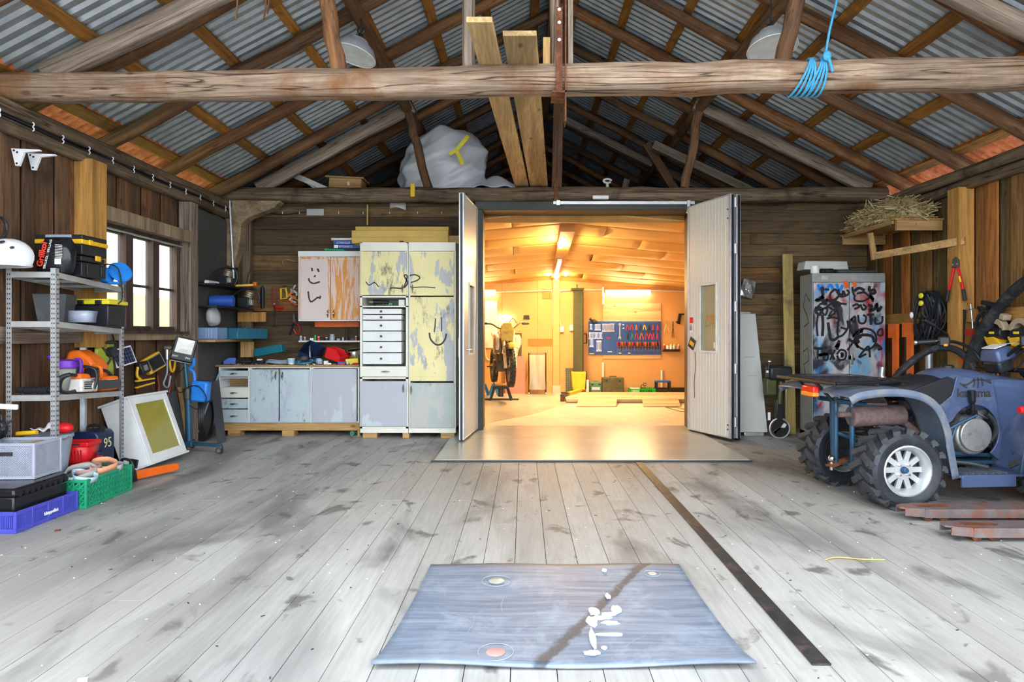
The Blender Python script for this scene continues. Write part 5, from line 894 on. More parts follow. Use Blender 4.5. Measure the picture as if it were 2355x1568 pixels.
# two-door unit and the single worn door unit
t = thing('two_door_cabinet', 'pale blue two-door base cabinet under the worktop', 'cabinet', ((BX[1]+BX[2])/2, 8.0, BZ0)); cab_box(t, BX[1], BX[2]-0.004, BY, BY+0.55, BZ0, BZ1, 'enamel_white'); xm = fx(643, BY)
front(t, 'cabinet_door', BX[1]+0.012, xm-0.006, BZ0+0.008, fz(849, BY), BY-0.001, 'enamel_blue', handle=(xm-0.035, fz(864, BY), True)); front(t, 'cabinet_door', xm+0.008, BX[2]-0.014, BZ0+0.008, fz(849, BY), BY-0.001, 'enamel_blue', handle=(xm+0.045, fz(864, BY), True))
t = thing('worn_door_cabinet', 'single-door base cabinet with large worn paint patches', 'cabinet', ((BX[2]+BX[3])/2, 8.0, BZ0)); cab_box(t, BX[2], BX[3]-0.004, BY, BY+0.55, BZ0, BZ1, 'enamel_white'); front(t, 'cabinet_door', BX[2]+0.014, BX[3]-0.03, BZ0+0.01, fz(848, BY), BY-0.004, 'enamel_blue_worn')
wt = single('worktop', B().b2((BX[0]-0.03, BY-0.03, BZ1), (BX[3]-0.002, BY+0.60, BZ1+0.022)), 'new_pine_x', 'worn wooden worktop over the base cabinets', 'worktop', bevel=0.004); WT = BZ1+0.022
single('plinth_timber', B().b2((BX[0]+0.04, BY+0.03, 0.066), (BX[3]-0.002, BY+0.09, BZ0)), 'new_pine_x', 'orange-brown timber carrying the base cabinets', 'timber')
for k, px in enumerate((535, 660)): single('support_block', B().b2((fx(px-13, BY), BY+0.02, 0), (fx(px+15, BY), BY+0.16, 0.066)), 'new_pine_x', ('left' if k == 0 else 'middle')+' pine block under the base cabinet timber', 'block', bevel=0.003)
single('support_block', B().b2((fx(821, BY), BY+0.02, 0), (fx(827.5, BY)-0.004, BY+0.12, 0.066)), 'new_pine', 'right pine block under the base cabinet timber', 'block'); single('crushed_can', B().cyl((0, -0.05, 0.03), (0.03, 0.06, 0.03), 0.03, 0.022, 10), 'case_green', 'crushed green can under the base cabinets', 'can', (fx(808, BY), BY+0.08, 0.0))
# tall cabinets
TY = 7.6; TX = [fx(p, TY) for p in (828, 939, 1048)]; TZ0, TZ1 = fz(985, TY), fz(557, TY); Z = lambda y: fz(y, TY)
t = thing('tall_cabinet', 'tall yellow cabinet with a chest of small white drawers', 'cabinet', ((TX[0]+TX[1])/2, 7.9, TZ0)); x0, x1 = TX[0], TX[1]-0.003
wpart('cabinet_body', B().b2((x0, TY, TZ0), (x0+0.025, 8.3, TZ1)).b2((x1-0.025, TY, TZ0), (x1, 8.3, TZ1)).b2((x0, TY, TZ1-0.02), (x1, 8.3, TZ1)).b2((x0, TY, Z(682)-0.01), (x1, 8.3, Z(682)+0.008)).b2((x0, TY, Z(706)), (x1, 8.3, Z(706)+0.015)).b2((x0, TY, Z(869)-0.01), (x1, 8.3, Z(869)+0.01)).b2((x0, 8.28, TZ0), (x1, 8.3, TZ1)).b2((x0, TY, TZ0), (x1, 8.3, TZ0+0.02)), 'enamel_cream', t)
wpart('header', B().b2((x0+0.004, TY-0.012, Z(577)), (x1-0.004, TY, Z(559))), 'enamel_cream', t); u = front(t, 'upper_door', x0+0.012, x1-0.012, Z(679), Z(578), TY-0.001, 'enamel_yellow', handle=(x1-0.06, Z(664), True)); front(t, 'lower_door', x0+0.012, x1-0.016, Z(980), Z(876), TY-0.001, 'enamel_blue_worn', handle=(x1-0.05, Z(893), True)); front(t, 'wide_drawer', x0+0.006, x1-0.012, Z(866), Z(842), TY-0.001, 'enamel_cream', handle=((x0+x1)/2+0.02, Z(854)))
for k, (a, c) in enumerate(((710, 722), (724, 735), (737, 760), (762, 784), (786, 810), (812, 837))):
    o = wpart('small_drawer', B().b2((x0+0.03, TY+0.005, Z(c)), (fx(923, TY), TY+0.35, Z(a))), 'enamel_white', t, bevel=0.002); part('knob', B().cyl((fx(877, TY), TY+0.005, Z((a+c)/2)), (fx(877, TY), TY-0.012, Z((a+c)/2)), 0.007).ell((fx(877, TY), TY-0.018, Z((a+c)/2)), (0.013, 0.010, 0.013)), 'print_black', o)
wpart('plinth', B().b2((x0, TY+0.01, 0.062), (x1, TY+0.03, TZ0)), 'enamel_cream', t)
t = thing('tall_cabinet', 'tall yellow cabinet with a smiley drawn on its middle door', 'cabinet', ((TX[1]+TX[2])/2, 7.9, TZ0)); x0, x1 = TX[1]+0.003, TX[2]
cab_box(t, x0, x1, TY, 8.3, TZ0, TZ1, 'enamel_cream', 0.022); wpart('header', B().b2((x0+0.004, TY-0.012, Z(577)), (x1-0.004, TY, Z(559))), 'enamel_cream', t); front(t, 'upper_door', x0+0.018, x1-0.018, Z(680), Z(578), TY-0.001, 'enamel_yellow', handle=(x0+0.05, Z(664), True)); md = front(t, 'middle_door', x0+0.018, x1-0.018, Z(876), Z(683), TY-0.001, 'enamel_yellow'); front(t, 'lower_door', x0+0.014, x1-0.014, Z(983), Z(880), TY-0.001, 'enamel_grey', handle=(x0+0.035, Z(897), True))
wpart('plinth', B().b2((x0, TY+0.01, 0.062), (x1, TY+0.03, TZ0)), 'enamel_cream', t); sy = TY-0.0205
S3 = lambda pts, Y=sy, YY=TY: [(fx(a, YY), Y, fz(b_, YY)) for a, b_ in pts]
part('smiley_eyes', B().strip(S3([(1002, 732), (1001, 750), (999, 763)]), 0.014, (0, -1, 0)).strip(S3([(1016, 729), (1016, 745), (1016, 762)]), 0.013, (0, -1, 0)), 'black_paint', md); part('smiley_mouth', B().strip(S3(smooth_path([(988, 765, 0), (991, 780, 0), (1003, 792, 0), (1015, 791, 0), (1024, 780, 0), (1027, 767, 0)], 4) and [(p.x, p.y) for p in smooth_path([(988, 765, 0), (991, 780, 0), (1003, 792, 0), (1015, 791, 0), (1024, 780, 0), (1027, 767, 0)], 4)]), 0.02, (0, -1, 0)), 'black_paint', md)
for n_ in ('smiley_eyes', 'smiley_mouth'): bpy.data.objects[n_].location = (0, 0, 0)
uy = bpy.data.objects['upper_door']; sq = lambda pts: [(p.x, p.y) for p in smooth_path([(a, b_, 0) for a, b_ in pts], 4)]
part('spray_mark', B().strip(S3(sq([(897, 664), (905, 662), (925, 663), (932, 655), (937, 635), (930, 634), (938, 650), (931, 662)])), 0.016, (0, -1, 0)).strip(S3(sq([(842, 648), (850, 656), (862, 650), (872, 660)])), 0.012, (0, -1, 0)), 'black_paint', uy); part('spray_mark', B().strip(S3(sq([(944, 660), (955, 661), (975, 660), (1002, 662)])), 0.012, (0, -1, 0)).strip(S3(sq([(943, 634), (955, 632), (966, 638), (960, 645), (946, 650)])), 0.015, (0, -1, 0)), 'black_paint', bpy.data.objects['upper_door.001'])
for k, (a, c) in enumerate(((833, 866), (925, 940), (1013, 1045))): single('support_block', B().b2((fx(a, TY), TY+0.02, 0), (fx(c, TY), TY+0.2, 0.062)), 'new_pine_x', ['left', 'middle', 'right'][k]+' pine block under the tall yellow cabinets', 'block', bevel=0.003)
# things in the niche
t = thing('power_drill', 'black drill lying in the open niche of the tall cabinet', 'drill', (fx(868, TY), 7.75, Z(706)+0.016)); part('drill_body', B().cyl((-0.08, 0, 0.05), (0.10, 0, 0.045), 0.028, 0.022), 'black_plastic', t, bevel=0.004); part('drill_chuck', B().cyl((-0.13, 0, 0.05), (-0.08, 0, 0.05), 0.012, 0.02), 'steel', t); part('drill_grip', B().box((0.08, 0.02, 0.03), (0.12, 0.04, 0.035), (0, 8, 20)), 'case_green', t, bevel=0.008)
single('niche_box', B().b2((-0.035, -0.03, 0), (0.035, 0.03, 0.075)), 'off_white', 'small printed box at the right of the cabinet niche', 'box', (fx(921, TY), 7.7, Z(706)+0.015), bevel=0.003)
# wall cabinet
CY = 8.0; CX = [fx(686, CY), fx(761, CY), fx(828, TY)-0.006]; CZ = lambda y: fz(y, CY); t = thing('wall_cabinet', 'wall cabinet with a face sprayed on its pink door', 'cabinet', ((CX[0]+CX[2])/2, 8.2, CZ(738)))
cab_box(t, CX[0], CX[2], CY, 8.37, CZ(738), CZ(577), 'enamel_white'); wpart('header', B().b2((CX[0], CY-0.01, CZ(590)), (CX[2], CY, CZ(578))), 'enamel_white', t); pd = front(t, 'cabinet_door', CX[0]+0.012, CX[1]-0.003, CZ(735), CZ(591), CY-0.001, 'pink_panel', handle=(CX[1]-0.03, CZ(721), True)); od = front(t, 'cabinet_door', CX[1]+0.003, CX[2]-0.01, CZ(735), CZ(591), CY-0.001, 'orange_streaks', handle=(CX[1]+0.045, CZ(721), True)); yy = CY-0.0205
S4 = lambda pts: [(fx(a, CY), yy, fz(b_, CY)) for a, b_ in sq(pts)]
ms = B().strip(S4([(718, 616), (719, 620), (719, 624)]), 0.022, (0, -1, 0)).strip(S4([(731, 618), (733, 622), (735, 625)]), 0.022, (0, -1, 0)).strip(S4([(724, 634), (725, 635), (727, 636)]), 0.028, (0, -1, 0)).strip(S4([(711, 640), (714, 648), (723, 652), (737, 648)]), 0.02, (0, -1, 0)).strip(S4([(710, 670), (712, 685), (716, 694), (724, 690), (732, 684), (737, 686), (738, 680)]), 0.02, (0, -1, 0)); part('sprayed_face', ms, 'brown_paint', pd)
ob = B().strip(S4([(692, 593), (720, 594), (757, 593)]), 0.03, (0, -1, 0)).strip(S4([(691, 596), (691, 650), (692, 733)]), 0.022, (0, -1, 0)).strip(S4([(757, 596), (758, 650), (757, 720)]), 0.028, (0, -1, 0)); part('brushed_border', ob, 'orange_streaks', pd)
single('orange_board', B().b2((fx(722, 8.3), 8.33, fz(752, 8.3)), (fx(824, 8.3), 8.365, fz(739, 8.3)-0.003)), 'orange_plastic', 'orange board fixed below the wall cabinet', 'board', bevel=0.003)
ws = single('wall_shelf', B().b2((fx(687, 8.2), 8.19, fz(787, 8.2)), (CX[2]+0.03, 8.375, fz(783, 8.2))), 'enamel_white', 'narrow white shelf of small jars over the worktop', 'shelf', bevel=0.002); SZ = fz(783, 8.2)
# small things on that shelf
items = [(692, 'jar', 0.016, 0.05, 'clear_box', 'small clear jar at the left end of narrow white shelf'), (701, 'jar', 0.014, 0.035, 'rust_pink', 'pinkish jar second from left on narrow shelf'), (709, 'box', 0.02, 0.035, 'slate_sheet', 'dark little box left on narrow white shelf'), (717, 'box', 0.022, 0.03, 'paper', 'white and green carton on narrow shelf'), (725, 'bottle', 0.014, 0.07, 'lime_green', 'green and white bottle on narrow shelf'), (733, 'jar', 0.018, 0.04, 'red_plastic', 'red jar on narrow white shelf'), (742, 'box', 0.022, 0.035, 'print_black', 'black box beside the red jar on shelf'), (751, 'jar', 0.018, 0.03, 'iron', 'dark tin in the middle of narrow shelf'), (764, 'jar', 0.034, 0.065, 'clear_box', 'wide clear tub of screws on narrow shelf'), (779, 'box', 0.02, 0.025, 'steel', 'small metal part right of the clear tub'), (789, 'jar', 0.012, 0.03, 'zinc', 'small zinc fitting on narrow shelf'), (798, 'bottle', 0.015, 0.13, 'print_black', 'tall black tube standing on narrow shelf'), (811, 'box', 0.03, 0.03, 'iron', 'dark box near the right end of narrow shelf'), (819, 'jar', 0.016, 0.045, 'copper', 'coppery jar at the right end of narrow shelf')]
for (px, kd, r_, h_, m, lab) in items:
    p = (fx(px, 8.27), 8.27, SZ+0.001)
    if kd == 'box': single('small_box', B().box((0, 0, h_/2), (r_*2, r_*1.6, h_)), m, lab, 'box', p, (0, 0, rnd(-25, 25)), bevel=0.002)
    else:
        t = thing('small_'+kd, lab, kd, p); part(kd+'_body', B().lathe([(r_, 0), (r_, h_*0.8), (r_*0.8, h_*0.9), (r_*0.75, h_)], n=12), m, t); part(kd+'_lid', B().cyl((0, 0, h_), (0, 0, h_+0.01), r_*0.8, n=12), 'white_plastic' if kd == 'jar' else 'print_black', t)
# ---------------------------------------------------------------- on the worktop
def bin_(label, loc, rot, mat, L=0.2, w_=0.13, h_=0.10):
    t = thing('parts_bin', label, 'bin', loc, rot); b = B(); pf = [(-L/2, 0), (L/2, 0), (L/2, h_), (-L/2+L*0.35, h_), (-L/2, h_*0.5)]
    for s_ in (-1, 1): b.prism(pf, s_*w_/2-0.003, s_*w_/2+0.003, 'xz')
    b.b2((-L/2, -w_/2, 0), (L/2, w_/2, 0.006)).b2((L/2-0.006, -w_/2, 0), (L/2, w_/2, h_)).b2((-L/2, -w_/2, 0), (-L/2+0.006, w_/2, h_*0.5)); part('bin_shell', b, mat, t, bevel=0.002); [part('bin_rim', B().b2((-L/2+L*0.35, s_*(w_/2+0.002)-0.004, h_-0.008), (L/2, s_*(w_/2+0.002)+0.004, h_)), mat, t) for s_ in (-1, 1)]; return t
WY = 7.95
bin_('small blue bin at the left end of the worktop', (fx(529, WY), WY, WT+0.001), (0, 0, 20), 'blue_plastic', 0.14, 0.09, 0.075)
single('teal_case', B().prism([(-0.19, -0.02), (-0.17, -0.05), (0.19, -0.05), (0.19, 0.05), (-0.17, 0.05)], -0.05, 0.05, 'xz'), 'teal', 'long teal plastic case tilted on the worktop clutter', 'case', (fx(616, WY), WY+0.05, fz(806, WY)), (0, -10, -8), bevel=0.008); single('tape_roll', B().lathe([(0.035, 0), (0.058, 0), (0.058, 0.045), (0.035, 0.045), (0.035, 0)], n=20), 'bucket_grey', 'grey roll of tape under the teal case end', 'tape', (fx(640, WY), WY, WT+0.001))
single('black_cylinder', B().cyl((-0.09, 0, 0.03), (0.09, 0.02, 0.03), 0.028, n=14), 'black_plastic', 'black hose fitting lying on the left of the worktop', 'fitting', (fx(560, WY), WY, WT)); t = thing('small_tool', 'black tool with white head lying under the teal case', 'tool', (fx(597, WY), WY-0.03, WT)); part('tool_body', B().box((0, 0, 0.025), (0.13, 0.05, 0.045)), 'black_plastic', t, bevel=0.008); part('tool_head', B().box((0.02, -0.01, 0.055), (0.06, 0.04, 0.02)), 'white_plastic', t, bevel=0.004)
t = thing('hose_ring', 'coil of thin grey hose lying on the worktop', 'hose', (fx(645, WY), WY-0.05, WT+0.02))
for k in range(3): part('hose_turn', B().tube([((0.15-0.012*k)*math.cos(a), (0.10-0.01*k)*math.sin(a), 0.012*k+0.008*math.sin(2*a+k)) for a in [2*math.pi*i/26 for i in range(26)]], 0.009, 6, True), 'bucket_grey', t)
t = thing('paper_cup', 'blue and white tub on the worktop front', 'tub', (fx(678, WY), WY-0.12, WT)); part('tub_body', B().lathe([(0.036, 0), (0.045, 0.075), (0.04, 0.075), (0.032, 0.004)], n=16), 'pale_blue', t); part('tub_band', B().cyl((0, 0, 0.0), (0, 0, 0.02), 0.041, n=16), 'paper', t)
bin_('dark blue bin tipped on its side on the worktop', (fx(709, WY), WY+0.06, WT+0.085), (24, -14, 80), 'navy', 0.26, 0.2, 0.15); single('chain', B().tube([(0, 0, 0.09), (0.01, -0.03, 0.05), (0.02, -0.05, 0.0), (0.025, -0.06, -0.05)], 0.008, 6), 'steel', 'short steel chain hanging over the dark blue bin', 'chain', (fx(716, WY), WY-0.06, fz(812, WY)))
t = thing('round_lid', 'blue-grey round lid leaning out over the worktop edge', 'lid', (fx(712, WY), WY-0.15, WT+0.03), (12, -4, 0)); part('lid_disc', B().lathe([(0.0, 0), (0.118, 0), (0.125, 0.008), (0.122, 0.02), (0.105, 0.022), (0.10, 0.012), (0.0, 0.012)], n=30), 'teal_blue', t); part('lid_knob', B().ell((-0.01, 0, 0.045), (0.05, 0.05, 0.032)), 'slate_sheet', t); b = B()
for k in range(12): b.cyl((0.08*math.cos(k*R2(30)), 0.08*math.sin(k*R2(30)), 0.012), (0.08*math.cos(k*R2(30)), 0.08*math.sin(k*R2(30)), 0.016), 0.008, n=8)
part('lid_vents', b, 'pale_blue', t); single('grey_bowl', B().ell((0, 0, 0.035), (0.05, 0.045, 0.04)), 'pale_blue', 'pale grey-blue plastic ball behind the round lid', 'ball', (fx(733, WY), WY, WT))
bin_('bright red bin tipped over on the worktop', (fx(772, WY), WY, WT+0.055), (0, -16, 160), 'red_plastic', 0.21, 0.16, 0.13)
t = thing('silver_tin', 'open silver tin lying at the right end of the worktop', 'tin', (fx(812, WY), WY+0.08, WT+0.12), (12, -8, 10)); part('tin_body', B().lathe([(0.085, -0.05), (0.088, -0.045), (0.088, 0.045), (0.085, 0.05), (0.08, 0.05), (0.08, -0.045)], n=24), 'chrome', t); part('tin_rim', B().tube([(0.087*math.cos(a), 0.087*math.sin(a), 0.05) for a in [2*math.pi*i/24 for i in range(24)]], 0.004, 6, True), 'steel', t)
single('yellow_box', B().box((0, 0, 0.035), (0.15, 0.12, 0.07), (0, -5, 8)), 'lemon', 'yellow plastic box below the silver tin', 'box', (fx(812, WY), WY-0.03, WT), bevel=0.006)
for k, (px, dy, s_, m, lab) in enumerate(((750, -0.13, (0.05, 0.035, 0.045), 'paper', 'white carton with black print on the worktop'), (757, -0.17, (0.05, 0.03, 0.02), 'white_plastic', 'small white block at the worktop front edge'), (787, -0.12, (0.10, 0.04, 0.035), 'blue_plastic', 'blue gadget in front of the red bin'), (788, -0.17, (0.06, 0.03, 0.018), 'red_plastic', 'small red cap at the worktop front edge'), (818, -0.16, (0.06, 0.04, 0.02), 'red_plastic', 'red flat lid at the right worktop corner'), (737, -0.1, (0.05, 0.05, 0.03), 'bucket_grey', 'grey fitting behind the white carton'), (655, -0.2, (0.09, 0.02, 0.012), 'print_black', 'dark strip lying at the worktop front edge'), (799, -0.15, (0.02, 0.02, 0.035), 'off_white', 'cream bottle stub beside the yellow box'))):
    single('worktop_oddment', B().box((0, 0, s_[2]/2), s_, (0, 0, rnd(-30, 30))), m, lab, 'oddment', (fx(px, WY+dy), WY+dy, WT+0.001), bevel=0.004)
sb = B()
for k in range(150): sb.box((rnd(BX[0]+0.03, BX[3]-0.05), rnd(BY+0.0, BY+0.16), WT+0.004), (rnd(0.008, 0.03), rnd(0.005, 0.012), rnd(0.004, 0.012)), (0, 0, rnd(0, 180)))
o = part('screws_and_bits', sb, 'iron', None, smooth=0); tag(o, 'loose screws and small metal bits scattered along the worktop', 'screws'); o['kind'] = 'stuff'
sb = B()
for k in range(60): sb.box((rnd(BX[0]+0.03, BX[3]-0.05), rnd(BY+0.0, BY+0.2), WT+0.005), (rnd(0.006, 0.02), rnd(0.005, 0.012), rnd(0.004, 0.01)), (0, 0, rnd(0, 180)))
o = part('pale_scraps', sb, 'zinc', None, smooth=0); tag(o, 'pale scraps and washers scattered along the worktop', 'scraps'); o['kind'] = 'stuff'
# ---------------------------------------------------------------- on top of the cabinets
t = thing('long_carton', 'long yellow-brown carton on top of the tall cabinets', 'carton', (fx(922, 7.75), 7.85, TZ1+0.001)); LX = fx(1032, 7.75)-fx(811, 7.75); part('carton_body', B().box((0, 0, 0.077), (LX, 0.32, 0.152)), 'cardboard', t, bevel=0.006); part('carton_fold', B().box((0, -0.162, 0.07), (LX*0.99, 0.003, 0.004)), 'cardboard_brown', t); part('print_mark', B().box((0.02, -0.1625, 0.02), (0.05, 0.002, 0.015)), 'print_black', t)
single('flat_carton', B().box((0, 0, 0.028), (LX*0.97, 0.28, 0.055)), 'cardboard', 'flatter carton lying on the long carton', 'carton', (fx(924, 7.75), 7.90, TZ1+0.155), (0, 0, 0.6), bevel=0.005); single('dark_carton', B().box((0, 0, 0.05), (0.16, 0.2, 0.10)), 'cardboard_brown', 'short brown box at the right end of the cabinet top', 'carton', (fx(1042, 7.75)-0.01, 7.85, TZ1+0.001), bevel=0.004)
for k, (dz, m, L, tx, lab) in enumerate(((0.0, 'print_black', 0.36, None, 'black folder at the bottom of the stack on the wall cabinet'), (0.035, 'blue_plastic', 0.33, 'EPTONICO', 'lower blue box of the stack on the wall cabinet'), (0.085, 'blue_plastic', 0.36, 'EPTONICO', 'upper blue box of the stack on the wall cabinet'), (0.135, 'off_white', 0.40, None, 'white sheet on top of the stack on wall cabinet'))):
    o = single('stacked_box', B().box((0, 0, 0.0), (L, 0.2, 0.03 if k in (0, 3) else 0.046)), m, lab, 'box', (fx(800, 8.1)+0.01*k-0.02*(k == 3), 8.14, CZ(577)+dz+(0.018 if k in (0, 3) else 0.024)), (0, 0, 2-k), bevel=0.003)
    if tx: put('lettering', words(tx, 0.034, 0.002), 'paper', o, (-0.06 if k == 2 else -0.02, -0.1015, 0), (0, 180 if k == 2 else 0, 0)); part('spine_label', B().box((0.11 if k == 2 else -0.14, -0.1008, 0), (0.06 if k == 2 else 0.05, 0.002, 0.04)), 'paper', o)
single('green_sprayer', B().cyl((-0.12, 0, 0.02), (0.1, 0.0, 0.012), 0.014, n=10).box((-0.12, 0, 0.02), (0.05, 0.03, 0.02)), 'crate_green', 'pale green tube lying on the front of wall cabinet', 'tube', (fx(775, 8.05), 8.03, CZ(577)+0.001))
# ---------------------------------------------------------------- tools on the back wall
TW = 8.36; W3 = lambda px, py, Y=TW: Vector((fx(px, Y), Y, fz(py, Y)))
t = thing('caulk_tube', 'black sealant tube hanging on the back wall', 'tube', W3(604, 685)); part('tube_body', B().cyl((0, 0, -0.13), (0, 0, 0.13), 0.024, n=14), 'black_plastic', t); part('tube_nozzle', B().cyl((0, 0, 0.13), (0, 0, 0.16), 0.01), 'print_black', t)
t = thing('caulk_gun', 'red caulking gun hanging on the back wall', 'caulking gun', W3(631, 685)); part('gun_frame', B().tube([(-0.025, 0, 0.13), (-0.025, 0, -0.10), (0.025, 0, -0.10), (0.025, 0, 0.13)], 0.006, 6, True), 'red_paint', t); part('gun_grip', B().tube([(0.0, 0, -0.10), (0.06, 0, -0.13), (0.12, 0, -0.12)], 0.010, 6).tube([(0.0, 0, -0.12), (0.06, 0, -0.16), (0.11, 0, -0.15)], 0.008, 6), 'red_plastic', t)
t = thing('pry_bar', 'chrome wrecking bar hanging below the red caulking gun', 'pry bar', W3(634, 725)); part('bar_shaft', B().tube([(-0.01, -0.01, 0.14), (0.0, -0.01, 0.0), (0.01, -0.01, -0.12), (0.0, -0.01, -0.14), (-0.025, -0.01, -0.135)], 0.008, 6), 'chrome', t); part('bar_head', B().box((-0.01, -0.01, 0.145), (0.025, 0.02, 0.025)), 'steel', t)
t = thing('hand_saw', 'orange-handled hand saw hanging beside the wall cabinet', 'saw', W3(652, 675)); b = B().tube([(-0.03, 0, 0.06), (0.03, 0, 0.07), (0.045, 0, 0.0), (0.04, 0, -0.06), (-0.035, 0, -0.07)], 0.016, 8, True); part('saw_handle', b, 'yellow_plastic', t); part('saw_blade', B().prism([(0.04, -0.06), (0.07, -0.04), (0.16, 0.10), (0.15, 0.12)], -0.002, 0.002, 'xz'), 'steel', t)
t = thing('tool_cluster', 'brass and white fittings hung beside the wall cabinet edge', 'fittings', W3(676, 678))
for k in range(7): part('fitting', B().tube(smooth_path([(rnd(-0.05, 0.03), -0.02, 0.10-0.03*k), (rnd(-0.06, 0.04), -0.03, 0.06-0.03*k), (rnd(-0.02, 0.06), -0.02, 0.02-0.03*k)]), rnd(0.008, 0.014), 6), ['brass', 'off_white', 'orange_plastic'][k % 3], t)
single('wall_hook', B().tube(smooth_path([(-0.09, 0, -0.06), (-0.10, 0, 0.0), (-0.05, 0, 0.03), (0.02, 0, 0.01), (0.08, 0, 0.0)]), 0.009, 6), 'brass', 'curved metal hook on the wall left of the wall cabinet', 'hook', W3(668, 602))
t = thing('snips', 'black tin snips with red grip hanging under the wall cabinet', 'snips', W3(677, 745)); part('snip_blades', B().prism([(-0.015, 0.13), (0.01, 0.12), (0.02, 0.02), (-0.02, 0.02)], -0.006, 0.006, 'xz'), 'iron', t); part('snip_grip', B().tube(smooth_path([(-0.01, 0, 0.02), (-0.03, 0, -0.06), (-0.06, 0, -0.14)]), 0.014, 6), 'black_plastic', t); part('snip_grip', B().tube(smooth_path([(0.01, 0, 0.02), (0.06, 0, -0.03), (0.07, 0, -0.09), (0.03, 0, -0.13), (-0.01, 0, -0.06)]), 0.010, 6), 'red_paint', t)
t = thing('wall_cable', 'black cable with white clips across the back wall boards', 'cable', W3(560, 488)); part('cable_run', B().tube(smooth_path([(0.0, 0, 0.03), (0.25, 0, 0.0), (0.5, 0, -0.03), (0.75, 0, 0.0), (0.95, 0, 0.01)]), 0.007, 6), 'black_plastic', t)
for px in (611, 651, 690, 780, 836, 897, 961, 1016): put('cable_clip', me, 'white_plastic', t, (fx(px, TW)-fx(560, TW), -0.01, -0.01), (0, 0, -90))
single('plastic_pouch', B().box((0, 0, 0), (0.22, 0.02, 0.085)), 'bag_film', 'clear plastic pouch taped high on the back wall', 'pouch', W3(725, 488, 8.35), bevel=0.006); single('thin_pipe', B().cyl((0, 0, -0.14), (0, 0, 0.12), 0.011, n=10), 'cardboard', 'short yellowish pipe hanging over the long carton', 'pipe', W3(845, 492, 8.33))
single('film_scrap', B().grid(lambda u, v: ((u-0.5)*0.2, -0.01*math.sin(5*u), (v-0.5)*0.09+0.02*math.sin(4*u)), 8, 4), 'film', 'scrap of clear film hanging under the back beam', 'film', W3(915, 472, 8.3))
single('hook_bolt', B().tube(arc((0, 0, 0), 0.02, 0, 300, 8), 0.006, 6), 'steel', 'small hook bolt on the corner post by the crook brace', 'hook', W3(530, 640, 8.2)); 
# ================================================================ RIGHT OF THE DOORWAY
single('foil_bag', B().grid(lambda u, v: ((u-0.5)*0.19*(1-0.25*abs(v-0.5)), -0.035*math.sin(math.pi*u)*math.sin(math.pi*v)*(1+0.4*math.sin(14*u+9*v)), (v-0.5)*0.24), 14, 14), 'foil', 'crumpled silver foil bag hung on the wall right of the doors', 'bag', (fx(1722, 8.3), 8.33, fz(663, 8.3)), (0, 14, 0), solid=0.004, smooth=25)
part('bag_label', B().box((-0.02, -0.045, 0.02), (0.07, 0.004, 0.06)), 'cloth_grey', bpy.data.objects['foil_bag'])
# pale ribbed panel leaning behind the doors
Yp = 7.75; t = thing('ribbed_panel', 'pale ribbed sheet leaning on the wall behind the right doors', 'panel', (fx(1738, Yp), Yp, 0.0), (-10, 0, 0)); z1 = fz(722, 8.1); wt_, wb_ = 0.105, 0.14
b = B(); b.prism([(-0.18, 0.05), (wb_, 0.05), (wt_-0.02, z1+0.02), (-0.20, z1+0.02)], -0.012, 0.012, 'xz'); part('panel_sheet', b, 'panel_grey', t, bevel=0.002)
rb = B()
for k in range(11):
    x = -0.15+0.025*k; rb.b2((x, -0.0145, 0.06), (x+0.008, -0.012, z1*0.62))
part('panel_ribs', rb, 'panel_grey', t); part('foil_bottom', B().box((-0.02, 0, 0.025), (0.24, 0.03, 0.05)), 'foil', t, bevel=0.008); part('foil_top', B().box((-0.06, 0.01, z1+0.035), (0.18, 0.03, 0.03)), 'foil', t, bevel=0.008)
part('panel_print', B().box((0.0, -0.0135, 0.72), (0.11, 0.002, 0.012)).box((-0.02, -0.0135, 0.95), (0.12, 0.002, 0.01)), 'cloth_grey', t)
# yellowish plank
t = single('leaning_plank', B().box((0, 0, 1.11), (0.125, 0.028, 2.22)), 'new_pine', 'tall yellowish stained plank leaning beside the locker', 'plank', (fx(1822, 7.9), 7.95, 0.0), (-5, 1.0, 0), bevel=0.003); t.data.materials[0] = wood('stained_plank', (0.26, 0.18, 0.05), (0.5, 0.38, 0.13), 2, stain=(0.07, 0.06, 0.03), stain_amt=0.36)
# push trimmer / small tiller standing beside the plank
Ys = 7.6; cx = fx(1793, Ys); t = thing('wheeled_trimmer', 'dark wheeled garden machine standing next to the leaning plank', 'garden machine', (cx, Ys, 0)); r_ = 0.115
part('wheel_rim', B().tube([(r_*math.cos(a), 0, 0.118+r_*math.sin(a)) for a in [2*math.pi*i/28 for i in range(28)]], 0.010, 8, True), 'aluminium', t); part('wheel_disc', B().cyl((0, -0.012, 0.118), (0, 0.02, 0.118), 0.10, n=24), 'scooter_black', t); part('propeller', B().prism([(p.x, p.y) for p in smooth_path([(-0.08, 0.08, 0), (-0.02, 0.12, 0), (0.0, 0.13, 0), (0.05, 0.125, 0), (0.075, 0.165, 0)], 4)]+[(p.x, p.y) for p in smooth_path([(0.045, 0.18, 0), (0.02, 0.15, 0), (0, 0.115, 0), (-0.03, 0.10, 0), (-0.06, 0.055, 0)], 4)], -0.02, -0.012, 'xz'), 'off_white', t)
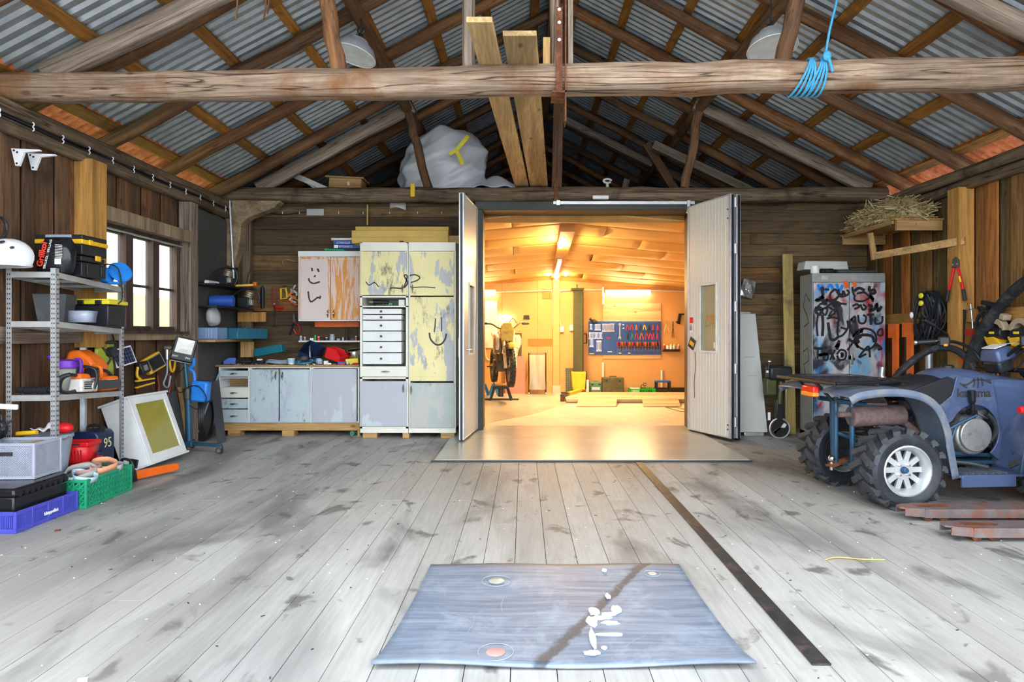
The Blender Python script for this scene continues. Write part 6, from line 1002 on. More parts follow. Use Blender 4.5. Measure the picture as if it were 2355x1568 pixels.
part('lower_leg', B().box((0.0, 0.02, 0.33), (0.085, 0.06, 0.26)), 'scooter_black', t, bevel=0.012); part('leg_tube', B().cyl((0.0, 0.01, 0.40), (0.025, 0.02, 0.66), 0.030, n=12), 'lift_olive', t); part('motor_hood', B().box((0.0, 0.03, 0.76), (0.27, 0.18, 0.16)), 'scooter_black', t, bevel=0.03); part('side_case', B().box((-0.10, 0.04, 0.60), (0.13, 0.12, 0.2)), 'lift_olive', t, bevel=0.02); part('tiller_grip', B().cyl((-0.14, 0.0, 0.76), (-0.12, 0, 0.90), 0.017).cyl((0.05, 0, 0.84), (0.05, 0, 0.93), 0.008), 'black_plastic', t); part('grip_cap', B().cyl((-0.142, 0, 0.765), (-0.139, 0, 0.79), 0.019).cyl((-0.121, 0, 0.89), (-0.119, 0, 0.905), 0.018), 'white_plastic', t); part('chrome_rod', B().cyl((0.065, -0.03, 0.28), (0.065, -0.03, 0.6), 0.006), 'chrome', t); part('label', B().box((-0.13, -0.02, 0.26), (0.03, 0.004, 0.09)), 'paper', t)
# ---------------------------------------------------------------- sprayed steel locker
LY = 7.62; lx0, lx1 = fx(1868, LY), fx(2036, LY); lz = fz(628, LY); lk = thing('steel_locker', 'grey steel locker covered with graffiti on the back wall', 'locker', ((lx0+lx1)/2, LY+0.17, 0)); LW = lx1-lx0
part('locker_body', B().b2((-LW/2, -0.165, 0), (-LW/2+0.01, 0.17, lz)).b2((LW/2-0.01, -0.165, 0), (LW/2, 0.17, lz)).b2((-LW/2, -0.165, lz-0.01), (LW/2, 0.17, lz)).b2((-LW/2, 0.16, 0), (LW/2, 0.17, lz)).b2((-LW/2, -0.168, lz-0.105), (LW/2, -0.16, lz)).b2((-LW/2, -0.165, 0), (LW/2, 0.17, 0.06)), 'locker_grey', lk, bevel=0.003)
doors = []
for s_ in (-1, 1):
    d = part('locker_door', B().b2((min(0.004*s_, s_*(LW/2-0.008)), -0.185, 0.07), (max(0.004*s_, s_*(LW/2-0.008)), -0.168, lz-0.11)), 'graffiti_doors', lk, bevel=0.003); doors.append(d)
part('door_handle', B().box((0.03, -0.19, 0.92), (0.025, 0.012, 0.12)), 'steel', doors[1], bevel=0.003)
gl = lambda pts: [(fx(1868+(a-660)/3.489, LY)-(lx0+lx1)/2, -0.1865, fz(628+(b_-795)/3.489, LY)) for a, b_ in sq(pts)]
strokes = [[(740, 905), (735, 940), (742, 975)], [(735, 935), (760, 925), (790, 930)], [(830, 930), (800, 960), (800, 1000), (835, 1015), (860, 990)], [(860, 925), (870, 960), (895, 970), (905, 935)], [(905, 940), (925, 975), (950, 950), (930, 930)], [(975, 905), (985, 960), (1000, 985)], [(990, 940), (1030, 915), (1075, 935)], [(1010, 960), (1060, 950), (1090, 960)], [(990, 985), (1000, 1015), (1060, 1020), (1110, 995), (1125, 970)], [(1115, 900), (1110, 935), (1150, 930), (1155, 955), (1110, 960)], [(820, 1045), (850, 1025), (880, 1045), (845, 1065), (815, 1050)], [(760, 1075), (790, 1050), (830, 1035), (930, 1045)], [(690, 1065), (680, 1100), (715, 1130), (725, 1080), (690, 1065)], [(745, 1075), (775, 1085), (760, 1130), (735, 1110), (745, 1075)], [(700, 1130), (690, 1200), (695, 1280), (700, 1300)], [(735, 1130), (740, 1210), (735, 1300)], [(770, 1160), (820, 1150), (870, 1165), (850, 1200)], [(850, 1080), (865, 1160), (855, 1260), (865, 1300), (900, 1290), (940, 1230), (935, 1175)], [(780, 1190), (790, 1260), (800, 1320), (830, 1330), (870, 1300)], [(975, 1060), (1010, 1045), (1030, 1065), (990, 1085)], [(1040, 1045), (1060, 1090), (1085, 1070), (1060, 1045)], [(1100, 1050), (1130, 1060), (1115, 1095), (1150, 1085), (1170, 1040), (1180, 1100), (1210, 1060)], [(1020, 1130), (1030, 1190), (1070, 1195), (1085, 1150), (1060, 1130)], [(1090, 1130), (1150, 1125)], [(1120, 1130), (1125, 1210)], [(1160, 1150), (1160, 1200), (1210, 1190), (1215, 1140)], [(1010, 1290), (1030, 1250), (1090, 1240), (1150, 1270), (1165, 1330), (1140, 1385), (1080, 1410), (1020, 1380), (1005, 1330), (1010, 1290)], [(1020, 1310), (1060, 1290), (1130, 1300), (1150, 1350)], [(1180, 1260), (1210, 1240), (1215, 1290), (1180, 1290), (1180, 1260)], [(1110, 1400), (1115, 1470)], [(660, 1395), (720, 1400), (770, 1390)], [(700, 1400), (695, 1480)], [(745, 1420), (745, 1485), (775, 1485), (785, 1420)], [(790, 1410), (830, 1490)], [(835, 1410), (795, 1490)], [(850, 1445), (880, 1410), (920, 1425), (915, 1480), (870, 1490), (850, 1455)], [(880, 1445), (895, 1440), (895, 1460), (880, 1460)], [(950, 1180), (960, 1250), (990, 1300)], [(880, 1230), (930, 1245)]]
random.seed(33)
for k in range(20):
    ax_, ay_ = rnd(680, 1200), rnd(900, 1480); strokes.append([(ax_+rnd(-45, 45)+18*j*math.cos(k), ay_+rnd(-40, 40)+18*j*math.sin(k)) for j in range(4)])
strokes = [[(min(max(a, 668), 1222), min(max(c, 875), 1560)) for a, c in s_] for s_ in strokes]
gp = B()
for k, s_ in enumerate(strokes): gp.strip(gl(s_), 0.024 if k % 3 else 0.034, (0, -1, 0), 0.0002*k)
part('graffiti_lines', gp, 'black_paint', lk, smooth=0)
part('side_scrawl', B().strip([(-LW/2-0.001, y, z) for y, z in [(-0.1, 1.6), (0.0, 1.7), (0.08, 1.55), (-0.02, 1.45), (-0.08, 1.35), (0.05, 1.3)]], 0.016, (-1, 0, 0)), 'black_paint', lk); part('side_scrawl', B().strip([(-LW/2-0.001, y, z) for y, z in [(0.08, 1.0), (-0.05, 1.05), (-0.08, 0.9), (0.06, 0.85), (0.0, 0.7), (-0.08, 0.75)]], 0.014, (-1, 0, 0)), 'black_paint', lk)
gr2 = B()
for (a, b_, w_) in (((915, 860), (935, 915), 0.05), ((985, 865), (1000, 905), 0.04)): gr2.strip(gl([a, ((a[0]+b_[0])/2, (a[1]+b_[1])/2), b_]), w_, (0, -1, 0), 0.0002)
part('orange_spray', gr2, 'orange_worn', lk)
gb = B()
for pts in ([(700, 885), (720, 930), (740, 890)], [(760, 950), (800, 890), (830, 940)], [(850, 880), (870, 940), (900, 890)]): gb.strip(gl(pts), 0.035, (0, -1, 0), -0.0001)
part('blue_spray', gb, 'bright_blue', lk); part('header_spray', B().b2((-0.32, -0.1685, lz-0.075), (-0.24, -0.168, lz-0.03)), 'zinc', lk); part('header_spray', B().b2((0.03, -0.1685, lz-0.08), (0.28, -0.168, lz-0.025)), 'zinc', lk)
# things on the locker
single('grey_tray', B().loft([[(x*k, y, z) for x, y in ((-0.27, -0.1), (0.27, -0.1), (0.27, 0.1), (-0.27, 0.1))] for k, z in ((1.0, 0), (0.93, 0.10))]), 'panel_grey', 'pale grey upturned tray lying on top of the locker', 'tray', (fx(1902, LY+0.1), LY+0.22, lz+0.055), (0, 0, 2), bevel=0.008); single('white_roll', B().lathe([(0.022, 0), (0.05, 0), (0.05, 0.09), (0.022, 0.09), (0.022, 0)], n=20), 'white_plastic', 'white paper roll on the locker front edge', 'roll', (fx(1882, LY), LY+0.09, lz+0.001)); single('dark_tray', B().box((0, 0, 0.02), (0.44, 0.13, 0.04)), 'slate_sheet', 'long dark tray lying on the right of the locker top', 'tray', (fx(1975, LY), LY+0.09, lz+0.001), bevel=0.014); single('black_fitting', B().cyl((-0.07, 0, 0.03), (0.07, 0, 0.03), 0.03, n=14).cyl((-0.02, -0.02, 0.03), (-0.02, -0.05, 0.03), 0.02), 'black_plastic', 'black fitting lying beside the white roll', 'fitting', (fx(1908, LY), LY+0.07, lz+0.001))
single('pale_board', B().box((0, 0, 0.02), (0.18, 0.06, 0.035)), 'off_white', 'cream fender board leaning behind the quad rack', 'board', (fx(1855, 7.0), 7.1, 0.90)); bpy.data.objects.remove(bpy.data.objects['pale_board'])
# ---------------------------------------------------------------- fleece shelf in the back right corner
t = thing('corner_platform', 'raw timber platform bracketed in the back right corner', 'shelf', (4.1, 7.4, 2.40))
wpart('platform_sheet', B().b2((3.87, 6.80, 2.405), (XR-0.04, 7.98, 2.420)), 'orange_post', t); wpart('front_joist', B().b2((3.90, 6.82, 2.30), (XR-0.04, 6.86, 2.404)), 'new_pine_x', t); wpart('rear_joist', B().b2((3.87, 7.90, 2.30), (XR-0.04, 7.94, 2.404)), 'new_pine_x', t); wpart('edge_joist', B().b2((3.87, 6.86, 2.37), (3.89, 7.9, 2.404)), 'new_pine_y', t)
wpart('hanger', B().beam(pt(2001, 536, 7.1), pt(2011, 597, 7.1), 0.055, 0.03, (0, 1, 0)), 'new_pine', t); wpart('diagonal_brace', B().beam(pt(2014, 588, 7.08), pt(2219, 553, 6.40), 0.03, 0.075), 'new_pine_x', t)
# the fleece: many tangled straws
random.seed(11); cx_, cy_, rx_, ry_ = 4.13, 7.42, 0.27, 0.60
base = B().loft([[(cx_+rx_*k*math.cos(a)*(1+0.06*math.sin(5*a)), cy_+ry_*k*math.sin(a)*(1+0.05*math.cos(4*a)), z) for a in [2*math.pi*i/26 for i in range(26)]] for k, z in ((0.94, 2.421), (1.0, 2.48), (0.92, 2.58), (0.7, 2.67), (0.35, 2.71))])
fo = thing('fleece_heap', 'heap of matted straw-coloured wool on the corner platform', 'wool', (cx_, cy_, 2.421)); wpart('fleece_core', base, 'hay', fo, smooth=80)
sb, sp = B(), B()
for k in range(1800):
    a = rnd(0, 2*math.pi); qq = rnd(0.1, 1.0)**0.5; zf = 2.43+0.30*(1-qq**3)*rnd(0.5, 1.0)
    if qq > 0.85: zf = rnd(2.43, 2.58)
    x, y = cx_+rx_*1.05*qq*math.cos(a), cy_+ry_*1.04*qq*math.sin(a); d = Vector((rnd(-0.5, 0.5), rnd(-1, 1), rnd(-0.25, 0.25))).normalized()*rnd(0.05, 0.15)
    x = min(x, XR-0.10); m_ = Vector((x, y, zf)); (sb if k % 2 else sp).tube([m_-d, m_+Vector((rnd(-.02, .02), rnd(-.02, .02), rnd(-.015, .02))), m_+d], rnd(0.003, 0.007), 3, cap=False)
for bb, mm, nn in ((sb, 'hay', 'dark_strands'), (sp, 'hay_pale', 'pale_strands')):
    o = wpart(nn, bb, mm, fo, smooth=0); o['kind'] = 'stuff'
# ---------------------------------------------------------------- right wall tools
RWx = lambda off=0.07: XR-off
def rw(px, py, off=0.07):
    Y = (XR-off)*F/(px-VX); return Vector((XR-off, Y, H+(VY-py)*Y/F))
t = thing('bolt_cutter', 'red bolt cutter hanging on the pine post', 'bolt cutter', (XR-0.155, 6.44, 1.85), (0, 0, -66))
part('jaws', B().prism([(-0.03, 0.10), (-0.035, 0.02), (0.035, 0.02), (0.03, 0.10), (0, 0.125)], -0.012, 0.012, 'xz'), 'iron', t, bevel=0.004); part('jaw_bolts', B().cyl((-0.02, -0.018, 0.05), (-0.02, -0.01, 0.05), 0.009).cyl((0.02, -0.018, 0.05), (0.02, -0.01, 0.05), 0.009), 'steel', t)
for s_ in (-1, 1): part('arm', B().beam((0.02*s_, 0, 0.02), (0.075*s_, 0, -0.22), 0.022, 0.02, (0, 1, 0)), 'red_plastic', t, bevel=0.004); part('grip', B().cyl((0.072*s_, 0, -0.20), (0.088*s_, 0, -0.31), 0.016, 0.018, 10), 'black_plastic', t)
part('arm_label', B().beam((0.04, -0.014, -0.07), (0.055, -0.014, -0.13), 0.015, 0.002, (0, 1, 0)), 'lemon', t)
t = thing('hose_bundle', 'black bundle of hoses and cables hung beside the pine post', 'cable bundle', rw(2135, 715, 0.16)); random.seed(5)
for k in range(26):
    w_ = rnd(0.05, 0.16); h_ = rnd(0.28, 0.58); ox, oy = rnd(-0.04, 0.04), rnd(-0.10, 0.10); part('cable_loop', B().tube([(ox+0.02*math.sin(3*a+k), oy+w_*math.cos(a)*(0.6+0.4*math.sin(a/2)), 0.2-h_/2+h_/2*math.sin(a)) for a in [2*math.pi*i/20 for i in range(20)]], rnd(0.008, 0.013), 5, True), 'black_plastic', t)
for z in (0.16, 0.08): part('yellow_plug', B().ell((-0.09, -0.02, z), (0.02, 0.035, 0.03)), 'lemon', t)
part('white_plug', B().ell((-0.10, 0.13, -0.04), (0.018, 0.022, 0.035)), 'white_plastic', t); part('hang_hook', B().cyl((0, 0.2, 0.06), (0.1, 0.2, 0.06), 0.012), 'black_plastic', t)
t = thing('orange_pair', 'orange steel uprights with black backs standing at the right wall', 'steel uprights', (4.28, 7.35, 0.35))
for k, (dy, z1) in enumerate(((0.10, 0.98), (-0.18, 0.99))): part('upright', B().b2((-0.05, dy-0.045, 0.0), (-0.02, dy+0.045, z1)), 'orange_plastic', t); part('black_back', B().b2((-0.02, dy-0.02, -0.3), (0.02, dy+0.12, z1-0.12)), 'black_plastic', t); part('top_plate', B().b2((-0.055, dy-0.05, z1-0.16), (-0.02, dy+0.12, z1)), 'orange_plastic', t); part('bolt', B().cyl((-0.055, dy, 0.25), (-0.07, dy, 0.25), 0.014, n=8), 'steel', t)
t = thing('grease_gun', 'grey grease gun with thin rod hanging under the hose bundle', 'grease gun', (4.32, 6.95, 0.75)); part('barrel', B().cyl((0, 0, 0), (0, 0, 0.30), 0.038, n=14), 'zinc', t); part('rod', B().cyl((0, 0, 0.30), (0.02, 0, 0.62), 0.008), 'iron', t); part('end_cap', B().cyl((0, 0, 0.28), (0, 0, 0.31), 0.044, n=14), 'steel', t)
t = thing('silver_nozzle', 'ribbed silver nozzle standing behind the quad seat', 'nozzle', (3.95, 7.2, 0.55)); 
for k in range(3): part('stage', B().cyl((0, 0, 0.1*k), (0.01, 0, 0.1*k+0.1), 0.055-0.012*k, 0.05-0.012*k, 12), 'zinc', t)
part('stand', B().box((0, 0, -0.27), (0.08, 0.08, 0.56)), 'black_plastic', t)
single('vacuum_hose', B().tube(smooth_path([(3.75, 6.6, 0.55), (3.78, 6.62, 0.78), (3.98, 6.5, 1.02), (4.12, 6.35, 1.08), (4.20, 6.2, 1.0), (4.22, 6.1, 0.85), (4.24, 6.0, 0.6)]), 0.035, 10), 'rubber', 'black hose arching up behind the quad seat', 'hose')
t = thing('orange_handsaw', 'orange-handled bow saw leaning on the pine post', 'saw', rw(2205, 840, 0.12)); part('saw_handle', B().tube(smooth_path([(0, 0.09, -0.06), (0, 0.06, 0.06), (0, -0.04, 0.05), (0, -0.09, -0.03)]), 0.018, 8), 'orange_plastic', t); part('saw_blade', B().box((0.02, 0.0, 0.30), (0.006, 0.11, 0.5), (4, 0, 0)), 'black_plastic', t); part('saw_grip', B().box((0, 0.0, -0.06), (0.03, 0.16, 0.03), (12, 0, 0)), 'black_plastic', t, bevel=0.006)
t = thing('clamp_bunch', 'bunch of dark clamps hanging on the wall rail', 'clamps', rw(2265, 735, 0.14)); random.seed(9)
for k in range(7): part('clamp_bar', B().tube(smooth_path([(rnd(-0.03, 0.03), rnd(-0.16, 0.16), 0.12), (rnd(-0.03, 0.03), rnd(-0.1, 0.1), 0.0), (rnd(-0.03, 0.03), rnd(-0.05, 0.15), -0.18)]), rnd(0.01, 0.018), 6), 'black_plastic', t)
part('tommy_bar', B().cyl((-0.05, 0.09, -0.08), (-0.05, 0.12, 0.15), 0.008).cyl((-0.05, 0.06, 0.10), (-0.05, 0.18, 0.10), 0.007), 'steel', t); part('red_head', B().box((-0.04, 0.14, -0.12), (0.04, 0.1, 0.06)), 'red_paint', t)
part('top_jaw', B().box((-0.02, -0.1, 0.14), (0.05, 0.2, 0.04), (12, 0, 0)), 'black_plastic', t, bevel=0.008)
# big black duct hose coming down the right wall
single('duct_hose', B().tube(smooth_path([(4.26, 3.3, 0.05), (4.28, 3.7, 1.0), (4.22, 4.3, 1.7), (4.16, 4.85, 1.80), (4.18, 5.3, 1.70), (4.22, 5.7, 1.52), (4.23, 6.05, 1.18), (4.22, 6.2, 0.8), (4.2, 6.25, 0.02)]), [0.05]*34+[0.058]*15, 12), 'rubber', 'thick black duct hose curving down the right wall', 'hose')
def circ_saw(lab, p):
    t = thing('circular_saw', lab, 'circular saw', p); part('motor', B().cyl((0, -0.1, 0.0), (0, 0.08, -0.02), 0.055, n=14), 'black_plastic', t, bevel=0.01); part('guard', B().prism([(0.13*math.cos(a), 0.13*math.sin(a)) for a in [R2(10+20*i) for i in range(9)]]+[(0.08*math.cos(a), 0.08*math.sin(a)) for a in [R2(170-20*i) for i in range(9)]], -0.03, 0.03, 'yz'), 'sand_saw', t, bevel=0.006); part('yellow_body', B().prism([(-0.16, -0.14), (0.06, -0.12), (0.12, -0.03), (-0.02, -0.03)], -0.05, 0.05, 'yz'), 'yellow_plastic', t, bevel=0.015); part('handle', B().tube(smooth_path([(0, 0.12, -0.05), (0, 0.18, -0.14), (0, 0.10, -0.2), (0, 0.0, -0.15)]), 0.02, 8), 'black_plastic', t); part('front_plate', B().box((0, -0.10, 0.14), (0.07, 0.06, 0.05), (20, 0, 0)), 'sand_saw', t, bevel=0.006); part('label', B().box((-0.058, -0.01, 0.0), (0.004, 0.06, 0.02)), 'lemon', t); return t
circ_saw('left yellow circular saw hanging on the right wall', rw(2293, 765, 0.16)); circ_saw('right yellow circular saw at the picture edge', rw(2350, 765, 0.16))
# ================================================================ QUAD BIKE
q = thing('quad_bike', 'dusty blue-grey quad bike parked by the right wall', 'quad bike', (2.58, 4.93, 0), (0, 0, 5))
lug_me = {}
def wheel(x, y, r, wd, side):
    """tyre lies about local y; side = -1 for the side facing the camera"""
    k = r/0.265; hw = wd/2
    prof = [(0.158*k, -hw*0.78), (0.19*k, -hw*0.97), (0.225*k, -hw), (0.25*k, -hw*0.88), (0.258*k, -hw*0.5), (0.26*k, 0), (0.258*k, hw*0.5), (0.25*k, hw*0.88), (0.225*k, hw), (0.19*k, hw*0.97), (0.158*k, hw*0.78), (0.158*k, -hw*0.78)]
    o = part('wheel', B().lathe(prof, n=44), 'tyre_rubber', q, (x, y, r), (90, 0, 0)); key = (round(r, 3), round(wd, 3))
    if key not in lug_me:
        lg = B().prism([(-0.022, 0), (0.020, 0), (0.030, hw*0.95), (0.012, hw*1.05), (-0.016, hw*1.02)], -0.004, 0.020, 'xy'); lg.prism([(-0.012, hw*0.9), (0.028, hw*0.9), (0.030, hw*1.04), (-0.010, hw*1.04)], -0.045, 0.012, 'xy')
        me_ = lg.mesh('tread_lug', 30); me_.materials.append(MATS['tread_rubber']); lug_me[key] = me_
    n = 17
    for i in range(n):
        for s_ in (-1, 1):
            a = 2*math.pi*(i+(0.5 if s_ > 0 else 0))/n; rad = Vector((math.cos(a), math.sin(a), 0)); tan = Vector((-math.sin(a), math.cos(a), 0)); ax = Vector((0, 0, s_))
            tw = (tan*math.cos(R2(24))+ax*-math.sin(R2(24))*1).normalized(); sd = (ax*math.cos(R2(24))+tan*math.sin(R2(24))).normalized()
            M = Matrix((tw, sd, rad)).transposed().to_4x4(); M.translation = rad*0.254*k
            l = put('tread_lug', lug_me[key], 'tread_rubber', o); l.matrix_basis = M
    f = -side*-1  # outward face sign in local z: local z maps to world -y
    z0 = hw*0.5*(1 if side < 0 else -1); sg = 1 if side < 0 else -1
    rimb = B().lathe([(0.158*k, sg*-hw*0.75), (0.150*k, sg*-hw*0.7), (0.14*k, 0), (0.15*k, sg*hw*0.75), (0.168*k, sg*hw*0.82), (0.172*k, sg*hw*0.9), (0.162*k, sg*hw*0.92), (0.150*k, sg*hw*0.80), (0.128*k, sg*hw*0.45), (0.128*k, sg*hw*0.38)], n=36, cap=False)
    for i in range(10):
        a = 2*math.pi*i/10; R = Euler((0, 0, a)).to_matrix(); rimb.box(R@Vector((0.102*k, 0, sg*hw*0.42)), (0.075*k, 0.036*k, 0.018), R)
    rimb.cyl((0, 0, sg*hw*0.30), (0, 0, sg*hw*0.52), 0.078*k, 0.066*k, 24); part('rim', rimb, 'aluminium', o); part('brake_drum', B().cyl((0, 0, sg*hw*0.05), (0, 0, sg*hw*0.22), 0.135*k, n=24), 'print_black', o); part('hub_cap', B().cyl((0, 0, sg*hw*0.5), (0, 0, sg*hw*0.78), 0.026*k, 0.018*k, 16), 'frame_blue', o, bevel=0.004)
    for i in range(4):
        a = R2(45+90*i); part('wheel_nut', B().cyl((0.045*k*math.cos(a), 0.045*k*math.sin(a), sg*hw*0.5), (0.045*k*math.cos(a), 0.045*k*math.sin(a), sg*hw*0.66), 0.008, n=6), 'chrome', o)
for (x, y, r, wd) in ((0, -0.37, 0.272, 0.25), (0, 0.37, 0.272, 0.25), (1.16, -0.40, 0.262, 0.19), (1.16, 0.40, 0.262, 0.19)): wheel(x, y, r, wd, -1 if y < 0 else 1)
part('rear_axle', B().cyl((0, -0.3, 0.27), (0, 0.3, 0.27), 0.032).cyl((0, -0.07, 0.27), (0, 0.07, 0.27), 0.085, n=16), 'dark_metal', q); part('front_axle', B().cyl((1.16, -0.33, 0.28), (1.16, 0.33, 0.28), 0.025), 'dark_metal', q)
part('frame_tubes', B().tube([(-0.30, -0.12, 0.72), (0.1, -0.14, 0.66), (0.4, -0.15, 0.34), (1.0, -0.15, 0.30), (1.3, -0.12, 0.5)], 0.017, 8).tube([(-0.30, 0.12, 0.72), (0.1, 0.14, 0.66), (0.4, 0.15, 0.34), (1.0, 0.15, 0.30), (1.3, 0.12, 0.5)], 0.017, 8).tube([(-0.05, -0.12, 0.30), (0.42, -0.14, 0.34)], 0.02, 8).tube([(-0.05, 0.12, 0.30), (0.42, 0.14, 0.34)], 0.02, 8), 'frame_blue', q)
part('swing_arm', B().beam((0, -0.1, 0.28), (0.45, -0.1, 0.34), 0.05, 0.06).beam((0, 0.1, 0.28), (0.45, 0.1, 0.34), 0.05, 0.06), 'frame_blue', q, bevel=0.006)
for y in (-0.13, 0.13):
    b = B()
    sp_ = [(0.05+0.05*math.cos(a)*0.8-0.02*i/60, y+0.04*math.sin(a), 0.36+0.22*i/60) for i, a in [(i, i*0.62) for i in range(61)]]; b.tube(sp_, 0.008, 5); part('coil_spring', b, 'iron', q)
def fender(prof, y0, y1, y1b):
    """curved mudguard: profile in x,z swept from y0 (inner) to y1 (outer), lip turned down"""
    P = smooth_path([(a, 0, c) for a, c in prof], 5); n = len(P)-1; b = B()
    def fn(u, v):
        i = u*n; j = min(int(i), n-1); p = P[j].lerp(P[j+1], i-j); yo = y1+(y1b-y1)*max(0, (u-0.55)/0.45); vv = min(v/0.86, 1); y = y0+(yo-y0)*vv
        t = (P[min(j+1, n)]-P[max(j-1, 0)]).normalized(); nr = Vector((t.z, 0, -t.x)); dn = 0.012*vv*vv+(0.05*(v-0.86)/0.14 if v > 0.86 else 0)
        return (p.x+nr.x*dn, y, p.z+nr.z*dn)
    return b.grid(fn, 40, 14)
RP = [(-0.44, 0.79), (-0.36, 0.825), (-0.2, 0.845), (-0.02, 0.84), (0.13, 0.80), (0.24, 0.71), (0.31, 0.57), (0.345, 0.42), (0.39, 0.22)]
FP = [(0.90, 0.22), (0.92, 0.45), (0.96, 0.66), (1.05, 0.80), (1.2, 0.85), (1.35, 0.82), (1.48, 0.74)]
for s_ in (-1, 1):
    part('rear_fender', fender(RP, 0.13*s_, 0.50*s_, 0.47*s_), 'atv_fender', q, solid=0.006, smooth=60); part('front_fender', fender(list(reversed(FP)), 0.13*s_, 0.52*s_, 0.46*s_), 'atv_blue', q, solid=0.006, smooth=60)
part('tail_deck', B().box((-0.16, 0, 0.815), (0.5, 0.30, 0.05)), 'atv_fender', q, bevel=0.015)
def ring(x, zb, zt, hw, n=18, pw=2.8):
    out = []
    for i in range(n):
        a = 2*math.pi*i/n; c, s = math.cos(a), math.sin(a); k = (abs(c)**pw+abs(s)**pw)**(-1/pw); out.append((x, hw*k*c, (zb+zt)/2+(zt-zb)/2*k*s))
    return out
part('fuel_tank', B().loft([ring(*r) for r in ((0.33, 0.64, 0.76, 0.10), (0.40, 0.60, 0.86, 0.17), (0.50, 0.60, 0.925, 0.20), (0.60, 0.62, 0.955, 0.205), (0.70, 0.63, 0.955, 0.205), (0.85, 0.62, 0.93, 0.21), (1.0, 0.62, 0.90, 0.2), (1.2, 0.62, 0.87, 0.18), (1.38, 0.6, 0.80, 0.12))]), 'atv_blue', q, smooth=60)
part('tank_cap', B().lathe([(0.0, 0), (0.045, 0), (0.045, 0.018), (0.035, 0.026), (0, 0.026)], (0.66, 0, 0.95), n=18), 'black_plastic', q); part('nose_cover', B().box((1.30, 0, 0.78), (0.34, 0.34, 0.16), None, 0.7, 0.7), 'atv_blue', q, bevel=0.03)
part('seat', B().loft([ring(*r) for r in ((-0.20, 0.80, 0.855, 0.14), (-0.1, 0.79, 0.865, 0.17), (0.05, 0.76, 0.862, 0.185), (0.2, 0.73, 0.868, 0.195), (0.32, 0.70, 0.885, 0.20), (0.42, 0.68, 0.90, 0.20), (0.50, 0.72, 0.905, 0.19), (0.545, 0.78, 0.90, 0.14))]), 'seat_vinyl', q, smooth=60)
sk = [(0.22, 0.80), (0.50, 0.90), (0.545, 0.88), (0.55, 0.82), (0.52, 0.75), (0.46, 0.70), (0.40, 0.68), (0.32, 0.685), (0.26, 0.72)]
for s_ in (-1, 1): part('seat_skirt', B().prism(sk, 0.195*s_, 0.212*s_, 'xz'), 'seat_vinyl', q, bevel=0.006)
ec = (0.71, 0.49); panel = [(0.30, 0.66), (0.42, 0.68), (0.53, 0.76), (0.57, 0.90), (0.95, 0.86), (0.97, 0.30), (0.90, 0.28)]+[(ec[0]+0.19*math.cos(R2(a)), ec[1]+0.20*math.sin(R2(a))) for a in range(-50, 165, 12)]+[(0.42, 0.50), (0.32, 0.55)]
for s_ in (-1, 1):
    o = part('side_panel', B().prism(panel, 0.198*s_, 0.212*s_, 'xz'), 'atv_blue', q, bevel=0.004)
    if s_ < 0:
        put('lettering', words('kazuma', 0.088, 0.002, bold=0.0025), 'print_black', o, (0.70, -0.2135, 0.775)); b = B()
        for pts in ([(0.59, 0.85), (0.62, 0.835), (0.66, 0.845), (0.70, 0.87), (0.76, 0.875), (0.81, 0.86), (0.83, 0.85)], [(0.62, 0.84), (0.63, 0.825), (0.65, 0.815)], [(0.70, 0.885), (0.705, 0.85), (0.695, 0.82)], [(0.73, 0.89), (0.735, 0.85), (0.73, 0.815)], [(0.76, 0.89), (0.765, 0.86), (0.77, 0.83)], [(0.80, 0.875), (0.82, 0.87), (0.835, 0.845)]): b.strip([(a, -0.2135, c) for a, c in sq(pts)], 0.013, (0, -1, 0))
        part('animal_emblem', b, 'print_black', o)
        for (a, c) in ((0.345, 0.64), (0.40, 0.55)): part('bolt', B().cyl((a, -0.212, c), (a, -0.218, c), 0.010, n=10), 'chrome', o)
# leg shields in front of the footrests
for s_ in (-1, 1):
    part('leg_shield', B().grid(lambda u, v: (0.84+0.12*v+0.10*math.sin(math.pi*0.5*u)*(1-0.3*v), s_*(0.20+0.26*u), 0.88-0.62*v), 12, 10), 'atv_blue', q, solid=0.006, smooth=60)
    part('footrest', B().b2((0.36, min(0.2*s_, 0.47*s_), 0.215), (0.96, max(0.2*s_, 0.47*s_), 0.232)).b2((0.40, min(0.455*s_, 0.475*s_), 0.15), (0.80, max(0.455*s_, 0.475*s_), 0.235)), 'atv_blue', q, bevel=0.004)
    tb = B()
    for k in range(7): tb.beam((0.42+0.05*k, s_*0.24, 0.238), (0.46+0.05*k, s_*0.44, 0.238), 0.012, 0.012)
    part('foot_treads', tb, 'steel', q); part('foot_peg', B().tube([(0.42, s_*0.22, 0.29), (0.6, s_*0.30, 0.28), (0.66, s_*0.40, 0.27)], 0.014, 8), 'dark_metal', q)
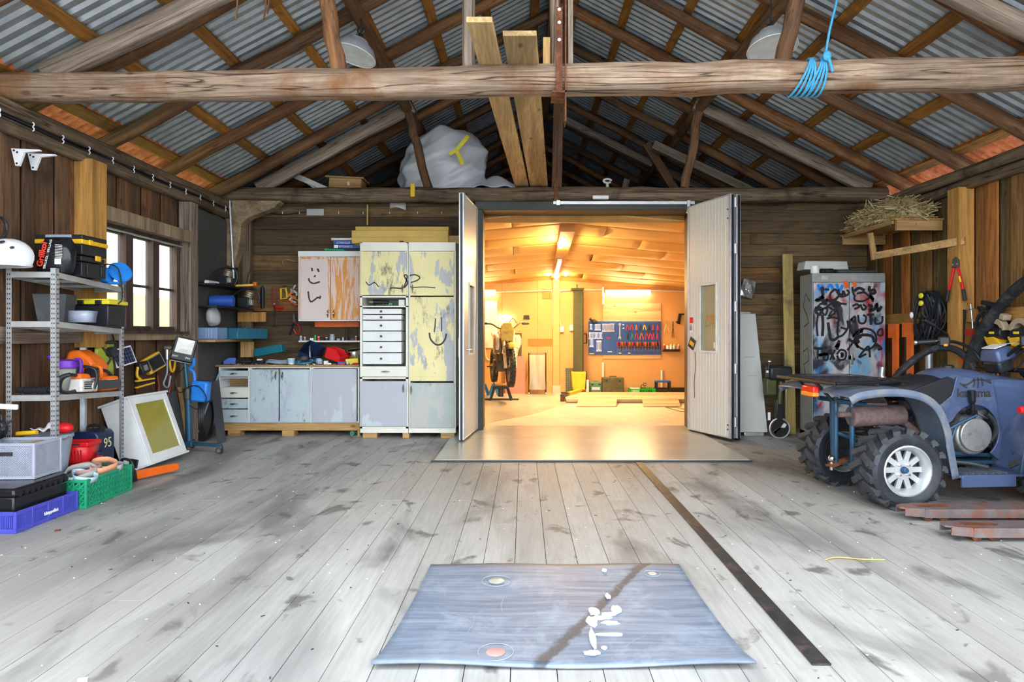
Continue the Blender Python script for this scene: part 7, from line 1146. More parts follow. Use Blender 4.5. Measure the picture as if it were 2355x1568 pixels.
# engine
part('crankcase', B().box((0.64, 0, 0.42), (0.36, 0.26, 0.26)), 'engine_alloy', q, bevel=0.03); part('clutch_cover', B().cyl((0.71, -0.12, 0.46), (0.71, -0.205, 0.46), 0.155, 0.135, 32), 'engine_alloy', q, bevel=0.012); part('round_cover', B().cyl((0.71, -0.19, 0.47), (0.71, -0.228, 0.47), 0.125, 0.122, 36), 'engine_alloy', q, bevel=0.006)
part('cylinder_block', B().box((0.80, -0.04, 0.62), (0.14, 0.16, 0.18), (0, 28, 0)), 'engine_alloy', q, bevel=0.01); fb = B()
for k in range(5): fb.box((0.76+0.02*k, -0.04, 0.55+0.034*k), (0.17, 0.20, 0.010), (0, 28, 0))
part('cooling_fins', fb, 'engine_alloy', q); part('carburettor', B().box((0.60, -0.10, 0.62), (0.10, 0.10, 0.12)).cyl((0.56, -0.17, 0.66), (0.66, -0.17, 0.66), 0.03), 'dark_metal', q, bevel=0.01); part('kick_start', B().tube(smooth_path([(0.68, -0.225, 0.64), (0.67, -0.235, 0.72), (0.66, -0.24, 0.80)]), [0.016]*6+[0.024]*7, 10).cyl((0.68, -0.19, 0.635), (0.68, -0.245, 0.635), 0.026), 'black_gloss', q); part('shift_linkage', B().tube([(0.40, -0.21, 0.46), (0.55, -0.235, 0.55), (0.70, -0.24, 0.62)], 0.010, 8).tube([(0.55, -0.23, 0.55), (0.50, -0.235, 0.42), (0.44, -0.23, 0.38)], 0.008, 6), 'frame_blue', q)
part('engine_bolts', B().cyl((0.60, -0.20, 0.57), (0.60, -0.222, 0.57), 0.022, n=12).cyl((0.73, -0.2, 0.60), (0.73, -0.215, 0.60), 0.015, n=12), 'steel', q); part('engine_hose', B().tube(smooth_path([(0.86, -0.18, 0.42), (0.90, -0.19, 0.5), (0.88, -0.18, 0.58), (0.84, -0.17, 0.62)]), 0.02, 8), 'rubber', q); part('under_tray', B().box((0.66, 0, 0.26), (0.6, 0.36, 0.03)), 'frame_blue', q, bevel=0.006)
mu = part('muffler', B().cyl((-0.20, -0.13, 0.605), (0.20, -0.14, 0.615), 0.075, n=28), 'muffler_rust', q, bevel=0.012); part('tail_pipe', B().cyl((-0.29, -0.13, 0.62), (-0.2, -0.13, 0.62), 0.020), 'muffler_rust', mu); part('muffler_bracket', B().box((0.0, -0.12, 0.69), (0.16, 0.05, 0.03)), 'muffler_rust', mu, bevel=0.006); part('exhaust_pipe', B().tube(smooth_path([(0.18, -0.13, 0.58), (0.28, -0.15, 0.50), (0.36, -0.16, 0.38), (0.55, -0.17, 0.33)]), 0.028, 10), 'muffler_rust', q)
# rear rack, lamp and hitch
rb = B(); z = 0.868
for y in (-0.42, 0.42): rb.tube([(-0.48, y, z), (-0.30, y, z+0.004), (0.02, y*0.86, z+0.008), (0.14, y*0.55, z)], 0.013, 8)
rb.tube([(-0.48, -0.42, z), (-0.48, 0.42, z)], 0.013, 8).tube([(0.14, -0.23, z), (0.14, 0.23, z)], 0.012, 8); rk = part('rear_rack', rb, 'black_gloss', q)
for k in range(6):
    y = -0.32+0.128*k; part('rack_slat', B().box((-0.17, y, z+0.004), (0.60, 0.045, 0.010)), 'black_gloss', rk, bevel=0.002)
for k in range(3): part('rack_crossbar', B().box((-0.38+0.2*k, 0, z-0.006), (0.03, 0.80, 0.010)), 'black_gloss', rk)
part('rack_stay', B().tube([(-0.46, -0.12, z-0.01), (-0.33, -0.12, 0.72)], 0.011, 6).tube([(-0.46, 0.12, z-0.01), (-0.33, 0.12, 0.72)], 0.011, 6).cyl((-0.1, -0.3, 0.83), (-0.1, -0.3, z), 0.012).cyl((-0.1, 0.3, 0.83), (-0.1, 0.3, z), 0.012), 'black_gloss', q)
tl = part('tail_lamp', B().box((-0.445, -0.02, 0.785), (0.05, 0.17, 0.085)), 'tail_red', q, bevel=0.012); part('amber_lens', B().box((-0.448, -0.02, 0.765), (0.05, 0.172, 0.03)), 'amber', tl, bevel=0.004)
hf = part('hitch_frame', B().tube([(-0.27, -0.06, 0.74), (-0.27, -0.06, 0.25), (-0.12, -0.06, 0.24)], 0.018, 8).tube([(-0.19, -0.13, 0.70), (-0.18, -0.13, 0.25)], 0.018, 8).tube([(-0.19, 0.13, 0.70), (-0.18, 0.13, 0.25)], 0.018, 8).tube([(-0.18, -0.16, 0.25), (-0.18, 0.16, 0.25)], 0.016, 8).tube([(-0.27, -0.06, 0.48), (0.05, -0.08, 0.36)], 0.014, 8), 'frame_blue', q); part('tow_ball', B().ell((-0.30, -0.06, 0.285), (0.027, 0.027, 0.027)).cyl((-0.30, -0.06, 0.20), (-0.30, -0.06, 0.27), 0.014), 'chrome', hf); part('tow_plate', B().beam((-0.33, -0.08, 0.235), (-0.14, -0.02, 0.275), 0.07, 0.014), 'rust', hf)
# handlebar turned to the right
hb = part('handlebar', B().tube(smooth_path([(0.73, 0.42, 1.14), (0.85, 0.36, 1.15), (0.95, 0.28, 1.145), (1.00, 0.16, 1.08), (1.02, 0.07, 0.97), (1.03, -0.03, 0.95), (1.05, -0.12, 1.05), (1.08, -0.24, 1.14), (1.16, -0.36, 1.15), (1.25, -0.45, 1.14)]), 0.013, 8), 'black_gloss', q)
part('grip', B().cyl((0.72, 0.425, 1.14), (0.84, 0.365, 1.15), 0.021, n=14).cyl((1.18, -0.38, 1.15), (1.27, -0.47, 1.14), 0.021, n=14), 'black_plastic', hb); part('grip_end', B().cyl((0.705, 0.432, 1.139), (0.72, 0.425, 1.14), 0.020, n=14), 'steel', hb); part('switch_block', B().box((0.89, 0.335, 1.15), (0.08, 0.07, 0.08), (0, 0, -25)).box((1.09, -0.27, 1.16), (0.12, 0.08, 0.08), (0, 0, -40)), 'black_plastic', hb, bevel=0.012); part('switch_button', B().ell((0.88, 0.30, 1.12), (0.02, 0.012, 0.012)), 'amber', hb); part('throttle_cover', B().cyl((1.10, -0.315, 1.15), (1.10, -0.33, 1.15), 0.026, n=16), 'chrome', hb)
part('brake_lever', B().tube([(0.90, 0.36, 1.17), (0.80, 0.30, 1.155)], 0.007, 6).tube([(1.10, -0.25, 1.16), (0.94, -0.16, 1.13)], 0.005, 6), 'steel', hb); part('mirror_stem', B().tube([(0.93, 0.33, 1.18), (0.92, 0.33, 1.21), (0.80, 0.34, 1.28)], 0.007, 6), 'black_gloss', hb); part('mirror', B().box((0.765, 0.34, 1.30), (0.11, 0.05, 0.02), (0, 28, 0)), 'black_plastic', hb, bevel=0.006)
ds = part('dash_pod', B().box((1.04, -0.03, 1.06), (0.17, 0.20, 0.10), (0, -18, 0), 0.75, 0.8), 'atv_blue', q, bevel=0.02); part('dash_glass', B().box((1.015, -0.03, 1.115), (0.10, 0.13, 0.008), (0, -18, 0)), 'off_white', ds, bevel=0.002); part('pod_lower', B().box((1.05, -0.03, 0.97), (0.12, 0.16, 0.10), (0, -18, 0)), 'black_plastic', q, bevel=0.02); part('steering_stem', B().cyl((1.06, 0, 0.60), (1.03, 0, 0.98), 0.022), 'dark_metal', q); part('cables', B().tube(smooth_path([(0.90, 0.32, 1.13), (0.95, 0.2, 1.06), (1.0, 0.1, 1.0), (1.02, 0.04, 0.93)]), 0.005, 6).tube(smooth_path([(1.10, -0.28, 1.13), (1.08, -0.18, 1.06), (1.07, -0.1, 0.95), (1.06, -0.06, 0.88)]), 0.006, 6).tube(smooth_path([(1.12, -0.3, 1.13), (1.14, -0.2, 1.05), (1.12, -0.1, 0.93)]), 0.006, 6), 'black_plastic', q)
part('front_rack', B().tube([(1.15, -0.3, 0.93), (1.55, -0.3, 0.92), (1.55, 0.3, 0.92), (1.15, 0.3, 0.93)], 0.012, 8, True).tube([(1.3, -0.3, 0.925), (1.3, 0.3, 0.925)], 0.01, 6), 'black_gloss', q); part('bull_bar', B().tube([(1.45, -0.2, 0.9), (1.6, -0.2, 0.75), (1.58, -0.2, 0.45), (1.58, 0.2, 0.45), (1.6, 0.2, 0.75), (1.45, 0.2, 0.9)], 0.016, 8), 'black_gloss', q)
# red handle with straps and pale blue tags hung on the quad's shield
t = thing('red_pump_handle', 'red handle with straps and pale blue tags beside the quad', 'tool', (3.50, 4.36, 0.70)); part('red_grip', B().cyl((-0.19, 0, 0.0), (0.0, 0.01, 0.012), 0.024, 0.022, 16), 'red_plastic', t, bevel=0.006); part('trigger', B().box((-0.13, 0, 0.026), (0.03, 0.02, 0.012)), 'red_plastic', t); part('handle_shaft', B().cyl((0.0, 0.01, 0.012), (0.25, 0.03, 0.03), 0.017), 'black_plastic', t)
for k, x in enumerate((-0.095, 0.0)): part('strap', B().grid(lambda u, v: (x+0.03*(u-0.5)+0.02*math.sin(3*v), 0.03+0.02*math.sin(4*v), -0.02-0.52*v), 2, 14), ('black_plastic', 'pale_blue')[k], t, solid=0.003)
for k, (x, z, w_, h_) in enumerate(((0.0, -0.24, 0.17, 0.21), (0.01, -0.40, 0.16, 0.15))):
    o = part('pale_tag', B().box((x, -0.012+0.012*k, z), (w_, 0.008, h_), (0, 6, 0)), 'pale_blue', t, bevel=0.003); part('tag_print', B().box((x+0.005, -0.018+0.012*k, z), (w_*0.62, 0.003, h_*0.72), (0, 6, 0)), 'print_navy', o); pb = B()
    for j in range(5): pb.box((x-0.03+0.018*j, -0.0205+0.012*k, z), (0.007, 0.001, h_*0.6), (0, 6, 0))
    part('tag_bars', pb, 'paper', o)
# ================================================================ PALLET TRUCK
pj = thing('pallet_truck', 'rusty pallet truck with its two forks beside the quad', 'pallet truck', (2.44, 4.02, 0))
for k, y in enumerate((0.24, -0.17)):
    x0 = 0.0 if k == 0 else 0.03; fk = part('fork', B().prism([(x0, -0.02), (x0+0.05, -0.062), (x0+0.14, -0.08), (1.2, -0.08), (1.2, 0.08), (x0+0.14, 0.08), (x0+0.05, 0.062), (x0, 0.02)], 0.074, 0.086, 'xy', (0, y, 0)), 'fork_paint', pj, bevel=0.003)
    part('fork_side', B().b2((x0+0.13, y-0.084, 0.030), (1.2, y-0.074, 0.086)).b2((x0+0.13, y+0.074, 0.030), (1.2, y+0.084, 0.086)).beam((x0+0.02, y-0.05, 0.06), (x0+0.14, y-0.079, 0.056), 0.01, 0.045).beam((x0+0.02, y+0.05, 0.06), (x0+0.14, y+0.079, 0.056), 0.01, 0.045), 'fork_paint', fk); part('fork_slot', B().prism([(x0+0.12, -0.03), (x0+0.30, -0.03), (x0+0.33, 0.0), (x0+0.30, 0.03), (x0+0.12, 0.03)], 0.0862, 0.0872, 'xy', (0, y, 0)), 'rust', fk)
    for dx in (0.17, 0.27): part('load_roller', B().cyl((x0+dx, y-0.05, 0.033), (x0+dx, y+0.05, 0.033), 0.033, n=16), 'rust', fk)
    part('push_rod', B().cyl((x0+0.3, y, 0.045), (1.15, y, 0.05), 0.012, n=8), 'rust', fk)
part('fork_bridge', B().b2((1.18, -0.26, 0.06), (1.30, 0.33, 0.26)), 'fork_paint', pj, bevel=0.008); part('pump_body', B().cyl((1.36, 0.035, 0.1), (1.36, 0.035, 0.42), 0.06, n=16), 'rust', pj); part('steer_wheel', B().cyl((1.36, -0.03, 0.09), (1.36, 0.03, 0.09), 0.09, n=20).cyl((1.36, 0.05, 0.09), (1.36, 0.11, 0.09), 0.09, n=20), 'rubber', pj); part('tow_handle', B().tube([(1.38, 0.035, 0.40), (1.55, 0.035, 1.05), (1.57, -0.06, 1.14), (1.58, 0.035, 1.20), (1.57, 0.13, 1.14), (1.55, 0.035, 1.05)], 0.016, 8), 'fork_paint', pj)
# ================================================================ THINGS IN THE WORKSHOP
IW = 13.37; V3 = lambda px, py, Y=IW: Vector((fx(px, Y), Y, fz(py, Y)))
zz = lambda X, Yp: (1320+X/5.6, 640+Yp/5.6)          # positions read off a magnified view of the tool wall
pb = thing('peg_board', 'blue perforated tool board on the workshop wall', 'tool board', V3(1437, 777, 13.36)); part('board_sheet', B().box((0, 0, 0), (1.49, 0.014, 0.68)), 'peg_blue', pb, bevel=0.003); hb = B()
for i in range(56):
    for j in range(24): hb.box((-0.73+i*0.0265, -0.0075, -0.32+j*0.0278), (0.006, 0.001, 0.006))
o = part('peg_holes', hb, 'navy', pb, smooth=0); o['kind'] = 'stuff'; part('corner_mark', B().box((-0.68, -0.008, -0.32), (0.10, 0.002, 0.02)), 'lemon', pb)
for (x, z, w_) in ((-0.31, -0.28, 0.09), (-0.1, -0.31, 0.06), (0.09, -0.31, 0.05), (-0.035, 0.27, 0.035), (-0.03, 0.20, 0.035)): part('white_label', B().box((x, -0.008, z), (w_, 0.002, 0.018)), 'paper', pb)
part('red_label', B().box((-0.33, -0.008, 0.0), (0.06, 0.002, 0.03)), 'red_plastic', pb)
YT = IW-0.03
def tool_me(name, b, mat): me_ = b.mesh(name); me_.materials.append(MATS[mat]); return me_
wm = tool_me('spanner', B().box((0, 0, 0), (0.014, 0.008, 0.13)).cyl((0, -0.006, 0.07), (0, 0.006, 0.07), 0.016, n=10).prism([(-0.010, -0.05), (0.010, -0.05), (0.018, -0.068), (0.014, -0.09), (0.005, -0.074), (-0.005, -0.074), (-0.014, -0.09), (-0.018, -0.068)], -0.006, 0.006, 'xz'), 'steel')
sp = []
for X in (212, 228): sp.append((X, 590, 660))
for X in (275, 290, 305, 320, 335): sp.append((X, 590, 672))
for X in (372, 388, 404, 420, 436, 450, 464): sp.append((X, 585, 692))
for X in (480, 495, 511): sp.append((X, 580, 690))
for X in (200, 218, 236, 256, 274, 291, 308, 325, 342, 358): sp.append((X, 695, 782))
for X in (208, 225, 243): sp.append((X, 768, 885))
for X in (297, 315, 331, 346): sp.append((X, 800, 945))
rows = {590: 'top', 585: 'top', 580: 'top', 695: 'second', 768: 'third', 800: 'lowest'}; cnt = {}
for (X, a, c) in sp:
    p, r_ = zz(X, (a+c)/2), rows[a]; cnt[r_] = cnt.get(r_, 0)+1; o = put('spanner', wm, 'chrome', None, V3(*p, YT)); o.scale = (1, 1, (c-a)/5.6*IW/F/0.165); tag(o, 'chrome spanner number '+['one', 'two', 'three', 'four', 'five', 'six', 'seven', 'eight', 'nine', 'ten', 'eleven', 'twelve', 'thirteen', 'fourteen', 'fifteen', 'sixteen', 'seventeen'][cnt[r_]-1]+' from left in the '+r_+' row of the blue board', 'spanner', 'spanners on the blue tool board')
o = put('spanner', wm, 'chrome', None, V3(*zz(590, 680), YT)); o.scale = (1.7, 1, 2.0); tag(o, 'biggest spanner hanging alone in the middle of the blue board', 'spanner', 'spanners on the blue tool board')
def pliers(lab, X, a, c, col, spread_, grp='pliers on the blue tool board', m0='iron'):
    p = zz(X, (a+c)/2); h = (c-a)/5.6*IW/F; t = thing('pliers', lab, 'pliers', V3(*p, YT), None, grp); part('plier_jaw', B().prism([(-0.014, 0), (0.014, 0), (0.007, h*0.32), (-0.007, h*0.32)], -0.007, 0.007, 'xz', (0, 0, h*0.18)), m0, t)
    for s_ in (-1, 1): part('plier_handle', B().tube(smooth_path([(0, 0, h*0.2), (s_*spread_*0.6, 0, -h*0.1), (s_*spread_, 0, -h*0.5)], 3), 0.008, 6), col, t)
cols = ['red_plastic', 'red_plastic', 'orange_plastic', 'print_black', 'lemon', 'print_black', 'red_plastic', 'red_plastic']; ordn = ['first', 'second', 'third', 'fourth', 'fifth', 'sixth', 'seventh', 'eighth', 'ninth']
for k, X in enumerate((690, 745, 805, 860, 910, 965, 1020, 1080)): pliers(ordn[k]+' pliers from left in the upper pliers row', X, 570, 665, cols[k], 0.03 if k in (0, 1, 3, 4) else 0.014)
cols = ['print_black', 'crate_green', 'red_plastic', 'orange_plastic', 'red_plastic', 'red_plastic', 'red_plastic', 'red_plastic']
for k, X in enumerate((695, 750, 808, 872, 940, 985, 1025, 1075)): pliers(ordn[k]+' pliers from left in the lower pliers row', X, 670, 785, cols[k], 0.034 if k in (2, 3, 4, 5) else 0.016)
single('tool_rail', B().box((0, 0, 0), (0.88, 0.03, 0.03)), 'black_plastic', 'black rail holding the screwdrivers on the blue board', 'rail', V3(*zz(830, 890), YT)); hm = {}; cl = ['red_plastic', 'orange_plastic', 'print_black', 'olive_case', 'red_paint']
for c_ in cl: hm[c_] = tool_me('driver_handle', B().lathe([(0.006, 0), (0.013, 0.01), (0.012, 0.05), (0.014, 0.075), (0.008, 0.085)], n=8), c_)
sm = tool_me('driver_shaft', B().cyl((0, 0, -0.11), (0, 0, 0.0), 0.004, n=6), 'steel'); tens = ['1st', '2nd', '3rd']+['%dth' % i for i in range(4, 31)]
for k in range(28):
    X = 560+k*20; p = zz(X, 872); c_ = cl[(k*7) % 5]; t = thing('screwdriver', tens[k]+' screwdriver from left on the black rail of the blue board', 'screwdriver', V3(*p, YT-0.012), None, 'screwdrivers on the blue tool board'); put('driver_handle', hm[c_], c_, t); put('driver_shaft', sm, 'steel', t)
single('black_bracket', B().box((0, 0, 0), (0.06, 0.05, 0.20), (0, 8, 0)).box((0.04, -0.02, 0.10), (0.12, 0.06, 0.03)).box((-0.04, -0.01, -0.06), (0.06, 0.03, 0.03)), 'black_plastic', 'black air gun hung right of the blue tool board', 'air gun', V3(*zz(1355, 525), YT), bevel=0.006)
pliers('large chrome pliers hanging right of the blue tool board', 1195, 540, 690, 'brass', 0.05, None, 'brass'); pliers('long dark nippers hanging below the black air gun', 1275, 550, 765, 'iron', 0.02, None)
single('horn', B().ell((0, 0, 0), (0.06, 0.05, 0.05)).cyl((-0.05, -0.01, 0.02), (-0.09, -0.02, 0.06), 0.03), 'dark_metal', 'dark reel hooked on the top left corner of the blue board', 'reel', V3(*zz(262, 555), YT-0.04))
ws2 = single('bottle_shelf', B().box((0, -0.05, 0), (0.34, 0.12, 0.025)).box((0, -0.105, 0.02), (0.34, 0.008, 0.04)), 'black_plastic', 'black bottle rack right of the blue tool board', 'rack', V3(*zz(1242, 935), IW), bevel=0.003); zs = V3(*zz(1242, 935), IW).z+0.0135
for k, (X, m, c2, lab) in enumerate(((1155, 'red_paint', 'white_plastic', 'red spray can on the black bottle rack'), (1197, 'white_plastic', 'orange_plastic', 'white bottle with orange cap on bottle rack'), (1242, 'white_plastic', 'white_plastic', 'plain white bottle in the middle of bottle rack'), (1282, 'pale_blue', 'white_plastic', 'pale blue bottle on the black bottle rack'), (1325, 'rust_pink', 'white_plastic', 'leaning pinkish tube at the right of bottle rack'))):
    t = thing('spray_bottle', lab, 'bottle', (fx(zz(X, 0)[0], IW), IW-0.055, zs), (0, 14 if k == 4 else 0, 0)); part('bottle_body', B().lathe([(0.025, 0), (0.026, 0.085), (0.012, 0.105)], n=14), m, t); part('bottle_cap', B().cyl((0, 0, 0.105), (0, 0, 0.13), 0.013, n=10), c2, t)
# conduit and sockets
part('conduit', B().tube([(fx(1130, IW), IW, fz(672, IW)), (fx(1270, IW), IW, fz(668, IW)), (fx(1387, IW), IW, fz(666, IW))], 0.014, 6).tube([(fx(1495, IW), IW, fz(668, IW)), (3.9, IW, fz(672, IW))], 0.014, 6).tube(smooth_path([(fx(1262, IW), IW, fz(668, IW)), (fx(1270, IW), IW, fz(676, IW)), (fx(1271, IW), IW, fz(755, IW))]), 0.010, 6).tube(smooth_path([(fx(1296, IW), IW, fz(668, IW)), (fx(1286, IW), IW, fz(676, IW)), (fx(1287, IW), IW, fz(735, IW)), (fx(1292, IW), IW, fz(752, IW))]), 0.010, 6).cyl((fx(1387, IW), IW, fz(700, IW)), (fx(1387, IW), IW, fz(660, IW)), 0.025), 'off_white', wf)
for (px, py, lab) in ((1292, 757, 'white wall socket right of the workshop post'), (1314, 754, 'white wall switch left of the lift post')): single('wall_socket', B().box((0, -0.02, 0), (0.08, 0.05, 0.12)), 'white_plastic', lab, 'socket', V3(px, py, 13.38), bevel=0.008)
single('small_sign', B().box((0, 0, 0), (0.11, 0.012, 0.06)).box((0, 0, -0.045), (0.14, 0.012, 0.02)), 'print_black', 'small black plate on the orange wall', 'plate', V3(1211, 728, 13.385)); single('black_rack', B().tube([(0, 0, 0.11), (0.05, -0.03, 0.11), (0.05, -0.03, -0.08), (0, 0, -0.08)], 0.011, 6), 'black_plastic', 'small black holder between lift post and blue board', 'holder', V3(1343, 780, 13.37))
single('white_pipe', B().cyl((0, 0, -0.15), (0, 0, 0.15), 0.022, n=10), 'white_plastic', 'short white pipe rising behind the olive case', 'pipe', V3(1387, 850, 13.36)); single('white_pipe', B().cyl((0, 0, -0.2), (0, 0, 0.15), 0.022, n=10), 'white_plastic', 'short white pipe behind the blue work stool', 'pipe', V3(1522, 868, 13.36))
# ---------------------------------------------------------------- two-post car lift
def lift(lab, x, s_, hc=2.08):
    t = thing('car_lift_post', lab, 'car lift', (x, 13.05, 0.018)); part('column', B().b2((-0.09, -0.1, 0), (0.09, 0.1, hc)), 'lift_olive', t, bevel=0.006); part('column_slot', B().b2((0.085, -0.06, 0.45), (0.105, 0.09, hc-0.03)), 'print_black', t); part('column_cap', B().b2((-0.14, -0.13, hc), (0.11, 0.13, hc+0.04)).cyl((-0.02, 0, hc+0.04), (-0.02, 0, hc+0.12), 0.012), 'lift_olive', t); part('base_plate', B().box((0, 0, 0.01), (0.42, 0.36, 0.02)), 'iron', t)
    part('carriage', B().prism([(-0.11, 0.10), (0.13, 0.10), (0.15, 0.46), (-0.14, 0.46)], -0.15, 0.02, 'xz'), 'lift_yellow', t, bevel=0.01); part('carriage_cover', B().b2((0.14, -0.12, 0.12), (0.17, -0.09, 0.47)), 'print_black', t); part('drive_pin', B().cyl((0.18, -0.1, 0.06), (0.18, -0.1, 0.30), 0.03), 'white_plastic', t)
    for (ex, ey) in ((-0.36*s_, -1.25),):
        o = part('swing_arm', B().beam((0.05, -0.12, 0.10), (ex, ey, 0.10), 0.08, 0.055), 'lift_yellow', t, bevel=0.006); part('arm_extension', B().beam((ex*0.75+0.012, ey*0.75-0.03, 0.10), (ex*1.1, ey*1.12, 0.10), 0.075, 0.055), 'iron', o); part('lift_pad', B().cyl((ex, ey, 0.13), (ex, ey, 0.16), 0.05, n=14).cyl((ex, ey, 0.05), (ex, ey, 0.14), 0.02), 'iron', o); part('pad_foot', B().cyl((ex*1.1, ey*1.12, 0.0), (ex*1.1, ey*1.12, 0.08), 0.035, n=12), 'rust', o)
lift('left post of the yellow car lift in the workshop', 1.08, 1); lift('right post of the yellow car lift beside the door leaf', 3.42, -1, 1.92)
# decks and ramps on the workshop floor
for k in range(6):
    y0 = 11.35+0.235*k; single('deck_board', B().b2((0.74, y0, 0.045), (3.9, y0+0.225, 0.09)), 'pallet_wood', ['nearest', 'second', 'third', 'fourth', 'fifth', 'farthest'][k]+' board of the low wooden deck between the lift posts', 'board', group='deck boards', bevel=0.003)
single('deck_bearer', B().b2((0.74, 11.37, 0.019), (3.9, 11.43, 0.044)).b2((0.74, 12.66, 0.019), (3.9, 12.72, 0.044)), 'cardboard_brown', 'dark bearers under the low wooden deck', 'timber')
for (xa, xb, lab) in ((0.95, 1.62, 'left plywood ramp leading up to the deck'), (2.05, 2.68, 'right plywood ramp leading up to the deck')): single('plywood_ramp', B().add([(xa-0.08, 10.75, 0.02), (xb-0.1, 10.75, 0.02), (xb, 11.34, 0.10), (xa, 11.34, 0.10), (xa-0.08, 10.75, 0.035), (xb-0.1, 10.75, 0.035), (xb, 11.34, 0.115), (xa, 11.34, 0.115)], [(0, 1, 2, 3), (4, 5, 6, 7), (0, 1, 5, 4), (1, 2, 6, 5), (2, 3, 7, 6), (3, 0, 4, 7)]), 'pallet_wood', lab, 'ramp')
single('wire_frame', B().tube([(2.42, 10.1, 0.022), (2.62, 10.1, 0.022), (2.50, 10.7, 0.022), (2.32, 10.7, 0.022)], 0.006, 5, True), 'lift_olive', 'thin wire frame lying before the right plywood ramp', 'wire')
# cases and crate at the back
def case(lab, px0, px1, py0, py1, mat, Y=13.15):
    x0, x1, z1 = fx(px0, Y), fx(px1, Y), fz(py0, Y); t = thing('tool_case', lab, 'tool case', ((x0+x1)/2, Y, 0.018)); w_, h_ = x1-x0, z1-0.018; part('case_shell', B().box((0, 0, h_*0.48), (w_, 0.14, h_*0.93)), mat, t, bevel=0.02); part('case_handle', B().tube([(-w_*0.16, -0.03, h_*0.9), (-w_*0.14, -0.03, h_*1.0), (w_*0.14, -0.03, h_*1.0), (w_*0.16, -0.03, h_*0.9)], 0.013, 6), mat, t); part('case_latch', B().box((-w_*0.3, -0.075, h_*0.75), (0.04, 0.01, 0.03)).box((w_*0.3, -0.075, h_*0.75), (0.04, 0.01, 0.03)), 'print_black', t); return t, w_, h_
t, w_, h_ = case('green power tool case beside the lift post', 1356, 1383, 876, 902, 'case_green'); part('case_label', B().box((0, -0.073, h_*0.45), (w_*0.7, 0.004, h_*0.22)), 'pale_blue', t); case('large olive case standing by the workshop wall', 1384, 1434, 865, 902, 'olive_case')
gx = fx(1476, 13.1); crate('lime_crate', 'bright green crate at the foot of the workshop wall', 'crate', (gx, 13.1, 0.019), 0, 0.48, 0.3, 0.12, 'lime_green', 'slots', 0.02, 0.008, 0.03, cells=3); single('white_tub', B().box((0, 0, 0.05), (0.17, 0.13, 0.10), None, 1.1, 1.1), 'white_plastic', 'white tub standing in the bright green crate', 'tub', (gx-0.14, 13.1, 0.045), bevel=0.008); single('scissors', B().tube(arc((0, 0, 0.03), 0.035, 0, 340, 10), 0.008, 6).tube(arc((0.04, 0, 0.07), 0.03, 0, 340, 10), 0.008, 6), 'iron', 'dark scissor handles sticking out of the green crate', 'scissors', (gx+0.02, 13.1, 0.145))
sx = fx(1524, 13.1); t = thing('work_stool', 'rolling work stool with blue seat by the workshop wall', 'stool', (sx, 13.1, 0.019)); part('seat', B().box((0, 0, 0.26), (0.29, 0.2, 0.035)), 'blue_plastic', t, bevel=0.012)
for x in (-0.13, 0.13):
    for y in (-0.08, 0.08): part('leg', B().b2((x-0.014, y-0.014, 0.05), (x+0.014, y+0.014, 0.25)), 'black_plastic', t); part('caster', B().cyl((x-0.012, y, 0.025), (x+0.012, y, 0.025), 0.024, n=12), 'steel', t)
part('tray', B().box((0, 0, 0.07), (0.3, 0.2, 0.03)), 'black_plastic', t, bevel=0.006)
single('dotted_plate', B().box((0, 0, 0.26), (0.16, 0.02, 0.52)), 'green_plate', 'dark green dotted plate leaning left of the lift post', 'plate', (fx(1310, 13.2), 13.22, 0.019), (-6, 0, 0)); b = B(); dp = bpy.data.objects['dotted_plate']
for i in range(4):
    for j in range(12): b.cyl((-0.06+0.04*i, -0.011, 0.03+0.042*j), (-0.06+0.04*i, -0.014, 0.03+0.042*j), 0.008, n=6)
part('dots', b, 'print_black', dp)
# pink board, plank and film-wrapped trolley
single('pink_board', B().box((0, 0, 0.38), (0.40, 0.02, 0.76)), 'pink_board', 'pinkish board leaning on the workshop wall behind the motorbike', 'board', (fx(1185, 13.2), 13.2, 0.019), (-6, 0, 0)); single('brown_plank', B().box((0, 0, 0.33), (0.15, 0.025, 0.66)), 'beam_inner', 'orange-brown plank leaning between pink board and trolley', 'plank', (fx(1210, 13.2), 13.22, 0.019), (-5, 14, 0))
t = thing('film_trolley', 'wire trolley wrapped in clear plastic film', 'trolley', (fx(1236, 13.0), 13.05, 0.018)); part('trolley_frame', B().tube([(-0.17, 0, 0.02), (-0.17, 0, 0.83), (0.17, 0, 0.83), (0.17, 0, 0.02)], 0.012, 8).tube([(-0.17, 0.2, 0.02), (-0.17, 0.2, 0.8), (0.17, 0.2, 0.8), (0.17, 0.2, 0.02)], 0.012, 8).tube([(-0.17, 0, 0.12), (0.17, 0, 0.12)], 0.01, 6), 'print_black', t); part('film_wrap', B().grid(lambda u, v: ((u-0.5)*0.33*(1-0.06*math.sin(math.pi*v)), -0.012-0.02*math.sin(9*u+2*v)*(0.3+v)-0.05*math.sin(math.pi*u)*(1-v), 0.10+0.70*v), 26, 12), 'film', t, smooth=50); part('wrapped_bundle', B().loft([[(0.14*k*math.cos(a), 0.1+0.08*k*math.sin(a), z) for a in [2*math.pi*i/14 for i in range(14)]] for k, z in ((1, 0.13), (1.05, 0.2), (0.8, 0.3), (0.3, 0.4))]), 'olive_case', t)
for x in (-0.17, 0.17): part('caster', B().cyl((x-0.01, 0, 0.022), (x+0.01, 0, 0.022), 0.022, n=12), 'steel', t)
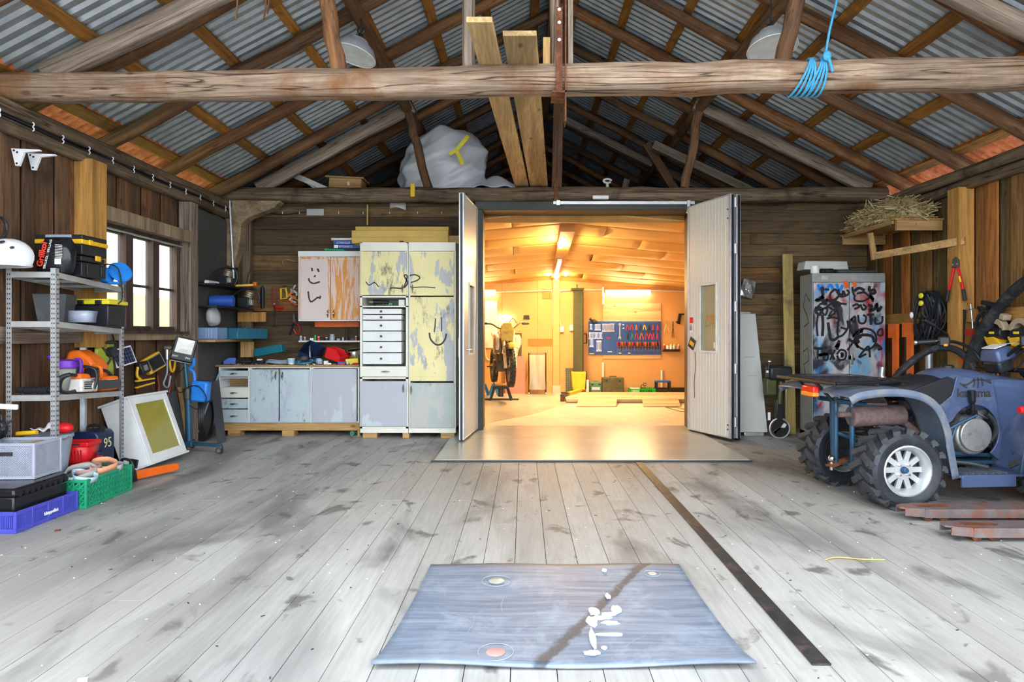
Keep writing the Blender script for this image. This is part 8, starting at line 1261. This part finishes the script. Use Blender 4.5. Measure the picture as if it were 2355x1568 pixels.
for k, px in enumerate((1113, 1136)):
    Y = 12.9; t = thing('jack_stand', ('left' if k == 0 else 'right')+' blue axle stand behind the motorbike', 'jack stand', (fx(px, Y), Y, 0.018)); part('ratchet_post', B().box((0, 0, 0.24), (0.025, 0.03, 0.12)), 'iron', t)
    for sx_ in (-1, 1):
        for sy_ in (-1, 1): part('leg', B().beam((0.015*sx_, 0.015*sy_, 0.22), (0.09*sx_, 0.08*sy_, 0.0), 0.05, 0.012, (0, 1, 0)), 'bright_blue', t)
# ---------------------------------------------------------------- motocross bike on its stand, seen nearly from the front
mb = thing('motocross_bike', 'muddy motocross bike raised on a black stand', 'motorbike', (fx(1155, 12.0), 12.0, 0.30), (0, 0, 10))
def knob_wheel(y, r, x=0.0):
    o = part('wheel', B().lathe([(r*0.74, -0.035), (r*0.86, -0.05), (r*0.96, -0.045), (r, -0.02), (r, 0.02), (r*0.96, 0.045), (r*0.86, 0.05), (r*0.74, 0.035), (r*0.74, -0.035)], n=36), 'rubber', mb, (x, y, r), (0, 90, 0)); km = B().box((0, 0, 0), (0.016, 0.03, 0.02)).mesh('tyre_knob', 0) if 'tyre_knob' not in bpy.data.meshes else bpy.data.meshes['tyre_knob']
    for i in range(26):
        for z in (-0.035, 0.0, 0.035): a = 2*math.pi*(i+(0.5 if z == 0 else 0))/26; l = put('tyre_knob', km, 'tread_rubber', o, (r*1.0*math.cos(a), r*1.0*math.sin(a), z)); l.rotation_euler = (0, 0, a)
    part('hub', B().cyl((0, 0, -0.05), (0, 0, 0.05), 0.045, n=14), 'iron', o); b = B()
    for i in range(14): a = 2*math.pi*i/14; b.cyl((0.04*math.cos(a), 0.04*math.sin(a), 0), (r*0.76*math.cos(a+0.3), r*0.76*math.sin(a+0.3), 0), 0.004, n=5)
    part('spokes', b, 'steel', o)
knob_wheel(-0.62, 0.33, 0.06); knob_wheel(0.70, 0.31, -0.06)
for s_ in (-1, 1): part('fork_leg', B().cyl((0.06+0.09*s_, -0.62, 0.33), (0.05+0.09*s_, -0.38, 0.98), 0.028, n=12), 'bike_white', mb); part('shroud', B().prism([(-0.30, 0.62), (0.0, 0.55), (0.05, 0.85), (-0.15, 0.95), (-0.38, 0.86)], 0.10*s_, 0.17*s_, 'yz'), 'bike_white', mb, bevel=0.02)
part('front_fender', B().grid(lambda u, v: (0.06+(u-0.5)*0.16, -0.98+0.62*v, 0.70+0.08*math.sin(math.pi*v)-0.03*(2*u-1)**2), 6, 10), 'bike_olive', mb, solid=0.006); part('number_plate', B().prism([(-0.10, 0.80), (0.10, 0.80), (0.13, 0.98), (0.08, 1.12), (-0.06, 1.12), (-0.13, 0.98)], -0.60, -0.575, 'xz'), 'bike_olive', mb, bevel=0.012); part('handlebar', B().tube(smooth_path([(-0.42, -0.30, 1.10), (-0.25, -0.38, 1.10), (-0.10, -0.42, 1.02), (0.12, -0.42, 1.02), (0.27, -0.38, 1.12), (0.42, -0.30, 1.13)]), 0.013, 8), 'iron', mb)
for s_ in (-1, 1): part('grip', B().cyl((0.32*s_, -0.345, 1.11), (0.44*s_, -0.29, 1.115), 0.02, n=10), 'print_black', mb); part('foot_peg', B().cyl((0.12*s_, 0.2, 0.32), (0.26*s_, 0.2, 0.32), 0.014), 'iron', mb)
part('bar_pad', B().cyl((-0.08, -0.42, 1.06), (0.10, -0.42, 1.06), 0.04, n=12), 'bike_white', mb); part('brake_line', B().tube(smooth_path([(0.2, -0.42, 1.12), (0.12, -0.50, 1.20), (0.05, -0.52, 1.12), (0.0, -0.5, 1.0)]), 0.006, 6), 'print_black', mb); part('engine', B().box((0, 0.05, 0.40), (0.24, 0.36, 0.32)).cyl((-0.16, 0.05, 0.36), (0.16, 0.05, 0.36), 0.10, n=16), 'iron', mb, bevel=0.02); part('fuel_tank', B().box((0, -0.1, 0.86), (0.20, 0.38, 0.20), None, 0.7, 0.8), 'bike_white', mb, bevel=0.03); part('seat', B().box((0, 0.42, 0.90), (0.15, 0.72, 0.08), (-4, 0, 0)), 'print_black', mb, bevel=0.02); part('tail', B().prism([(0.4, 0.80), (0.95, 0.90), (1.05, 0.97), (0.6, 0.93)], -0.09, 0.09, 'yz'), 'bike_white', mb, bevel=0.02); part('swing_arm', B().beam((-0.1, 0.15, 0.34), (-0.14, 0.72, 0.31), 0.03, 0.06).beam((0.1, 0.15, 0.34), (0.02, 0.72, 0.31), 0.03, 0.06), 'bike_olive', mb); part('radiator', B().box((0.14, -0.28, 0.72), (0.12, 0.05, 0.26)).box((-0.12, -0.28, 0.72), (0.12, 0.05, 0.26)), 'iron', mb); part('frame', B().tube([(0.0, -0.34, 0.95), (0.08, -0.2, 0.45), (0.10, 0.15, 0.22), (0.10, 0.3, 0.4), (0.05, 0.3, 0.85)], 0.02, 8).tube([(0.0, -0.34, 0.95), (-0.08, -0.2, 0.45), (-0.10, 0.15, 0.22), (-0.10, 0.3, 0.4), (-0.05, 0.3, 0.85)], 0.02, 8), 'iron', mb)
t = thing('bike_stand', 'black four-legged stand under the motocross bike', 'stand', (fx(1152, 12.0), 11.95, 0.018)); part('stand_top', B().box((0, 0.05, 0.235), (0.30, 0.34, 0.05)), 'black_plastic', t, bevel=0.006); part('wood_pad', B().box((0, 0.0, 0.276), (0.19, 0.20, 0.030)), 'new_pine_x', t)
for sx_ in (-1, 1):
    for sy_ in (-1, 1): part('leg', B().beam((0.12*sx_, 0.05+0.13*sy_, 0.22), (0.19*sx_, 0.05+0.20*sy_, 0.0), 0.04, 0.03, (0, 1, 0)), 'black_plastic', t)
part('lift_pedal', B().cyl((0, 0, 0.06), (0, 0, 0.20), 0.05, n=12), 'iron', t); single('floor_bar', B().b2((-0.45, -0.03, 0), (0.42, 0.03, 0.03)), 'lift_olive', 'olive steel bar lying under the bike stand', 'bar', (fx(1140, 11.9), 11.9, 0.018))
t = thing('dirty_jacket', 'mud-spattered pale riding gear hung behind the motorbike', 'clothing', V3(1176, 792, 13.3)); part('gear_body', B().grid(lambda u, v: ((u-0.5)*0.34+0.04*math.sin(5*v), -0.06-0.07*math.sin(math.pi*u)*math.sin(math.pi*v)*(1+0.4*math.sin(11*u+7*v)), 0.20-0.5*v*(0.8+0.3*math.sin(3*u))), 18, 16), 'bike_white', t, solid=0.01, smooth=40); part('backing_cloth', B().box((0.06, 0.03, -0.02), (0.3, 0.02, 0.5)), 'olive_case', t)
single('wall_hose', B().tube(smooth_path([V3(1114, 783, 13.36), V3(1116, 810, 13.36), V3(1120, 825, 13.36), V3(1128, 827, 13.36), V3(1134, 822, 13.36)]), 0.014, 6), 'off_white', 'thin pale hose on the wall behind the motorbike', 'hose')
# ================================================================ ROOF THINGS
def dome_lamp(lab, p, tilt, top):
    t = thing('dome_lamp', lab, 'lamp', p); o = part('lamp_shade', B().lathe([(0.04, 0.15), (0.085, 0.145), (0.10, 0.115), (0.155, 0.08), (0.185, 0.02), (0.19, 0.0), (0.187, 0.0), (0.18, 0.02), (0.15, 0.075), (0.095, 0.108), (0.03, 0.12)], n=36), 'lamp_enamel', t, rot=tilt); part('shade_lining', B().lathe([(0.183, 0.004), (0.176, 0.022), (0.146, 0.074), (0.09, 0.105), (0.0, 0.108)], n=36), 'lamp_inside', o); part('shade_rim', B().tube([(0.189*math.cos(a), 0.189*math.sin(a), 0.0) for a in [2*math.pi*i/36 for i in range(36)]], 0.004, 6, True), 'white_plastic', o); part('lamp_neck', B().cyl((0, 0, 0.14), (0, 0, 0.21), 0.03, 0.018), 'black_plastic', o)
    a = Euler([R2(c) for c in tilt]).to_matrix()@Vector((0, 0, 0.2)); part('lamp_flex', B().tube(smooth_path([a, a+Vector((0.01, 0, 0.06)), (a.x*0.6, 0, top*0.6), (a.x*0.4, 0, top)]), 0.007, 6), 'black_plastic', t); part('flex_knot', B().tube(arc((a.x, a.y, a.z+0.04), 0.03, 0, 360, 10), 0.007, 6), 'black_plastic', t)
dome_lamp('grey enamel dome lamp hanging left of the attic planks', pt(815, 128, 5.75), (-6, 15, 0), 0.95); dome_lamp('grey enamel dome lamp hanging beside the blue rope', pt(1776, 112, 5.1), (-10, -3, 0), 1.2)
# blue rope wound on the front beam
bz = 3.035; bx = fx(1860, 4.65); t = thing('blue_rope', 'light blue rope wound round the front beam', 'rope', (bx, 4.65, bz))
for k in range(8):
    x0 = -0.07+0.02*k; sl = 0.06-0.018*(k % 4); part('rope_turn', B().tube([(x0+sl*math.sin(a/1.0), -0.125*math.cos(a)*(1.0 if abs(math.cos(a)) > 0 else 1), 0.128*math.sin(a)) for a in [2*math.pi*i/24 for i in range(24)]], 0.0085, 6, True), 'rope_blue', t)
part('rope_knot', B().ell((0.07, -0.13, 0.10), (0.03, 0.025, 0.035)).tube(smooth_path([(0.05, -0.13, 0.12), (0.08, -0.14, 0.07), (0.10, -0.13, 0.02), (0.11, -0.13, -0.01)]), 0.010, 6), 'rope_blue', t); part('rope_tail', B().tube(smooth_path([(0.065, -0.12, 0.12), (0.10, -0.11, 0.30), (0.17, -0.08, 0.55), (0.27, 0.0, 0.95)]), 0.0085, 6), 'rope_blue', t)
# two planks lying across the tie beams
for k, (f0, f1, Yf, b0, b1, lab) in enumerate((((1072, 60), (1132, 40), 3.97, (1186, 0), (1217, 0), 'left of the two long boards resting on the roof beams'), ((1156, 92), (1234, 86), 4.15, (1220, 0), (1260, 0), 'right of the two long boards resting on the roof beams'))):
    ya, yb = Yf, 8.32; xa0, xa1, xb0, xb1 = fx(f0[0], ya), fx(f1[0], ya), fx(b0[0], yb), fx(b1[0], yb); zf, zb = 3.105, 3.068; th_ = 0.035
    b = B().add([(xa0, ya, zf), (xa1, ya, zf), (xb1, yb, zb), (xb0, yb, zb), (xa0, ya, zf+th_), (xa1, ya, zf+th_), (xb1, yb, zb+th_), (xb0, yb, zb+th_)], [(0, 1, 2, 3), (4, 5, 6, 7), (0, 1, 5, 4), (1, 2, 6, 5), (2, 3, 7, 6), (3, 0, 4, 7)]); single('long_board', b, 'new_pine_y', lab, 'board', bevel=0.003)
single('short_stick', B().box((0, 0, 0.1), (0.05, 0.05, 0.22)), 'new_pine', 'short stub of wood on the beam beside the king post', 'wood stub', (fx(1257, 4.62), 4.62, 3.09))
# white wrapped bundle in the attic
random.seed(21); dirs = [(Vector((rnd(-1, 1), rnd(-1, 1), rnd(-1, 1))).normalized(), f_, a_, rnd(0, 6)) for f_, a_ in ((4.5, 0.07), (6, 0.06), (8, 0.05), (11, 0.035), (15, 0.025), (21, 0.015))]
def crumple(p): return sum(a_*(1-2*abs(math.sin(p.dot(d_)*f_+ph_+0.8*math.sin(p.z*5+ph_)))) for d_, f_, a_, ph_ in dirs)
bc = Vector((-1.24, 9.05, 3.06)); b = B(); rings = []; NA = 110
for j in range(46):
    v = j/45; k = max(0.02, (1-max(0, (v-0.30)/0.70)**2.6)**0.5*(0.82+0.18*min(1, v/0.3))); ring_ = []
    for i in range(NA):
        a = 2*math.pi*i/NA; p = Vector((0.25*v+0.63*k*math.cos(a), 0.45*k*math.sin(a), 1.0*v+0.05*math.sin(a*2))); q_ = 1+crumple(p)*0.75*min(1, k*1.5); ring_.append((0.25*v+(p.x-0.25*v)*q_, p.y*q_, p.z*(1+0.3*crumple(p)*v)))
    rings.append(ring_)
b.loft(rings); o = single('wrapped_bundle', b, 'bag_white', 'large white plastic-wrapped bundle lying in the attic', 'bundle', bc, smooth=40); part('yellow_tape', B().strip([(0.26, -0.50, 0.50), (0.36, -0.52, 0.56), (0.44, -0.50, 0.66), (0.50, -0.44, 0.76)], 0.05, (0.3, -1, 0.2), 0.03).strip([(0.34, -0.53, 0.56), (0.40, -0.53, 0.45), (0.43, -0.53, 0.36)], 0.05, (0.3, -1, 0.1), 0.03), 'lemon', o)
single('film_heap', B().grid(lambda u, v: ((u-0.5)*0.7, (v-0.5)*0.5, 0.12+0.10*math.sin(math.pi*u)*(1+0.4*math.sin(9*u+6*v))+0.14*math.sin(math.pi*v)), 18, 14), 'bag_white', 'flat heap of white sheeting beside the wrapped bundle', 'sheeting', (-0.42, 9.0, 3.0), smooth=30, solid=0.004)
single('stick_bundle', B().beam((-0.25, 0, 0.30), (0.2, 0, 0.10), 0.03, 0.03).beam((-0.23, 0.03, 0.32), (0.22, 0.03, 0.12), 0.03, 0.02).beam((-0.26, -0.03, 0.27), (0.18, -0.03, 0.09), 0.03, 0.02).beam((-0.2, 0, 0.27), (0.2, 0, 0.0), 0.02, 0.02), 'off_white', 'pale slats poking up from the attic floor', 'slats', (fx(725, 8.6), 8.6, 3.0))
t = thing('attic_box', 'yellowish flat wooden box in the attic', 'box', (fx(800, 8.7), 8.7, 3.0)); part('box_body', B().box((0, 0, 0.16), (0.42, 0.3, 0.20), (0, 3, 0)), 'new_pine_x', t, bevel=0.004); part('box_lid', B().box((0, 0, 0.27), (0.50, 0.34, 0.02), (0, 3, 0)), 'new_pine_x', t); part('box_latch', B().box((0.05, -0.155, 0.19), (0.03, 0.01, 0.05)), 'off_white', t)
single('attic_hose', B().tube(arc((0, 0, 0.2), 0.05, 0, 330, 14, 'xz', 0.025), 0.014, 6).cyl((0, 0, 0), (0, 0, 0.18), 0.02), 'off_white', 'curl of white hose lying on the attic edge', 'hose', (fx(1398, 8.4), 8.45, 3.0))
for k, (px, py, Y) in enumerate(((547, 22, 4.4), (620, 8, 4.5), (612, 20, 4.45))): p = pt(px, py, Y); single('dry_stalk', B().tube([(0, 0, 0.10), (-0.005, 0, 0.0), (-0.015, 0, -0.07)], 0.006, 4), 'rafter_wood', ['longest', 'right-hand', 'shortest'][k]+' dry stalk hanging from the roof sheets top left', 'stalk', p)
# ================================================================ FLOOR THINGS
mx0, mx1, mX0, mX1, my0, my1 = -0.554, 0.84, -0.484, 0.804, 2.335, 3.38
def mat_fn(u, v):
    y = my0+(my1-my0)*v; xa, xb = mx0+(mX0-mx0)*v, mx1+(mX1-mx1)*v; x = xa+(xb-xa)*u
    cv = 0.016*math.sin(math.pi*v*0.9+0.3); x += (-cv if u < 0.5 else cv)*abs(2*u-1)*-1.4
    z = 0.010+0.006*math.sin(6*u+3*v)**2+0.018*max(0, 1-v*9)*(0.5+0.5*math.sin(7*u+1))**2; return (x, y, z)
t = single('floor_mat', B().grid(mat_fn, 40, 24), 'mat_rubber', 'worn grey-blue rubber mat on the floor in front', 'mat', solid=0.008, smooth=60)
mz = 0.0215
def on_mat(pts): return [((px-VX)*((H-mz)*F/(py-VY))/F, (H-mz)*F/(py-VY), mz) for px, py in sq(pts)]
random.seed(8)
def blob(px, py, rx, ry, k=0):
    x, y, z = on_mat([(px, py), (px+1, py), (px+2, py)])[0]; return B().prism([(x+rx*math.cos(a)*rnd(0.7, 1.2), y+ry*math.sin(a)*rnd(0.7, 1.2)) for a in [2*math.pi*i/14 for i in range(14)]], mz-0.001, mz+0.0004*(k+1), 'xy')
for k, (px, py, rx, ry) in enumerate(((1366, 1405, 0.03, 0.045), (1362, 1428, 0.024, 0.05), (1385, 1420, 0.045, 0.02), (1405, 1432, 0.035, 0.022), (1416, 1402, 0.022, 0.05), (1400, 1412, 0.03, 0.018), (1364, 1470, 0.012, 0.09), (1405, 1459, 0.06, 0.010), (1362, 1502, 0.03, 0.018), (1390, 1490, 0.012, 0.012), (1390, 1312, 0.012, 0.02), (1398, 1372, 0.012, 0.03))): part('paint_splash', blob(px, py, rx, ry, k), 'paint_splash', t, smooth=0)
for (px, py, r_) in ((1142, 1335, 0.07), (1140, 1498, 0.066), (1500, 1318, 0.04)):
    c = on_mat([(px, py), (px+1, py), (px+2, py)])[0]; part('worn_ring', B().tube([(c[0]+r_*math.cos(a), c[1]+r_*math.sin(a), mz) for a in [2*math.pi*i/28 for i in range(28)]], 0.0014, 5, True), 'bucket_grey', t); part('rust_patch', B().lathe([(r_*0.55, 0.0), (r_*0.5, 0.002), (0.0, 0.002)], (c[0], c[1], mz-0.001), n=20), 'rust_pink' if py > 1450 else 'threshold', t)
sl = B(); random.seed(4)
for k in range(18):
    x, y = rnd(-0.4, 0.6), rnd(2.5, 3.2); a = rnd(0, 6.28); L = rnd(0.04, 0.18); sl.strip([(x, y, mz), (x+L/2*math.cos(a), y+L/2*math.sin(a), mz), (x+L*math.cos(a+0.1), y+L*math.sin(a+0.1), mz)], 0.0018, (0, 0, 1), 0.0005+0.00005*k)
o = part('scratches', sl, 'bucket_grey', t, smooth=0); o['kind'] = 'stuff'
single('floor_strip', B().b2((1.048, 2.37, 0.0005), (1.118, 6.16, 0.007)), 'strip_steel', 'long dark steel strip let into the plank floor', 'steel strip', bevel=0.002)
single('straw', B().tube(smooth_path([(1.60, 3.47, 0.006), (1.68, 3.50, 0.010), (1.80, 3.48, 0.006), (1.92, 3.47, 0.006)]), 0.0035, 5), 'cardboard', 'thin yellow straw lying right of the steel strip', 'straw')
single('leaf_scrap', B().box((0, 0, 0.004), (0.03, 0.018, 0.008), (0, 0, 20)), 'rust', 'small brown scrap on the floor before the blue crate', 'scrap', (-2.86, 4.0, 0.0)); single('wood_chip', B().box((0, 0, 0.005), (0.03, 0.02, 0.01), (0, 5, 30)), 'off_white', 'pale wood chip at the bottom edge of the floor', 'chip', (-1.53, 2.26, 0.0))
dsb = B(); random.seed(17)
for k in range(150): dsb.box((rnd(-3.2, 3.6), rnd(2.2, 7.4), 0.002), (rnd(0.003, 0.009), rnd(0.003, 0.006), 0.003), (0, 0, rnd(0, 180)))
o = part('floor_crumbs', dsb, 'paper', None, smooth=0); tag(o, 'pale crumbs and chips scattered over the plank floor', 'crumbs'); o['kind'] = 'stuff'
dsb = B()
for k in range(120): dsb.box((rnd(-3.2, 3.6), rnd(2.2, 7.4), 0.002), (rnd(0.004, 0.018), rnd(0.002, 0.004), 0.003), (0, 0, rnd(0, 180)))
o = part('dark_crumbs', dsb, 'print_black', None, smooth=0); tag(o, 'dark splinters scattered over the plank floor', 'splinters'); o['kind'] = 'stuff'
